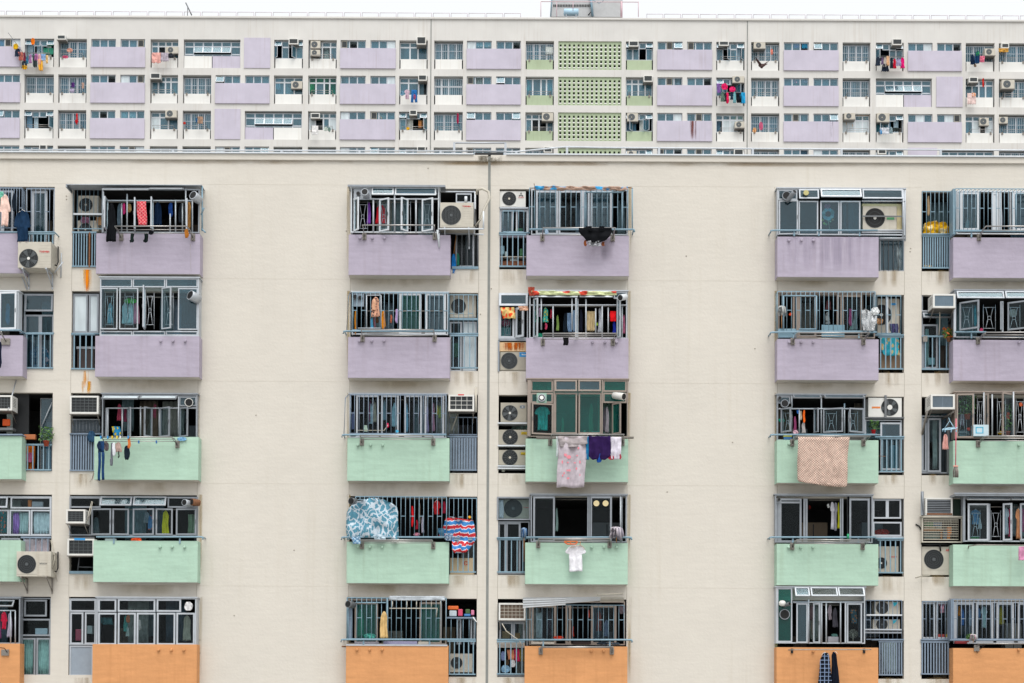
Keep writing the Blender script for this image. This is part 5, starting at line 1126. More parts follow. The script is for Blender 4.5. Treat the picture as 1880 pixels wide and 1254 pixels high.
RECTP('window_panel',[(200,640,490,700,-0.12,-0.08,'#b4aca4')]); BX(245,520,330,600,-0.5,-0.3,'#a8885c','carton','tan carton behind the small left pane, @','box'); BX(380,540,440,600,-0.5,-0.3,'#a87c44','carton','amber carton behind the small right pane, @','box')
RK(665,1440,690,700,'flat folded drying rack on @',bx=(662,1430),by=70,d=0.47,out=0.12,nr=2)
PG((1208,1342),732,'D',5)
RECTP('window_panel',[(560,635,810,662,0.1,0.14,'#c4bdb2'),(1010,635,1200,660,0.1,0.14,'#2c1c1c')])
# ================================================================ column E
unit('E',1); crop(1390,320,5.875)
W((218,158,1595,655),0.30,[(165,275,[(225,435,'f','glass_teal'),(448,665,'t10','glass_teal'),(680,1120,'t26','glass_teal'),(1132,1570,'t10','glass_teal')]),
 (285,655,[(232,440,'l7','glass_teal'),(448,660,'f','glass_teal'),(682,890,'f','glass_teal'),(898,1115,'f','glass_teal')])],'alu_light','glass_teal',fw=0.035)
BARS('window_grille',[[(1130,290,0.3),(1595,290,0.3)],[(1575,165,0.3),(1575,690,0.3)],[(1595,165,0.3),(1595,720,0.2)]],'alu_light',0.025)
DUCT(318,228,46,0.32,0.16,(-0.1,-1,0),'alu'); DUCT(405,185,26,0.32,0.35,(0.5,-0.8,0.6),'alu')
mb=MB(); p=Q(520,213,0.3); mb.lathe(Vector((p.x,-0.42,p.z)),(0,-1,0),[(0,px(29)),(0.01,px(29))],'#b8b078',20); mb.build('vent_cap',NEAR)
AC(1140,345,1505,598,-0.1,0.22,'grey outdoor unit with solid black fan in a cream niche, @',fx=1270,fy=473,fr=106,style='black',body='ac_cream',plate=False,panel=False)
RECTP('niche_lining',[(1135,318,1560,344,-0.1,0.15,'#d8cba0'),(1508,345,1560,600,-0.1,0.15,'#d8cba0')]); RECTP('label_tape',[(1398,465,1480,490,0.22,0.224,'#58a070')]); RECTP('guard_bar',[(1130,445,1565,458,0.26,0.29,'alu_dark')])
BARS('support_frame',[[(1130,605,0.3),(1570,605,0.3)],[(1320,690,0.3),(1595,690,0.3)],[(1130,628,0.3),(1570,628,0.3)]],'alu_light',0.022)
W((1320,650,1595,1050),0.0,[(700,1045,[(1322,1590,'f','glass_teal')])],'alu',fw=0.03,outer=False)
HR(155,1300,605,0.47,posts=(402,668,1108),end='l',by=50)
# wreath of coloured paper shapes behind the third pane
t=thing('window_wreath',Q(765,590,0.26),'round teal wreath with pink flower behind glass, top lilac row, fifth column','wreath')
mb=MB(); p=Q(765,430,0.255); n=26
for k in range(n):
    a=2*PI*k/n; c=p+Vector((px(48)*math.cos(a),0,px(48)*math.sin(a))); q=px(20)*(0.8+0.4*R.random()); mb.poly([c+Vector((q*math.cos(b+a),-0.004*(k%3),q*math.sin(b+a))) for b in (0,1.2,2.5,3.9,5.1)],['#a8ccc8','#8fb8b8','#6f9c90','#c8d0c0'][k%4])
mb.build('ring',t); mb=MB()
for (x,y,c,q) in ((745,345,'#e0607c',22),(775,340,'#d04a6c',20),(760,365,'#e88ca0',14),(705,495,'#e0b83c',14),(725,530,'#cfcf4c',14),(815,490,'#d88c50',14),(745,540,'#7fa85c',12),(790,510,'#e0d8a0',10)):
    c0=Q(x,y,0.265); mb.poly([c0+Vector((px(q)*math.cos(2*PI*k/7),-0.002,px(q)*math.sin(2*PI*k/7))) for k in range(7)],c)
mb.tube([Q(765,490,0.26),Q(782,590,0.26)],0.008,'#c8c8a0',4); mb.build('flowers',t)
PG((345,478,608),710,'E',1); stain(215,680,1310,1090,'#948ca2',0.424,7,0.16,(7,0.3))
CURT(930,330,960,590,0.1,'#4f6c70',3)
BARS('panel_rib',[[(x_,715,0.01),(x_,1040,0.01)] for x_ in (1365,1418,1470,1525)],'alu_dark',0.008); stain(1480,720,1560,1040,'#b8c8cc',0.012,8,0.6,(6,3))
unit('E',2); crop(1390,510,5.875)
G(220,150,1275,572,0.42,22,(352,),'rail_blue',ret='c')
W((230,170,1270,650),0.10,[(185,645,[(230,385,'o'),(385,445,'f'),(445,640,'f','glass_dark'),(860,920,'f'),(915,1135,'f','glass_dark'),(1150,1170,'f')])],'bronze','glass_dark',fw=0.05)
BARS('window_grille',[[(285,195,0.43),(640,195,0.43)],[(285,195,0.43),(285,560,0.43)],[(640,195,0.43),(640,560,0.43)],[(450,555,0.43),(640,555,0.43)]],'rail_blue',0.02)
MOP(265,360,545,75,110,0.45,['#b8bcbc','#d0d2d2','#8c9294'],'wood','white string mop with orange handle inside the cage, @')
CL('lump',345,378,378,410,0.1,'#e05830','small orange cloth inside the cage, @'); CL('hang',740,240,800,345,-0.1,'#5c3c40','dim maroon garment inside the cage, @'); CL('hang',735,370,785,500,-0.05,'#8a9498','grey print garment inside the cage, @','spots','#50585c',14)
CL('narrow',985,335,1030,520,0.02,'#c0508c','orchid pink towel inside the cage, @'); CL('hang',1035,365,1085,560,0.0,'#8c9c9c','grey blue garment inside the cage, @'); CL('hang',1000,480,1040,560,0.0,'#9cb8b4','pale mint cloth inside the cage, @')
mb=MB()
for k in range(26): x=697+k*9.4; mb.rb(x,508,x+7,640,0.30,0.31+0.01*(k%2),'#7fa4b4')
mb.rb(697,508,942,640,0.28,0.30,'#7fa4b4'); o_=mb.build('corrugated_panel',None); tag(o_,'pale blue corrugated sheet leaning inside the cage, @'.replace('@',LOC[0]),'panel')
BX(232,548,425,645,0.2,0.34,'#7fa0b0','storage_box','pale blue box in the cage corner, @','box')
CL('round',1128,345,1285,575,0.50,'#b4b8bc','crinkled silver foil sheet stuffed between bars, @','spots','#eef0f2',22,name='foil_sheet',cat='foil sheet',amp=0.04,prof=[(0,.0,.3),(.1,0,.75),(.3,.0,1),(.6,.05,1),(1,.1,.85)])
CL('lump',1230,318,1320,400,0.52,'#c4c8ca','loose silver foil corner above the foil sheet, @','spots','#f0f2f4',24,name='foil_sheet',cat='foil sheet')
HR(152,1290,588,0.47,posts=(395,1100),end='l',by=55); RK(440,1215,592,655,'angled steel drying rack below the foil sheet, @',bx=(385,1148),by=60)
PG((345,475,606),692,'E',2)
AC(1300,225,1535,600,-0.7,-0.25,'tall beige outdoor unit behind the bars with blue oval badge, @',fx=1340,fy=400,fr=110,style='black',plate=False,panel=False)
mb=MB(); p=Q(1477,280,-0.2); mb.poly([Vector((p.x,0.245,p.z))+Vector((px(33)*math.cos(2*PI*k/20),0,px(13)*math.sin(2*PI*k/20))) for k in range(20)],'blue'); mb.build('badge',NEAR)
G(1290,195,1550,600,0.0,6,(400,),'rail_blue'); RECTP('frame_post',[(1388,205,1415,600,-0.1,-0.04,'alu_light')])
HR(1265,1580,620,0.05); RL(1305,628,1575,990,5,r=0.015)
CL('slant',1318,630,1545,840,-0.08,'#3fb4c8','aqua patterned sheet tucked behind the balusters, @','spots','#d8c08c',7); BX(1320,815,1560,975,-0.6,-0.3,'#9a8068','carton','brown carton low behind the balusters, @','box')
CL('slant',1430,495,1530,600,-0.22,'#4a4870','indigo cloth below the oval badge, @'); CL('narrow',1265,440,1370,500,-0.1,'#b8906c','tan strap behind the bars, @')
unit('E',3); crop(1390,700,5.875)
W((215,148,1165,640),0.22,[(152,165,[]),(160,240,[(380,685,'t62','glass_teal'),(715,1150,'t62','glass_teal'),(225,360,'f','glass_teal')]),
 (295,560,[(262,402,'l50'),(618,700,'l65'),(712,930,'l22'),(965,1145,'r20')])],'alu','glass',fw=0.035)
BARS('window_grille',[[(230,297,0.22),(1150,297,0.22)],[(455,297,0.2),(455,560,0.2)],[(692,150,0.2),(692,560,0.2)],[(942,240,0.2),(942,560,0.2)],[(375,160,0.22),(375,290,0.22)]],'alu_light',0.02)
H(285,320,375,560,0.12); H(745,325,855,560,0.12); H(985,325,1085,560,0.12)
DUCT(245,180,18,0.24,0.1,(0,-1,0),'alu_dark'); DUCT(300,238,42,0.24,0.14,(0,-1,0),'alu')
CL('narrow',492,310,520,450,0.25,'#e0641c','bright orange cloth in the open window, @'); CL('hang',480,440,522,560,0.2,'#a8a4a4','grey long garment in the open window, @'); CL('narrow',460,320,485,420,0.2,'#b0a898','cream garment in the open window, @'); CL('narrow',425,305,460,350,0.2,'#2f68b0','blue cap in the open window, @'); CL('hang',395,380,425,540,0.15,'#8c3f68','berry garment in the open window, @')
CL('lump',225,400,300,440,0.1,'#2f9c84','sea green cloth at the window edge, @'); CL('lump',385,528,445,572,0.35,'#c8a4b0','pinkish white ball of cloth on the handrail, @'); BX(290,588,375,630,0.3,0.4,'#3f78b0','basin','blue and yellow basin on the parapet, @','basin',0.02,extra=lambda m_: m_.rb(288,582,378,600,0.3,0.41,'#c8cc48'))
AC(1200,178,1560,385,-0.4,-0.02,'white outdoor unit with orange strip and big white hub, @',fx=1430,fy=282,fr=92,style='ring',body='ac_white',plate=False,panel=False)
RECTP('label_tape',[(1238,273,1328,292,-0.02,-0.016,'#d87c3c')]); RECTP('support_strut',[(1375,150,1398,400,0.0,0.03,'alu_dark'),(1165,388,1590,400,-0.4,0.0,'alu_dark')])
W((1165,415,1560,985),-0.1,[(445,960,[(1325,1555,'s2','glass_teal')])],'alu_light',fw=0.045)
PLANT(1190,425,130,145,0.0,'small leafy plant in a bright red pot, @',pot='red',n=70)
RECTP('plant_shelf',[(1180,570,1330,580,-0.2,0.06,'alu')])
HR(155,1295,576,0.47,posts=(398,),end='l',by=50); HR(1270,1585,600,0.05); RL(1320,608,1580,980,5,r=0.016)
RK(430,1220,592,632,'steel drying rack carrying a large patterned blanket, @',bx=(380,1148),by=55)
PG((345,),672,'E',3)
CL('sheet',440,600,995,1140,0.86,'#d9c2b0','large peach blanket with brown check print, @','check','#8c706c',7.0,name='blanket',cat='blanket',prof=[(0,0,1),(.4,-.005,.97),(.86,-.01,.955),(.9,.02,.955),(.93,.3,.95),(1,.6,.93)])
BX(1438,690,1520,940,-0.5,-0.3,'#a8b4b0','board','pale board standing behind the glass door, @','board')
BARS('hook',[[(1305,805,0.1),(1385,810,0.1)]],'rusty',0.008)
unit('E',4); crop(1390,890,5.875)
W((195,112,1245,625),0.22,[(150,555,[(272,460,'o')]),(118,620,[(975,995,'f')]),(148,620,[(205,242,'f'),(242,480,'f','glass_dark'),(500,545,'f'),(895,930,'f'),(995,1215,'f','glass_dark')])],'alu','glass_dark',fw=0.05)
RECTP('transom',[(205,180,480,200,0.2,0.23,'alu')]); DUCT(237,158,18,0.24,0.12,(0,-1,0),'alu_dark')
POLE(560,890,165,0.0)
CL('tee',790,185,835,480,0.1,'#c0c0c8','pale grey t-shirt sideways in the dark opening, first of two, @',hanger=False); CL('tee',825,190,865,495,0.05,'#a8a8b4','bluish grey t-shirt sideways in the dark opening, second of two, @',hanger=False); CL('hang',868,190,892,470,0.05,'#c8c82c','yellow lime garment in the dark opening, @'); CL('lump',755,205,780,250,0.1,'#b0b4b4','small white cloth in the dark opening, @')
CL('lump',555,220,580,265,-0.5,'#7a2018','dark red cloth deep in the dark opening, @')
W((1245,140,1590,570),-0.05,[(155,365,[(1250,1405,'f','glass_dark'),(1405,1555,'f','glass_dark')]),(400,555,[(1250,1560,'f','glass_dark')])],'alu_light','glass_dark',fw=0.04)
CL('lump',1265,480,1430,545,-0.25,'#8c2420','dark red bags behind the low pane, @',name='bag',cat='bag')
HR(145,1280,566,0.47,posts=(388,1095),end='l',by=48); HR(1275,1580,580,0.05); RL(1300,585,1575,955,5,r=0.014)
BARS('clothes_clip',[[(980,530,0.5),(980,580,0.5)]],'#2fa070',0.03)
RK(430,1215,595,635,'tarnished steel drying rack on @',bx=(380,1140),by=55)
PG((340,470,602),672,'E',4)
AC(1310,665,1525,940,-0.6,-0.2,'pinkish beige outdoor unit with red lettering behind balusters, @',fx=1340,fy=845,fr=60,style='black',plate=False,panel=False,logo=('TOSHIBA',1468,778,15,'red'))
unit('E',5); crop(1390,1070,5.875)
W((208,50,1165,655),0.36,[(55,180,[(400,560,'t38','glass_teal'),(570,860,'t38','glass_dark'),(865,1150,'t38','glass_dark')]),
 (55,640,[(215,380,'f','glass_green')]),(220,650,[(420,545,'s2','glass_teal'),(610,700,'l45','glass_dark'),(880,950,'r75','glass_dark'),(965,1130,'s2','glass_dark')])],'alu_light','glass_dark',fw=0.035)
BARS('window_grille',[[(390,210,0.36),(1150,210,0.36)],[(745,220,0.35),(745,650,0.35)],[(695,220,0.38),(695,650,0.38)],[(555,180,0.36),(555,650,0.36)],[(900,210,0.36),(900,650,0.36)]],'alu_light',0.022)
mb=MB(); p=Q(265,225,0.36); mb.lathe(Vector((p.x-0.0,-0.45,p.z-0.06)),(0,-0.3,1),[(0,0.05),(0.03,0.088),(0.09,0.09),(0.13,0.06),(0.14,0.02)],'ac_white',16); mb.tube([(p.x+0.02,-0.45,p.z-0.06),(p.x+0.25,-0.4,p.z-0.02)],0.02,'ac_side',6); mb.build('vent_cowl',NEAR)
DUCT(298,340,56,0.36,0.05,(0,-1,0),'alu'); DUCT(350,225,20,0.38,0.2,(0.7,-0.8,0.3),'alu_dark')
H(270,470,310,520,0.37) if False else None
POLE(560,880,240,0.1)
CL('shirt',760,240,810,400,0.15,'#8a8088','greyish shirt in the open casement, @'); CL('hang',810,270,870,480,0.1,'#4a4850','charcoal garment in the open casement, @'); CL('hang',565,230,610,400,0.1,'#5c4c50','dusky brown garment in the open casement, @'); CL('narrow',585,240,600,560,0.05,'#6c6058','slim taupe garment in the open casement, @')
BX(765,580,880,645,-0.3,0.0,'#a8a8b0','storage_box','grey plastic box on the sill, @','box',0.02); CL('lump',800,550,870,580,-0.1,'#6f9c94','grey green bundle on the plastic box, @')
mb=MB(); p=Q(1035,550,0.2); t=thing('table_fan',Q(1035,630,0.2),'small white table fan behind the corner pane, orange row, fifth column','fan')
for q in (1,0.75,0.5,0.25): mb.disc(Vector((p.x,-0.2,p.z)),px(48)*q,'ac_side',20,r0=px(48)*q-0.006)
for k in range(10): a=2*PI*k/10; mb.tube([(p.x,-0.2,p.z),(p.x+px(48)*math.cos(a),-0.2,p.z+px(48)*math.sin(a))],0.003,'ac_side',3)
mb.build('fan_cage',t); mb=MB(); mb.tube([Vector((p.x,-0.18,p.z)),Q(1035,630,0.18)],0.012,'ac_side',6); mb.build('stem',t)
CL('slant',1010,290,1080,440,0.1,'#3c5c68','blue green patterned cloth behind the corner pane, @','spots','#a06c48',14)
PG((605,),735,'E',5)
HR_=MB(); HR_.qt([(335,725,0.66),(400,722,0.7),(1210,720,0.7),(1230,718,0.7)],0.015,'steel_dull'); 
t=thing('drying_rack',Q(780,745,0.5),'single thin clothes rail with two dark garments on the orange wall, fifth column','drying rack','steel drying racks on the balcony fronts'); HR_.build('rail',t)
for x in (375,1152):
    mb=MB(); p=Q(x,735,BDEP); mb.box(p.x-0.03,p.x+0.03,-0.45,-BDEP-0.0005,p.z-0.06,p.z+0.06,'dark'); mb.box(p.x-0.01,p.x+0.01,-0.72,-0.45,p.z+0.01,p.z+0.035,'steel_dull'); mb.build('bracket',t)
CL('dress',650,755,810,1120,0.70,'#0a101c','navy blouse with white plaid lines, on rail, @','plaid','#8094b4',3.0,prof=[(0,.42,.72),(.06,.34,.78),(.2,.22,.84),(1,0,1)]); CL('dress',795,745,895,1120,0.68,'#0c1220','plain black long dress beside the plaid blouse, @',prof=[(0,.25,.45),(.1,.12,.66),(.35,.1,.72),(1,-.05,1.0)])
G(1175,190,1560,610,0.0,9,(400,),'rail_grey')
AC(1270,205,1540,345,-0.55,-0.15,'beige outdoor unit with blue flash behind bars, upper of two, @',fx=1350,fy=270,fr=66,style='mesh'); AC(1250,395,1540,505,-0.55,-0.15,'beige outdoor unit with blue flash behind bars, lower of two, @',fx=1345,fy=450,fr=60,style='mesh')
mb=MB()
for (x,y) in ((1495,230),(1488,415)):
    a=Q(x-32,y-18,-0.14); b=Q(x+28,y-22,-0.14); c=Q(x-18,y+28,-0.14); mb.poly([a,b,Q(x+5,y+10,-0.14),c],'#30b8d0')
mb.build('label_tape',NEAR)
RECTP('shelf',[(1180,340,1565,355,-0.5,0.02,'alu_white'),(1155,497,1560,512,-0.5,0.02,'alu_light'),(1155,528,1560,545,-0.5,0.02,'alu')])
HR(1235,1580,615,0.05,m='rail_grey'); RL(1310,625,1570,1000,10,r=0.016,m='rail_grey')
CL('towel',1340,640,1500,970,-0.15,'#9cb0b0','pale grey green sheet behind the close balusters, @'); 
BARS('hose',[[(1335,780,-0.05),(1345,860,-0.05),(1320,930,-0.05)],[(1375,790,-0.05),(1370,870,-0.05),(1390,960,-0.05)]],'dark',0.015)
# ================================================================ column F
unit('F',1); crop(1670,320,6.27)
G(528,168,1700,645,0.42,26,(392,),'rail_blue',ret='c')
W((540,190,1700,690),0.08,[(205,640,[(560,590,'f'),(590,800,'f','glass_teal'),(820,940,'o'),(945,1025,'f','alu_white'),(1020,1060,'f','glass_teal'),(1155,1185,'f'),(1190,1400,'f','glass_teal'),(1400,1650,'f','glass_teal')])],'alu_white','glass_teal',fw=0.05)
BARS('window_grille',[[(1225,225,0.43),(1700,225,0.43)],[(1225,225,0.43),(1225,640,0.43)]],'rail_blue',0.016)
HR(520,1700,655,0.46,posts=(715,)); 
RK(880,1700,598,690,'long steel drying rack with slotted arm on @',bx=(800,1800),by=65,nr=3)
G(145,200,485,690,0.02,8,(432,),'rail_blue'); HR(140,485,690,0.05); RL(145,700,470,1085,12,r=0.015,m='rail_blue')
RECTP('cage_side',[(500,165,530,690,0.0,0.40,'rail_blue')],)
CL('round',150,545,445,690,-0.15,'#e0b020','large crumpled yellow bag pressed behind the bars, @','spots','#f0e0b0',5,name='yellow_bag',cat='bag',amp=0.06,prof=[(0,.25,.75),(.1,.1,.92),(.3,.03,1),(1,0,1)])
CL('narrow',200,250,235,480,-0.1,'#a89070','tan plank like cloth behind the bars, @'); BX(165,730,440,1040,-0.6,-0.35,'#4a4a4e','storage_box','dark box behind the lower balusters, @','box')
CL('hang',640,520,690,640,-0.05,'#b8b4a8','white grey cloth on the sill of the cage, @'); CL('hang',1040,400,1075,590,-0.1,'#6c7480','grey garment behind the cage glass, @')
CL('slant',155,1045,265,1075,-0.02,'#d0b070','small cream plastic beads along the railing foot, @',name='beads',cat='beads')
unit('F',2); crop(1670,510,6.27)
W((520,150,1700,690),0.40,[(160,262,[(535,1080,'t25','glass_teal'),(1090,1640,'t25','glass_teal')]),(285,612,[(578,820,'l40'),(980,1055,'r65','glass_teal'),(1130,1420,'l35')])],'alu','glass',fw=0.04)
RECTP('frame_post',[(508,190,535,680,0.36,0.42,'alu_light'),(1060,270,1080,620,0.36,0.40,'alu_light'),(780,290,800,620,0.36,0.39,'alu')])
for a in (585,848,1130): H(a,310,a+140,620,0.24)
CL('narrow',735,320,775,560,0.1,'#1f8090','teal towel behind the open casement, @'); CL('lump',1145,360,1235,450,0.1,'#9ca09c','whitish cloth behind the ornamental grille, @'); CL('lump',805,580,845,620,0.3,'#c04870','small pink ball on the sill, @'); 
HR(520,880,625,0.48,posts=(715,)); RK(885,1700,628,690,'long silver drying rack with three rails on @',bx=(790,1800),by=65,nr=3)
PG((1260,),742,'F',2)
WAC(270,185,525,345,0.0,0.55,'boxy grey window unit jutting over the narrow bay, @',nx=2,ny=14,back='#6f8494',gm='#7f93a3')
W((140,190,510,1050),-0.05,[(410,490,[(145,500,'t35','glass_teal')]),(535,1045,[(150,325,'f','glass_dark')])],'alu','glass_dark',fw=0.045)
BARS('drain_hose',[[(330,365,0.2),(348,400,0.15),(345,560,0.12),(338,660,0.08)]],'ac_cream',0.016)
RL(140,665,465,1060,4,r=0.013); RECTP('transom',[(135,375,300,388,-0.05,-0.02,'alu_light')])
RECTP('railing_clamp',[(155,670,205,735,0.03,0.06,'steel_dull')])
PLANT(380,575,140,160,0.12,'green and orange leaved plant tied to the railing, @',pot='rusty',n=120,mats=('leaf_light','#c8641c'))
BX(205,920,290,1000,-0.3,-0.2,'#8cb8c0','crate','pale blue crate behind the railing, @','crate')
CURT(180,590,215,1040,-0.12,'#8cb0b0',2)
unit('F',3); crop(1670,700,6.27)
WAC(245,150,520,318,0.0,0.62,'big window unit with grey mesh over dirty tray, @',nx=2,ny=12,back='#5f6f7c',gm='#7b8b98')
BARS('support_strut',[[(205,340,0.5),(145,610,0.0)],[(500,350,0.5),(380,430,0.0)]],'steel_dull',0.03)
W((520,130,1700,660),0.38,[(145,655,[(535,735,'l6','glass'),(865,925,'l50','glass'),(985,1200,'r35','glass')])],'bronze','glass',fw=0.04)
BARS('window_grille',[[(855,130,0.40),(855,640,0.40)],[(950,150,0.38),(950,640,0.38)],[(1195,120,0.5),(1195,640,0.5)],[(735,150,0.38),(735,650,0.38)]],'alu_light',0.022)
for a,b in ((555,655),(1010,1105),(1225,1315),(780,850)): H(a,190,b,640,0.25)
PLANT(560,170,210,270,0.28,'bright green trailing plant filling the open window, @',n=260); PLANT(1060,260,130,380,0.2,'dark leafy plant behind the second casement, @',n=110)
CL('lump',570,370,640,510,0.2,'#8c7c88','mauve cloth among the plant leaves, @'); CL('towel',1115,360,1150,440,0.2,'#b84830','brick red cloth behind the second casement, @')
BX(735,500,910,630,0.30,0.52,'#b8ccd4','plastic_bag','white plastic bag with teal print on the sill, @','bag',0.05,extra=lambda m_: (m_.rb(760,525,850,535,0.52,0.525,'#3fa8c8'),m_.rb(760,590,850,600,0.52,0.525,'#3fa8c8'),m_.rb(760,535,772,590,0.52,0.525,'#3fa8c8'),m_.rb(838,535,850,590,0.52,0.525,'#3fa8c8')))
CL('lump',1260,245,1300,290,0.3,'#c06040','orange and cream toy hung on the ornamental grille, @',name='toy',cat='toy'); CL('lump',660,530,700,570,0.25,'#c04030','small red flower pot on the sill, @',name='flower_pot',cat='pot'); CL('lump',1010,575,1080,610,0.22,'#b09030','yellow flower bunch on the sill, @',name='flowers',cat='flowers')
CL('lump',560,560,690,640,0.15,'#5c747c','grey blue bundle on the sill, @')
W((135,395,455,1060),-0.02,[(425,1050,[(200,360,'s4','glass_dark')]),(425,1040,[(140,200,'f','glass_dark')])],'alu',fw=0.05)
CURT(265,440,320,1010,-0.15,'#a8b4b0',3); RECTP('frame_post',[(430,400,460,1050,-0.08,0.0,'alu_dark')])
RK(880,1700,632,685,'long drying rack with wavy wire shelf on @',bx=(790,1800),by=65,nr=3)
PG((1258,),735,'F',3)
t=thing('drying_ring',Q(460,600,0.75),'round pale blue drying ring hanging from the window corner, upper green row, sixth column','drying ring','x'); del t['group']
mb=MB(); c=Q(462,545,0.75)
for q in (1.0,0.6): mb.tube([c+Vector((px(82)*q*math.cos(2*PI*k/20),px(70)*q*math.sin(2*PI*k/20),px(18)*q*math.sin(2*PI*k/20)+px(12)*math.cos(2*PI*k/20))) for k in range(21)],0.012,'#a8cce0',5)
for k in range(4):
    a=2*PI*k/4+.5; mb.tube([c+Vector((px(82)*math.cos(a),px(70)*math.sin(a),px(18)*math.sin(a))),c+Vector((0,0,px(90)))],0.006,'#a8cce0',4)
mb.tube([c+Vector((0,0,px(90))),c+Vector((0,0.1,px(130)))],0.008,'#a8cce0',4); mb.build('ring',t)
mb=MB()
for k in range(7):
    a=2*PI*k/7+.2; p=c+Vector((px(80)*math.cos(a),px(68)*math.sin(a),px(18)*math.sin(a)-0.02)); mb.box(p.x-0.01,p.x+0.01,p.y-0.008,p.y+0.008,p.z-0.06,p.z,'#8cb4cc')
mb.build('pegs',t)
CL('hang',378,608,446,785,0.80,'#cf9c94','salmon pink cloth hanging from the drying ring, @')
MOP(535,430,960,50,0,0.70,['#c0b8b0'],'#d8707c','x') if False else None
a=Q(535,430,0.72); b=Q(530,970,0.72); t=thing('mop',(b.x,b.y,b.z-0.3),'mop with pink pole and grey strings hanging upside over the green wall, sixth column','mop')
mb=MB(); mb.tube([a,b],0.014,'#d4687c',6); mb.build('handle',t); mb=MB(); mb.box(b.x-0.06,b.x+0.06,b.y-0.02,b.y+0.02,b.z-0.03,b.z,'#e0a090'); mb.build('clamp',t); mb=MB()
for k in range(26):
    f=R.uniform(-1,1); mb.tube([b+Vector((f*0.05,0,-0.03)),b+Vector((f*0.07,R.uniform(-.02,.02),-0.15)),b+Vector((f*0.065,R.uniform(-.02,.02),-0.31))],0.008,cloth(['#8c8480','#a09890','#746c68'][k%3]),4)
mb.build('mop_head',t)
unit('F',4); crop(1670,890,3.443)
mb=MB(); a=Q(290,55,0.6); b=Q(800,55,0.6); mb.box(a.x,b.x,-0.6,-0.01,a.z-0.06,a.z,'alu'); mb.box(a.x-0.04,b.x,-0.62,-0.6,a.z-0.02,a.z+0.02,'alu'); mb.build('canopy',NEAR)
W((345,80,800,360),0.34,[(82,115,[(355,630,'t55','glass_teal'),(635,800,'t55','glass_teal')]),(118,355,[(365,498,'s3'),(590,650,'l30','glass_dark'),(700,760,'l40','glass_dark')])],'alu_light','glass',fw=0.045)
for a,b in ((385,445),(515,575),(760,800)): H(a,160,b,350,0.22)
RECTP('frame_post',[(338,80,352,360,0.32,0.37,'alu'),(500,120,510,355,0.30,0.34,'alu')])
POLE(360,790,140,0.1)
CL('tee',590,148,630,315,0.30,'#b8c0c8','white grey t-shirt in the open window, @'); CL('tee',622,152,645,330,0.2,'#b82858','magenta t-shirt in the open window, @'); CL('tee',668,152,710,342,0.34,'#b07c58','tan brown shirt in the open window, @'); CL('tee',700,150,735,300,0.25,'#a05880','mulberry shirt in the open window, @'); CL('tee',385,158,450,250,0.1,'#4f8cb8','light blue shirt behind the shut casement, @'); CL('hang',430,210,455,280,0.05,'#a8b4bc','pale garment behind the shut casement, @')
CL('lump',385,325,440,345,0.1,'#2f8c50','green tray on the sill, @',name='tray',cat='tray')
WAC(100,82,272,192,-0.1,0.15,'slatted window unit with rusty sill, @',slats=True,gm='alu',back='fan_dark'); RECTP('rust_sill',[(110,180,270,190,0.15,0.17,'rusty')]); RECTP('frame_post',[(72,42,90,192,0.2,0.24,'alu')]); BARS('support_strut',[[(78,42,0.3),(90,190,0.25)]],'alu',0.02)
RECTP('window_panel',[(275,88,318,195,-0.1,-0.05,'#1c3428')])
W((78,205,335,365),0.14,[(210,362,[(80,325,'o')])],'ac_cream',fw=0.05,cheek=True)
G(88,222,308,345,0.12,22,(235,250,265,280,295,310,325),'ac_side',r=0.003,alt=False)
for k,(x0,y0,x1,y1,c,n,w) in enumerate(((92,235,150,262,'#3f8c60','green bag','bag'),(150,232,205,262,'#4f7898','blue bag','bag'),(92,265,120,282,'#b0a890','cream box','box'),(122,265,165,282,'#a8a080','beige box','box'),(168,265,205,282,'#9ca8a0','grey box','box'),(240,262,265,315,'#e08020','orange carton','box'),(232,315,258,345,'#c07838','amber tin','tin'),(212,290,240,345,'#5c7080','slate tin','tin'),(92,295,198,345,'#5f7470','dull green chest','chest'))):
    BX(x0,y0,x1,y1,-0.3,-0.1,c,w,f'{n} behind the mesh of the boxed window, @',w,0.01)
RECTP('shelf',[(88,282,210,290,-0.3,0.0,'wood'),(198,285,206,345,-0.3,0.0,'wood')])
AC(78,392,262,570,-0.45,0.0,'cream outdoor unit with brown mesh disc in the lower niche, @',fx=152,fy=472,fr=61,style='mesh',body='ac_cream',panel=False,logo=('AE',240,414,14,'red'))
BARS('cable_bundle',[[(72,372,0.05),(120,380,0.08),(180,376,0.05),(250,380,0.05)],[(190,378,0.06),(196,420,0.03)],[(38,250,0.02),(60,262,0.03),(74,285,0.03)]],'dark',0.02)
BARS('bracket_arm',[[(38,588,0.3),(70,578,0.1),(130,575,0.1)]],'ac_side',0.018)
BARS('clothes_pole',[[(372,388,0.6),(430,380,0.75),(800,382,0.75)],[(372,388,0.6),(372,400,0.43)]],'steel_dull',0.016)
CL('towel',688,390,760,478,0.78,'#c488a8','pink towel folded over the thin rail, @')
unit('F',5); crop(1670,890,3.443)
G(275,725,800,975,0.38,21,(848,),'rail_grey',ret='c')
W((280,740,800,1005),0.08,[(745,1000,[(285,408,'f','glass_dark'),(420,530,'f','glass_dark'),(550,660,'f','glass_dark'),(685,800,'f','glass_dark')])],'alu_light','glass_dark',fw=0.055)
W((72,738,250,1000),-0.05,[(742,975,[(75,162,'f','glass_dark'),(168,250,'f','glass_dark')])],'alu_light','glass_dark',fw=0.05)
G(80,738,250,975,0.0,8,(848,),'rail_grey'); HR(70,260,980,0.04,m='rail_grey'); RL(70,988,252,1200,10,r=0.018,m='rail_grey'); RECTP('cage_side',[(262,725,280,985,0.0,0.36,'rail_grey')])
POLE(290,790,765,-0.05); POLE(80,250,750,-0.2)
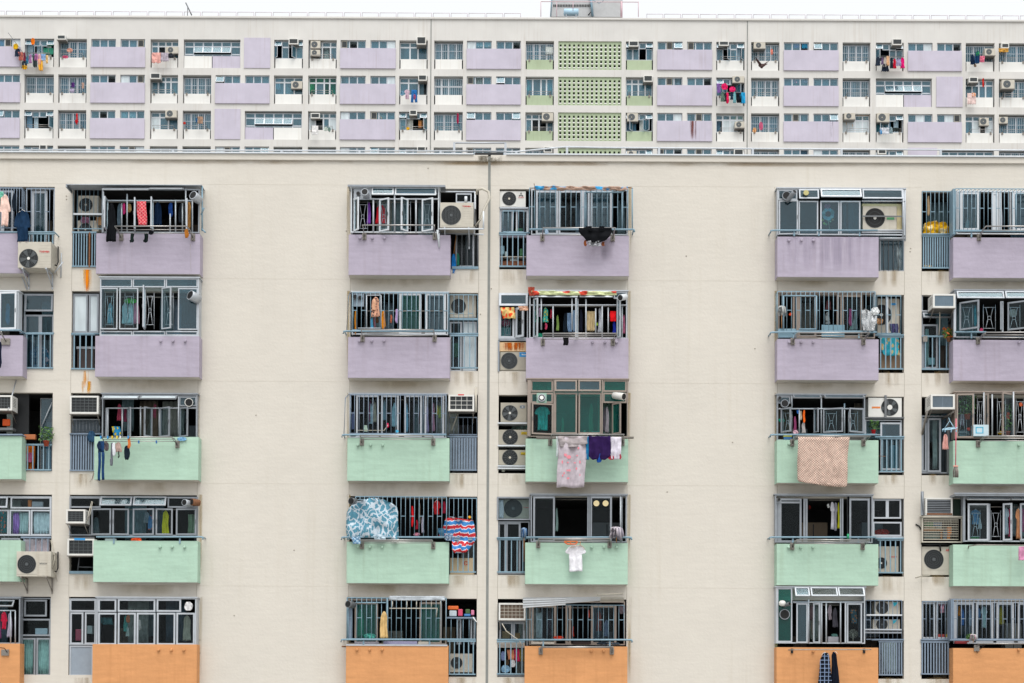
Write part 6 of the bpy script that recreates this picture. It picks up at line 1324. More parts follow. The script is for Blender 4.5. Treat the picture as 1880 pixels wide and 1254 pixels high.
for k,(a,b,t,e,c,n,kk) in enumerate(((185,225,740,810,'#b08494','old rose','tee'),(305,322,765,830,'#c87818','amber','hang'),(325,345,780,890,'#3f6fb0','cobalt','hang'),(375,400,790,890,'#9cb4cc','pale blue','hang'),(360,372,780,820,'#50505c','dark grey','hang'),(430,448,780,840,'#4f78a8','denim','hang'),(450,492,770,905,'#a8c4c8','mint white','tee'),(560,598,765,885,'#908420','dark yellow','hang'))):
    CL(kk,a,t,b,e,-0.08,c,f'{n} garment hanging behind the grey bars, @',hanger=False)
for (a,b,c,n) in ((178,198,'#8c3028','dark red pot'),(204,222,'#8c3834','maroon pot'),(230,250,'#a88c28','yellow pot')): BX(a,945,b,972,-0.15,-0.06,c,'pot',f'{n} on the narrow sill, @','pot',0.01)
MOP(402,965,1000,40,40,0.5,['#c8a8b4','#a0b4a8','#d8d0d4'],'wood','pink and white dish mop ball on the handrail, @')
HR(255,800,982,0.44,m='rail_grey'); BX(288,988,365,1004,0.25,0.38,'#8c2c30','tray','dark red tray on the parapet, @','tray')
PLANT(355,945,28,50,0.4,'tiny green plant beside the mop ball, @',n=30)
RECTP('rack_plate',[(408,1012,442,1052,BDEP,BDEP+0.03,'steel_dull')]); BARS('bracket_arm',[[(420,1020,0.5),(480,1012,0.7),(445,1040,0.46)],[(425,1050,0.46),(428,1065,0.46)]],'dark',0.012); BARS('clothes_pole',[[(430,1005,0.7),(800,1005,0.7)]],'steel',0.014)
PG((690,),1042,'F',5)
# ================================================================ rooftop of the near block
crop(0,0,1)
def FENCE(name,lab,pipes,posts,d,r=0.022,m='alu_light'):
    t=thing(name,Q(pipes[0][0][0],290,d),lab,'railing'); 
    mb=MB()
    for p in pipes: mb.tube([Q(x,y,d) for x,y in p],r,m,8)
    mb.build('rail',t)
    for (x,y0,y1) in posts:
        mb=MB(); a=Q(x,y0,d); mb.box(a.x-0.03,a.x+0.03,a.y-0.02,a.y+0.02,ROOFZ-0.2,a.z,m); mb.build('post',t)
FENCE('roof_railing','long low pipe railing along the near roof edge, from the picture edge to the seam',[[(-200,274),(400,276),(900,277.5)]],[(-60,274,284),(120,276,286),(318,276,286),(517,276,286),(660,276,286),(809,276,286)],-0.25)
FENCE('roof_railing','near roof pipe railing that slopes up from the seam and runs on level',[[(895,278),(948,278.5),(1040,269.5),(1100,271),(1400,273),(1880,276),(2080,277)]],[(948,278,288),(1041,270,289),(1210,271,291),(1382,272,292),(1545,274,292),(1727,276,292)],-0.25)
FENCE('roof_railing','short raised pipe frame behind the railing near the seam',[[(833,262.5),(929,262.5)]],[(834,262,286),(928,262,286)],-0.6)
mb=MB(); a=Q(872,280,-0.1); b=Q(924,283,-0.1); mb.box(a.x,b.x,-0.02,0.3,ROOFZ-0.02,ROOFZ+0.07,'fan_dark'); o_=mb.build('roof_flap',None,bevel=0.02); tag(o_,'sagging dark rubber flap over the seam on the near roof edge','flap')
stain(30,297,1850,305,'#a08458',0.002,11,0.3,(0.5,0.5));  # shade line under the coping, painted on as a brown strip
stain(872,286,924,300,'#5c5648',0.104,12,0.8,(6,6))
for y in (286.5,):
    mb=MB(); z=Zn(286); mb.box(XL,Xn(868),-0.11,0.02,z+0.001,z+0.035,'alu_white'); mb.box(Xn(928),XR,-0.11,0.02,z+0.001,z+0.035,'alu_white'); mb.build('coping_cap',NEAR)
# ================================================================ far block
FAR=thing('apartment_building',(0,DF-D,0),'far pale apartment block with lilac and white panels, rising behind the near roof','apartment building','apartment blocks')
FY=DF-D
def crf(x,y,s): crop(x,y,s)
def FU(u,v,o=0): return U(u,v,FY+o)
def FX(u): return FU(u,130).x
def FZ(v): return FU(200,v).z
SF=F/DF
def fp(n): return n/SF
W_BAYS=[(45,99),(107,159),(276,327),(336,388),(503,556),(566,618),(733,785),(797,850),(965,1017),(1149,1199),(1315,1367),(1379,1431),(1547,1598),(1608,1659),(1773,1826),(1834,1886)]
L_BAYS=[(-62,37),(167,266),(396,495),(625,726),(857,956),(1207,1307),(1439,1539),(1667,1765)]
W_BAYS_X=[(-75-54,-75)]
ROWV=[71.5,136.9,202.3,267.7,333.1,398.5]
ORD=['first','second','third','fourth','fifth','sixth','seventh','eighth','ninth','tenth','eleventh','twelfth','thirteenth','fourteenth','fifteenth','sixteenth']
ROWF=['far block top row','far block second row','far block third row','far block lowest visible row']
SPEC={(0,'S'):(337,441),(0,'P'):(448,496),(1,'S'):(1608,1711),(1,'P'):(1719,1767),(2,'P'):(395,442),(2,'S'):(450,555),(3,'P'):(1667,1720),(3,'S'):(1727,1825)}
SKIPW={0:[3],1:[13],2:[4],3:[14]}; SKIPL={0:[2],1:[7],2:[2],3:[7]}
holes=[]; cells=[]
for r in range(6):
    v=ROWV[r]; zt=FZ(v); zb=FZ(v+52.5); zs=FZ(v+15)
    for i,(a,b) in enumerate(W_BAYS):
        if i in SKIPW.get(r,[]): continue
        X0,X1=FX(a),FX(b); holes.append((X0,X1,zb,zt)); cells.append(('W',r,i,X0,X1,zb,zt))
    for i,(a,b) in enumerate(L_BAYS):
        if i in SKIPL.get(r,[]): continue
        w=(b-a); m0=a+w*0.46; m1=a+w*0.545
        for k,(p,q) in enumerate(((a,m0),(m1,b))):
            X0,X1=FX(p),FX(q); holes.append((X0,X1,zs,zt)); cells.append(('L',r,i*2+k,X0,X1,zs,zt))
        cells.append(('P',r,i,FX(a),FX(b),zb,zs))
    if (r,'S') in SPEC:
        a,b=SPEC[(r,'S')]; X0,X1=FX(a),FX(b); holes.append((X0,X1,zb,zt)); cells.append(('S',r,0,X0,X1,zb,zt))
        a,b=SPEC[(r,'P')]; cells.append(('Q',r,0,FX(a),FX(b),zb,zt+fp(3)))
    X0,X1=FX(1025),FX(1141); holes.append((X0,X1,zb,zt)); cells.append(('B',r,0,X0,X1,zb,zt))
FXL,FXR=FX(-75),FX(1965); FROOF=FZ(33)
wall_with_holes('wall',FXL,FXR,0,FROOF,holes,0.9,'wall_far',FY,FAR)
mb=MB()
mb.poly([(FXL,FY,0),(FXL,FY+11,0),(FXL,FY+11,FROOF),(FXL,FY,FROOF)],'wall_far'); mb.poly([(FXR,FY,0),(FXR,FY,FROOF),(FXR,FY+11,FROOF),(FXR,FY+11,0)],'wall_far'); mb.poly([(FXL,FY+11,0),(FXR,FY+11,0),(FXR,FY+11,FROOF),(FXL,FY+11,FROOF)],'wall_far'); mb.build('side_wall',FAR)
mb=MB(); mb.box(FXL,FXR,FY+0.95,FY+11,FROOF-0.5,FROOF-0.2,'concrete'); mb.build('roof',FAR)
mb=MB(); mb.box(FXL-0.1,FXR+0.1,FY-0.12,FY+0.5,FROOF,FZ(29.0),'wall_far'); mb.build('coping',FAR,bevel=0.03)
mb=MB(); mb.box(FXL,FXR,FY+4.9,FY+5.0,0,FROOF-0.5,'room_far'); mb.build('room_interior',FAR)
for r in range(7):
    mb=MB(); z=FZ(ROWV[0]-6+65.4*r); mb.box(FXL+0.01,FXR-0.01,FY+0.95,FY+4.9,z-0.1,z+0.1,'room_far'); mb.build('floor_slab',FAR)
for u in (791,1372):
    mb=MB(); x=FX(u); mb.box(x-0.035,x+0.035,FY-0.02,FY+0.05,0,FZ(33),'joint_grey'); mb.build('expansion_joint',FAR)
def fw(parent,X0,X1,Z0,Z1,Y,cols,kinds,fm='alu_light',gm='glass_far',w=0.055,rows=None,name='window',bars=0):
    "far window: cells split by column fractions; kinds f/o/t/l/d per cell"
    mb=MB(); bars4(mb,X0,X1,Z0,Z1,Y,Y+0.06,w*0.8,fm)
    rows=rows or [0,1]; sash=[]
    for j in range(len(rows)-1):
        for i in range(len(cols)-1):
            a=X0+(X1-X0)*cols[i]; b=X0+(X1-X0)*cols[i+1]; z0=Z0+(Z1-Z0)*rows[j]; z1=Z0+(Z1-Z0)*rows[j+1]
            k=kinds[j][i] if j<len(kinds) and i<len(kinds[j]) else 'f'
            if k=='o': continue
            g={'f':gm,'w':'glass_frost','g':'glass_green','p':fm,'d':'glass_dark'}.get(k,gm)
            if k in 'fwgdp':
                bars4(mb,a,b,z0,z1,Y+0.005,Y+0.05,w,fm); mb.box(a+w,b-w,Y+0.02,Y+0.03,z0+w,z1-w,g)
            else:
                piv,Rm={'t':(Vector((0,Y,z1)),Matrix.Rotation(math.radians(-24),4,'X')),'l':(Vector((a,Y,0)),Matrix.Rotation(math.radians(-60),4,'Z')),'r':(Vector((b,Y,0)),Matrix.Rotation(math.radians(60),4,'Z'))}[k]
                T=Matrix.Translation(piv)@Rm@Matrix.Translation(-piv); s=MB(); bars4(s,a,b,z0,z1,Y-0.03,Y,w,fm,T); s.box(a+w,b-w,Y-0.02,Y-0.01,z0+w,z1-w,gm,T); sash.append(s)
    if bars:
        n=bars
        for k in range(n+1):
            x=X0+(X1-X0)*k/n; mb.box(x-0.009,x+0.009,Y-0.12,Y-0.10,Z0,Z1-0.05,'alu_light')
        z=Z0+(Z1-Z0)*0.5; mb.box(X0,X1,Y-0.12,Y-0.10,z-0.014,z+0.014,'alu_light')
    o=mb.build(name,parent)
    for s in sash: s.build('sash',o)
    return o
for c,hx in (('cv0','#6f8fa6'),('cv1','#a8bcc8'),('cv2','#4f7890'),('cv3','#c8ccc8'),('cv4','#5a9aa8'),('cv5','#3a5468')): MATS[c]=cloth(hx)
R2=random.Random(3)
# per bay character, read from the photo: G barred, C casements, P plain, T tall teal
KIND={0:'CGP.CPPGGCCGGCGG',1:'GGPGPTPWTPCGG.PG',2:'CGPG.PCGPCPGPCPG',3:'CGPGGGCPGCCGGC.G'}
def fac(X0,X1,Z0,Z1,Y0,Y1,kind,label):
    t=thing('air_conditioner',((X0+X1)/2,(Y0+Y1)/2,Z0),label,'air conditioner','air conditioners on the far block')
    body='ac_cream' if kind=='S' else 'ac_white'
    mb=MB(); w=0.06 if kind=='W' else 0.03
    if kind=='L': body='ac_side'
    if kind=='S':
        mb.box(X0,X1,Y0,Y1,Z0,Z1,body); mb.build('casing',t,bevel=0.01)
        mb=MB(); c=Vector((X0+(X1-X0)*0.4,0,(Z0+Z1)/2)); r=(Z1-Z0)*0.38; mb.disc(Vector((c.x,Y0-0.004,c.z)),r*1.15,'fan_blade',18); mb.disc(Vector((c.x,Y0-0.01,c.z)),r*0.2,'ac_side',10); mb.disc(Vector((c.x,Y0-0.008,c.z)),r*0.7,'wire',18,r0=r*0.62); mb.build('fan_guard',t)
    else:
        bars4(mb,X0,X1,Z0,Z1,Y0,Y0+0.05,w,body); mb.box(X0,X1,Y0+0.05,Y1,Z0,Z1,body); mb.build('casing',t)
        mb=MB(); mb.box(X0+w,X1-w,Y0+0.02,Y0+0.049,Z0+w,Z1-w,'fan_dark')
        for k in range(1,5): z=Z0+w+(Z1-Z0-2*w)*k/5; mb.box(X0+w,X1-w,Y0+0.005,Y0+0.02,z-0.012,z+0.012,'wire')
        mb.build('condenser_grille',t)
    mb=MB(); mb.box(X0-0.02,X1+0.02,Y0,Y1,Z0-0.05,Z0-0.005,'steel_dull'); mb.build('support_tray',t)
def ord_w(i): return ORD[i]
for (k,r,i,X0,X1,Z0,Z1) in cells:
    row=(ROWF+['far block fifth row','far block sixth row'])[r]
    near_side=X0+0.0<0
    if k=='W':
        green=i in (8,9); pm='green_far' if green else 'white_far'
        vis=True
        zw=Z0+(Z1-Z0)*0.37
        # parapet panel set back in the bay
        mb=MB(); mb.box(X0+0.09,X1-0.09,FY+0.12,FY+0.22,Z0,zw-0.02,pm); mb.box(X0+0.02,X1-0.02,FY+0.22,FY+0.9,Z0+0.01,Z0+0.12,'wall_far'); mb.build('balcony_front',FAR)
        if not vis: continue
        kd=KIND[r%4][i] if KIND[r%4][i]!='.' else 'P'; Y=FY+0.35 if kd!='C' else FY+0.2
        x0,x1=X0+0.03,X1-0.03
        n=R2.choice((3,4)); cols=[0]+sorted([q/n+R2.uniform(-.03,.03) for q in range(1,n)])+[1]
        if kd=='G': fw(FAR,x0,x1,zw,Z1-0.1,Y,cols,['f'*n],'alu_light',bars=13)
        elif kd=='C':
            fw(FAR,x0,x1,zw,Z1-0.06,Y,[0,.25,.5,.75,1],[''.join(R2.choice('lrfo') for _ in range(4)),'tfft'],'alu_light',rows=[0,.66,1])
        elif kd=='T': fw(FAR,x0,x1,zw,Z1-0.06,Y,[0,.25,.55,.75,1],['gfgg','gggg'] if i==5 else ['ffff'],'alu_white',rows=[0,.7,1] if i==5 else None)
        elif kd=='W': fw(FAR,x0,x1,zw,Z1-0.06,Y,[0,.25,.5,1],['fff','fff'],'alu_white',rows=[0,.52,1],bars=14)
        else: fw(FAR,x0,x1,zw,Z1-0.06,Y,cols,[''.join(R2.choice('ffdw') for _ in range(n)),'f'*n],'alu_white',rows=[0,.72,1])
        # curtains, each in its own stretch
        for q in range(n):
            if R2.random()<0.6:
                c=R2.choice(['cv0','cv1','cv2','cv4','cv1','cv3'] if not (i==8 and r==1) else ['cv4']); a=x0+(x1-x0)*q/n+0.05; b=a+(x1-x0)/n*R2.uniform(.45,.95)
                mb=MB(); clothmesh(mb,a,b,zw,Z1-0.12,Y+0.25,PROF['towel'],MATS[c],0.03,R2.random()*5,nx=10,nz=2,freq=3); mb.build('curtain',FAR)
        if r<3 and not (i in (4,) and r==0) and R2.random()<0.85 and (r,i) not in ((1,4),(0,9)):
            z=zw+0.12; t_=MB(); a,b=X0+0.28,X1-0.28; t_.tube([(a,FY-0.35,z),(b,FY-0.35,z)],0.018,'steel',5); t_.tube([(a+0.05,FY-0.1,z-0.06),(b-0.05,FY-0.1,z-0.06)],0.012,'steel',5)
            t=thing('drying_rack',((X0+X1)/2,FY,z),f'pale pipe drying rack at the {ORD[i]} balcony bay, {row}','drying rack','drying racks on the far block'); t_.build('rail',t)
            for x in (a,b):
                mb=MB(); mb.tube([(x,FY-0.35,z),(x,FY+0.10,z-0.12)],0.016,'steel_dull',5); mb.box(x-0.07,x+0.07,FY+0.07,FY+0.118,z-0.28,z-0.08,'steel_dull'); mb.build('bracket',t)
    elif k=='L':
        n=3; ks=R2.choice(['fff','ffw','fdf','fff','fwf','ffd','wff','tff','fff','fft']); fw(FAR,X0+0.02,X1-0.02,Z0+0.02,Z1-0.02,FY+0.12,[0,.34,.67,1],[ks],'alu_light',w=0.045,name='strip_window')
        if r<4 and R2.random()<0.4:
            q=R2.randrange(3); a=X0+(X1-X0)*q/3+0.08; b=a+0.42
            side=R2.random()<0.5
            fac(a,b,Z0+0.06,Z1-0.06,FY+0.05,FY+0.40,'L',f'window unit in the {ORD[i] if i<16 else "last"} narrow window strip, {row}')
        if R2.random()<0.6:
            q=R2.randrange(3); a=X0+(X1-X0)*q/3+0.06; mb=MB(); clothmesh(mb,a,a+0.5,Z0,Z1,FY+0.35,PROF['towel'],MATS[R2.choice(['cv1','cv3','cv4','cv0'])],0.03,R2.random()*5,nx=8,nz=2); mb.build('curtain',FAR)
    elif k=='P':
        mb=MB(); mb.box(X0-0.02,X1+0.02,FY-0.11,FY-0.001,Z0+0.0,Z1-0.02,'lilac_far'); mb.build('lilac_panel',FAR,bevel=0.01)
    elif k=='Q':
        mb=MB(); mb.box(X0,X1,FY-0.06,FY-0.001,Z0,Z1,'lilac_far'); mb.build('lilac_panel',FAR)
    elif k=='S':
        zw=Z0+(Z1-Z0)*0.44; fw(FAR,X0+0.03,X1-0.03,zw,Z1-0.1,FY+0.25,[0,1/6,2/6,3/6,4/6,5/6,1],['ffffff','fttttf','ffffff'],'alu_light',rows=[0,.14,.66,1],w=0.05,name='stair_window')
        fl=0 if r in (0,) else 1
        m=(X0+X1)/2; ms=('white_far','lilac_far') if r in (0,1) else ('lilac_far','white_far')
        mb=MB(); mb.box(X0+0.02,m-0.03,FY+0.10,FY+0.22,Z0,zw-0.01,ms[0]); mb.build('wall_panel',FAR); mb=MB(); mb.box(m+0.03,X1-0.02,FY+0.10,FY+0.22,Z0,zw-0.01,ms[1]); mb.build('wall_panel',FAR)
    elif k=='B':
        nx,nz=14,7 ; hs=[]
        sx=(X1-X0)/nx; sz=(Z1-Z0)/nz
        for a in range(nx):
            for b in range(nz):
                if b==0: continue
                x=X0+sx*(a+0.28); z=Z0+sz*(b+0.02)-sz*0.35; hs.append((x,x+sx*0.44,z,z+sz*0.66))
        wall_with_holes('breeze_block_screen',X0,X1,Z0,Z1,hs,0.16,'green_far',FY+0.10,FAR)
        mb=MB()
        for a in range(nx):
            for b in range(1,nz):
                x=X0+sx*(a+0.28); z=Z0+sz*(b+0.02)-sz*0.35; mb.box(x-0.01,x+sx*0.46,FY+0.06,FY+0.25,z-0.07,z+0.012,'white_far')
        o_=mb.build('block_sills',FAR); o_['kind']='stuff'
# explicit far air conditioners (bay, row, kind, x-fraction, top-fraction)
def bay(i,r): a,b=W_BAYS[i]; v=ROWV[r]; return FX(a),FX(b),FZ(v+52.5),FZ(v)
for (i,r,kd,x0,x1,t0,t1,pr,desc) in [(1,0,'W',0.0,.30,-.06,.10,.45,'teal faced'),(2,0,'S',.55,1.0,.28,.5,.1,'grey'),(4,0,'W',.52,.85,.0,.2,.3,'white'),(5,0,'S',.08,.42,.05,.3,.1,'upper cream'),(5,0,'S',.08,.42,.36,.56,.1,'lower cream'),(6,0,'W',.62,.95,-.05,.22,.5,'blue faced'),(9,0,'W',.1,.45,.03,.22,.3,'white'),(10,0,'W',.08,.42,.02,.18,.3,'white'),(11,0,'S',.08,.48,.06,.27,.3,'cream'),(13,0,'W',.55,.9,-.06,.15,.45,'white'),(14,0,'S',.62,.98,.25,.48,.35,'white'),(15,0,'W',.05,.32,.05,.22,.3,'teal faced'),
 (2,1,'W',.04,.40,.0,.20,.4,'large'),(4,1,'S',.6,.98,.2,.45,.0,'cream'),(6,1,'W',.68,.98,.02,.22,.4,'grey'),(9,1,'W',.64,.97,.0,.22,.4,'dark faced'),(10,1,'S',.56,.97,.0,.22,.3,'cream'),(14,1,'W',.08,.38,.0,.18,.35,'small'),(15,1,'S',.05,.5,.1,.4,.4,'large cream'),
 (2,2,'S',.58,.98,.03,.28,.3,'white'),(6,2,'W',.38,.64,.0,.18,.4,'dark'),(5,2,'W',.1,.42,.08,.26,.1,'white'),(8,2,'S',.58,.98,.05,.32,.2,'cream'),(9,2,'S',.05,.45,.05,.32,.2,'cream'),(10,2,'S',.65,.98,.34,.55,.3,'grey low'),(12,2,'S',.04,.42,.03,.24,.35,'cream'),(13,2,'S',.02,.46,.02,.32,.3,'white'),(14,2,'S',.48,.8,.12,.38,.0,'cream'),(15,2,'S',.0,.3,.1,.32,.1,'grey'),
 (0,3,'W',.55,.8,.0,.2,.2,'teal faced'),(6,3,'W',.65,.95,.0,.2,.2,'teal faced'),(9,3,'S',.05,.4,.12,.3,.2,'cream'),(8,3,'W',.65,.95,.0,.2,.3,'dark'),(10,3,'W',.62,.95,.05,.28,.3,'teal faced'),(13,3,'W',.05,.35,.0,.2,.3,'teal faced')]:
    X0,X1,Z0,Z1=bay(i,r); w=X1-X0; h=Z1-Z0
    fac(X0+w*x0,X0+w*x1,Z1-h*t1,Z1-h*t0,FY-pr,FY+0.3,kd,f'{desc} air conditioner at the {ORD[i]} balcony bay, {ROWF[r]}')
# far laundry: pixel rects on the far facade plane, hung just in front
crop(0,0,1)
def FCL(kind,x0,y0,x1,y1,col,label,out=0.5,**kw):
    global WL
    d=-(FY-out); lab=label
    o=CL(kind,x0,y0,x1,y1,d,col,lab,amp=0.04,hanger=False,**kw); return o
t4=4.18
def fq(x,y,ox=0): return ox+x/t4,y/t4
FL=[(0,'lump',100,335,142,380,'#d8b020','yellow and black bundle'),(0,'hang',112,370,160,435,'#1f2c40','dark navy cap and shirt'),(0,'slant',140,400,180,465,'#b86c60','salmon shirt'),(0,'pants',165,470,210,525,'#2a3440','dark trousers'),(0,'hang',178,400,196,470,'#8c3048','maroon garment'),(0,'hang',200,430,220,490,'#4080a0','teal garment'),(0,'lump',168,500,210,533,'#e0a818','yellow orange cloth'),(0,'lump',238,292,268,345,'#e07818','orange plush'),(0,'hang',222,415,245,485,'#a878a8','mauve garment'),(0,'slant',248,425,285,515,'#3c4648','charcoal garment'),(0,'towel',268,415,290,465,'#c878b8','pink purple cloth'),(0,'narrow',288,415,318,500,'#d8a8b0','peach cloth'),(0,'slant',290,455,330,542,'#e8b040','bright yellow trousers'),(0,'towel',316,415,350,465,'#88a8d0','light blue towel'),(0,'slant',350,425,370,487,'#e0c088','cream orange cloth'),
(0,'lump',512,370,558,402,'#c89484','pink grey bag'),(0,'lump',480,425,525,450,'#b85070','pink small washing'),
(0,'towel',1165,405,1235,483,'#dba49c','salmon pink towel'),(0,'towel',1235,405,1295,470,'#b0a8b4','lilac grey towel'),(0,'lump',1290,408,1330,445,'#2c3038','black cloth'),(0,'lump',545,632,575,672,'#583078','purple shirt'),(0,'towel',628,635,645,680,'#c8a898','beige cloth'),(0,'lump',535,675,572,712,'#a8a0b8','pale lilac cloth'),(0,'narrow',580,870,600,955,'#c82028','red garment'),(0,'lump',575,915,600,945,'#b82030','red cloth'),
(320,'lump',165,905,175,940,'#3070a8','blue cloth'),(320,'towel',180,895,220,950,'#a88c78','brown towel'),(320,'lump',68,935,88,955,'#c83828','red ornament'),(320,'towel',1055,965,1105,1035,'#dcdcdc','white towel'),(320,'lump',1145,975,1180,1005,'#c0ccc4','white green cloth'),(320,'lump',1180,975,1200,1012,'#88a098','grey green cloth'),
(620,'tee',510,688,555,760,'#c8b0c0','pale pink shirt'),(620,'pants',562,690,612,788,'#2868a8','blue jeans'),(620,'lump',480,700,510,735,'#6f98b0','grey blue cloth'),(620,'lump',580,725,600,765,'#b84858','red cloth'),(620,'lump',525,975,553,998,'#d8a820','yellow bag'),(620,'narrow',912,870,930,950,'#b82858','crimson garment'),
(1140,'lump',1060,935,1090,1000,'#c06080','pink floral dress'),(1140,'lump',1010,980,1040,1018,'#d8a878','peach bundle'),
(1140,'slant',735,640,765,715,'#8060a0','violet cloth'),(1140,'lump',770,640,820,690,'#d02060','hot pink cloth'),(1140,'lump',830,665,880,705,'#d82868','magenta cloth'),(1140,'hang',765,705,800,780,'#5c7468','sage garment'),(1140,'hang',785,715,815,780,'#1c242c','black garment'),(1140,'narrow',803,710,832,795,'#d82058','raspberry garment'),(1140,'hang',838,708,862,765,'#183048','navy garment'),(1140,'hang',860,705,885,790,'#78b0b8','pale teal garment'),(1140,'slant',880,712,925,788,'#14181f','black large garment'),(1140,'slant',912,710,958,795,'#2898c8','bright blue garment'),
(1140,'narrow',1145,375,1170,420,'#d08070','salmon garment')]
for (ox,kind,x0,y0,x1,y1,c,n) in FL:
    a,b=fq(x0,y0,ox); c2,d2=fq(x1,y1,ox); u=(a+c2)/2; v=(b+d2)/2
    r=0 if v<132 else 1 if v<197 else 2
    i=min(range(16),key=lambda q:abs((W_BAYS[q][0]+W_BAYS[q][1])/2-u))
    FCL(kind,a,b,c2,d2,c,f'{n} hung at the {ORD[i]} balcony bay, {ROWF[r]}')
# right hand part, crop (1600,0) scale 4.18
for (kind,x0,y0,x1,y1,c,n) in (('hang',30,435,70,505,'#2a3444','ink blue garment'),('hang',72,440,95,495,'#6a5878','dull purple garment'),('hang',90,440,118,515,'#b8b0a8','off white garment'),('towel',115,430,138,505,'#d8b08c','peach towel'),('hang',75,490,135,550,'#141c2c','black shorts'),('hang',140,440,168,525,'#1c2c38','dark teal garment'),('hang',165,450,190,525,'#c81838','red garment'),('hang',185,450,232,505,'#9890b0','lilac grey garment'),('hang',222,440,255,525,'#d81878','fuchsia garment'),
 ('hang',760,415,792,495,'#182c48','navy print garment'),('hang',790,395,830,488,'#1c4068','deep blue garment'),('lump',800,390,828,430,'#308c50','green garment'),('towel',832,430,868,478,'#d87890','pink towel'),('lump',785,490,805,515,'#7a6858','brown cloth'),('towel',735,715,800,800,'#d8c0bc','white pink towel'),('lump',765,712,803,740,'#e09860','orange cloth'),('narrow',848,600,866,670,'#c83028','red garland'),('towel',65,980,135,1030,'#c0c4cc','grey white towel'),('lump',62,990,82,1030,'#2888c0','blue cloth'),('hang',135,975,165,1025,'#8ca0a8','grey garment'),('lump',160,980,212,1010,'#2c3434','black cloth bundle'),('towel',975,372,1050,400,'#c89848','mustard tarpaulin')):
    a,b=1600+x0/t4,y0/t4; c2,d2=1600+x1/t4,y1/t4; u=(a+c2)/2; v=(b+d2)/2
    r=0 if v<133 else 1 if v<198 else 2; i=min(range(16),key=lambda q:abs((W_BAYS[q][0]+W_BAYS[q][1])/2-u))
    FCL(kind,a,b,c2,d2,c,f'{n} hung at the {ORD[i]} balcony bay, {ROWF[r]}')
# coloured blinds, boards and sheets that show in single panes of the far block
crop(0,0,1)
for (x0,y0,x1,y1,c,o) in ((1457,78,1469,89,'#4860b8',.18),(1472,79,1486,89,'#30a8d0',.18),(1494,78,1510,89,'#80c8b8',.18),(0,74,7,85,'#58b0e0',.18),(694,211,706,218,'#d8a888',.18),(873,75,888,86,'#e8ecec',.18),(889,75,902,86,'#e4eaea',.18),(221,204,234,217,'#e0ece8',.18),(236,204,250,217,'#d8e4e4',.18),(1456,143,1468,153,'#c8a8c0',.18),(1472,143,1483,153,'#c8a8c0',.18),(1240,77,1252,88,'#b8dce0',.18),
 (768,221,774,235,'#d89860',.40),(776,221,784,235,'#dca070',.40),(1574,210,1596,219,'#c8a888',.40),(1550,222,1570,236,'#c0a080',.40),(1574,222,1596,236,'#c4a484',.40),(1343,212,1366,226,'#cbb684',.40),(966,145,975,169,'#58b4c0',.40),(1004,145,1015,169,'#60b8c4',.40),(566,150,577,168,'#34c488',.40),(579,143,600,152,'#40a890',.40),(80,76,98,84,'#5ab090',.40),(80,88,98,100,'#4aa488',.40),(146,78,158,100,'#8ab8d0',.40),(1151,152,1160,172,'#e0dcd4',.40),(1002,86,1015,100,'#d4dcd8',.30),(1848,86,1870,104,'#a8c4d0',.40),(505,143,515,165,'#a8d0e0',.40),(390,150,396,160,'#404c58',.40)):
    CURT(x0,y0,x1,y1,-(FY+o),c,4)
for o_ in [q for q in bpy.data.objects if q.name.startswith('curtain') and q.parent==NEAR and WL[q.name].y<1 and q.data.vertices and q.data.vertices[0].co.y>50]: o_.parent=FAR; o_.location.y-=FY; WL[o_.name]=Vector((0,0,0))
# support poles for the crowded laundry of the far block
mb=MB()
for (x0,y0,x1,y1) in ((15,60,52,110),(50,97,92,97),(1612,103,1660,104)):
    mb.tube([U(x0,y0,FY-0.5),U(x1,y1,FY-0.5)],0.02,'alu_dark',5)
mb.build('clothes_pole',FAR)
# rust runs under far units
def fst(x0,y0,x1,y1,c,seed,a):
    crop(0,0,1); stain(x0,y0,x1,y1,c,-(FY-0.115),seed,a,(8,0.5),parent=FAR)
fst(1266,222,1279,258,'#7c4c48',21,0.8); fst(1525,222,1529,252,'#4c4448',22,0.9)
# roof railings of the far block: separate inverted-U frames
mb0=None; RG='inverted U railing frames on the far roof'
k=0; x=-20.6
proto=None
while x<1900:
    u0,u1=x,x+29.7
    if not(985<u1 and u0<1176):
        yt=20.3+ (u0/1880)*6.6
        a=U(u0,yt,FY+0.2); b=U(u1,yt,FY+0.2)
        if proto is None:
            w=b.x-a.x; h=a.z-FZ(29)
            t=thing('roof_railing',((a.x+b.x)/2,FY+0.2,FZ(29.0)),'slim pale inverted U railing frame on the far roof edge','railing',RG)
            mb=MB(); c=Vector(t.location); mb.tube([c+Vector((-w/2,0,0)),c+Vector((-w/2,0,h)),c+Vector((w/2,0,h)),c+Vector((w/2,0,0))],0.028,'#c4b8c0',5); ch=mb.build('frame',t)
            mb=MB(); [mb.box(c.x+s*w/2-0.06,c.x+s*w/2+0.06,c.y-0.06,c.y+0.06,c.z-0.005,c.z+0.02,'#c4b8c0') for s in (-1,1)]; ch2=mb.build('base_plate',t); proto=t
        else:
            t=proto.copy(); COL.objects.link(t); t.location.x=(a.x+b.x)/2; WL[t.name]=Vector(t.location)
            for q in (ch,ch2): n_=q.copy(); COL.objects.link(n_); n_.parent=t
    x+=32.65
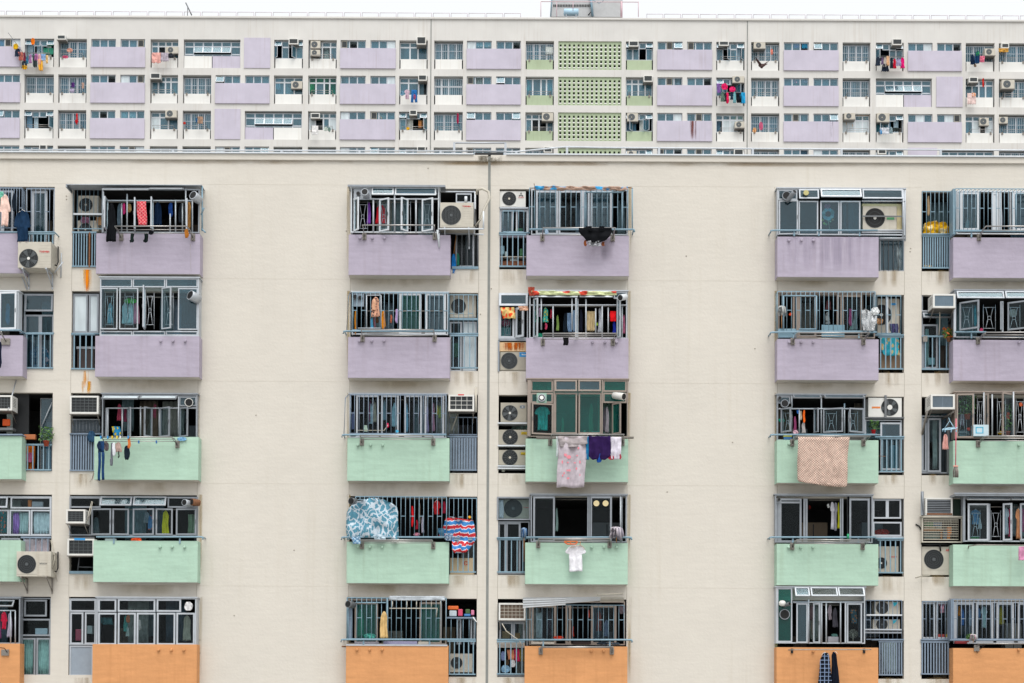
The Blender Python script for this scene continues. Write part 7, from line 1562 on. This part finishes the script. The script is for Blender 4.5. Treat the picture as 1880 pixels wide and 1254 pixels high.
# rooftop plant room with tank and its taller guard frame
PH=thing('rooftop_plant_room',U(1078,30,FY+3),'grey rooftop plant room with ladder pipes standing on the far roof','plant room')
def fbox(mb,x0,y0,x1,y1,o0,o1,m):
    a=U(x0,(y0+y1)/2,FY+o0); b=U(x1,(y0+y1)/2,FY+o0); z1=U((x0+x1)/2,y0,FY+o0).z; z0=U((x0+x1)/2,y1,FY+o0).z; mb.box(a.x,b.x,FY+o0,FY+o1,z0,z1,m)
mb=MB(); fbox(mb,1012,-12,1143,31,3,8,paint('plant_grey',(0.45,0.46,0.47),0.8,var=0.06)); mb.build('wall',PH)
mb=MB()
for q in range(24): x=1016+q*2.9; fbox(mb,x,8,x+1.7,12,2.95,3.0,'dark')
mb.build('louvre',PH)
mb=MB(); a=U(1011,30,FY+2.6); b=U(1014,-14,FY+2.6); mb.tube([a,b],0.05,'rail_blue',5); mb.tube([U(1088,30,FY+2.8),U(1084,-10,FY+2.8)],0.10,'rail_blue',6); mb.tube([U(1083,8,FY+2.8),U(1088,18,FY+2.8),U(1080,28,FY+2.8)],0.06,'fan_dark',5); mb.tube([U(1088,0,FY+2.5),U(1100,6,FY+2.5),U(1107,2,FY+2.5),U(1108,-6,FY+2.5)],0.03,'rail_blue',5); mb.build('pipes',PH)
t=thing('water_tank',U(1048,30,FY+2),'pale blue cylindrical water tank in front of the plant room','tank')
c0=U(1035,22.5,FY+2); c1=U(1062,22.5,FY+2); mb=MB(); mb.lathe(c0,(1,0,0),[(0,fp(5)),(0.05,fp(6.5)),((c1.x-c0.x)*.98,fp(6.5)),(c1.x-c0.x,fp(5))],'#a8c8dc',16); mb.build('shell',t); mb=MB(); [mb.box(x-0.05,x+0.05,FY+1.8,FY+2.2,FROOF-0.2,c0.z-fp(5.5),'alu') for x in (c0.x+0.2,c1.x-0.2)]; mb.build('cradle',t)
t=thing('guard_frame',U(1080,30,FY+0.3),'tall thin pinkish guard frame around the rooftop plant room','frame')
mb=MB(); m_='#c4a8b0'; 
for x in (993,1172,1141): mb.tube([U(x,31,FY+0.3),U(x,3,FY+0.3)],0.03 if x!=1141 else 0.09,m_,5)
mb.tube([U(993,3,FY+0.3),U(1172,4,FY+0.3)],0.03,m_,5); mb.build('frame',t)
mb=MB(); mb.tube([U(1022,31,FY+0.6),U(1022,3,FY+0.6)],0.03,'#c4a8b0',5); mb.tube([U(1052,20,FY+0.6),U(1052,3,FY+0.6)],0.03,'#c4a8b0',5); mb.build('stile',t)
t=thing('roof_antenna',U(345,30,FY+0.5),'thin leaning mast with a prop on the far roof','mast')
mb=MB(); mb.tube([U(352,28,FY+0.5),U(341,5,FY+0.5)],0.05,'alu_dark',5); mb.build('mast',t); mb=MB(); mb.tube([U(344,31,FY+0.5),U(344.5,13,FY+0.5)],0.03,'alu_dark',5); mb.tube([U(341,31,FY+0.8),U(358,30,FY+0.3)],0.03,'alu_dark',5); mb.build('prop',t)
# ================================================================ the bird
def bird():
    Y=FY-12
    def B(x,y,o=0): return U(1140+x/t4,y/t4,Y+o)
    mb=MB(); m=paint('bird_brown','#46302e',0.8,var=0.3,scale=6)
    body=[(1056,496,0,.05),(1064,502,0,.13),(1076,505,0,.18),(1090,502,0,.16),(1103,498,0,.10),(1112,493,0,.05)]
    # body as a lathe along a curved axis
    rings=[]
    pts=[B(x,y,o) for x,y,o,r in body]; rs=[b[3]*0.75 for b in body]
    n=10
    for i,p in enumerate(pts):
        t=(pts[min(i+1,len(pts)-1)]-pts[max(i-1,0)]).normalized(); u=t.cross(Vector((0,1,0))).normalized(); w=t.cross(u); b=len(mb.v)
        mb.v+=[p+u*rs[i]*math.cos(2*PI*k/n)+w*rs[i]*math.sin(2*PI*k/n) for k in range(n)]; rings.append(b)
    for a,b in zip(rings,rings[1:]):
        for k in range(n): mb.face([a+k,a+(k+1)%n,b+(k+1)%n,b+k],m,True)
    mb.face([rings[0]+k for k in range(n)],m); mb.face([rings[-1]+k for k in range(n)],m)
    # head
    c=B(1080,512,-0.2); mb.lathe(c+Vector((0,0.15,0)),(0,-1,-0.1),[(0,.02),(.05,.08),(.15,.11),(.25,.08),(.33,.03),(.40,.01)],m,10)
    def wing(P,th=0.03):
        b=len(mb.v); q=[B(*p) for p in P]
        mb.v+=q+[p+Vector((0,th,0.0)) for p in q]; k=len(q)
        mb.face(range(b,b+k),m); mb.face(range(b+k,b+2*k),m)
        for i in range(k): mb.face([b+i,b+(i+1)%k,b+k+(i+1)%k,b+k+i],m)
    wing([(1082,494,0),(1066,474,-.4),(1042,448,-.9),(1033,444,-1.0),(1037,462,-.8),(1046,478,-.7),(1052,488,-.5),(1060,495,-.3),(1066,503,0)])
    wing([(1086,497,0),(1100,487,.4),(1118,477,.8),(1140,464,1.2),(1126,478,1.0),(1114,486,.7),(1104,493,.4),(1096,501,0.1)])
    wing([(1098,494,0),(1112,488,0),(1126,487,0.1),(1115,493,0),(1126,494,.1),(1110,499,0)])
    o=mb.build('bird',None); tag(o,'dark brown bird of prey gliding in front of the far block','bird')
bird()
# ================================================================ ground, sky light
mb=MB(); mb.poly([(-900,-900,0),(900,-900,0),(900,1200,0),(-900,1200,0)],'concrete'); o_=mb.build('ground',None,loc=(0,0,0)); o_['kind']='structure'
mb=MB(); mb.poly([(-200,-32,0.004),(200,-32,0.004),(200,-22,0.004),(-200,-22,0.004)],'asphalt'); o_=mb.build('road',None); o_['kind']='structure'
mb=MB(); mb.box(-200,200,-22,-16,0,0.13,'concrete'); o_=mb.build('pavement',None); o_['kind']='structure'
EL,AZ=math.radians(61),math.radians(8)
w=bpy.data.worlds.new('World'); SC.world=w; w.use_nodes=True; T_=w.node_tree; T_.nodes.clear()
out=T_.nodes.new('ShaderNodeOutputWorld'); bg=T_.nodes.new('ShaderNodeBackground'); sk=T_.nodes.new('ShaderNodeTexSky'); sk.sky_type='NISHITA'; sk.sun_disc=False; sk.sun_elevation=EL; sk.sun_rotation=math.radians(180)-AZ; sk.air_density=1.0; sk.dust_density=4.0; sk.ozone_density=1.0; sk.altitude=0
hs=T_.nodes.new('ShaderNodeHueSaturation'); hs.inputs['Saturation'].default_value=0.18
# high cloud: evens the dome out towards a flat bright overcast
mx=T_.nodes.new('ShaderNodeMix'); mx.data_type='RGBA'; mx.inputs[0].default_value=0.6; mx.inputs[7].default_value=(9.5,9.7,9.9,1)
T_.links.new(sk.outputs[0],hs.inputs['Color']); T_.links.new(hs.outputs[0],mx.inputs[6]); T_.links.new(mx.outputs[2],bg.inputs[0]); bg.inputs[1].default_value=0.112; T_.links.new(bg.outputs[0],out.inputs[0])
sd=bpy.data.lights.new('sun','SUN'); sd.energy=1.9; sd.angle=math.radians(45); sd.color=(1,0.965,0.91); so=bpy.data.objects.new('sun',sd); COL.objects.link(so); so.location=(0,-60,60)
dirv=Vector((math.sin(AZ)*math.cos(EL),-math.cos(AZ)*math.cos(EL),math.sin(EL))); so.rotation_euler=dirv.to_track_quat('Z','Y').to_euler()
SC.view_settings.view_transform='Standard'; SC.view_settings.look='None'; SC.view_settings.gamma=1; SC.view_settings.exposure=0.34
SC.cycles.max_bounces=6; SC.cycles.transparent_max_bounces=16; SC.cycles.diffuse_bounces=3
for k,v in USED.items():
    if len(v)>1:
        gs={bpy.data.objects[n].get('group') for n in v if n in bpy.data.objects}
        if None in gs or len(gs)>1: print('DUP LABEL',k,v)
    if not 4<=len(k.split())<=16: print('LABEL LEN',len(k.split()),k)

print('LABELS CHECKED',len(USED))
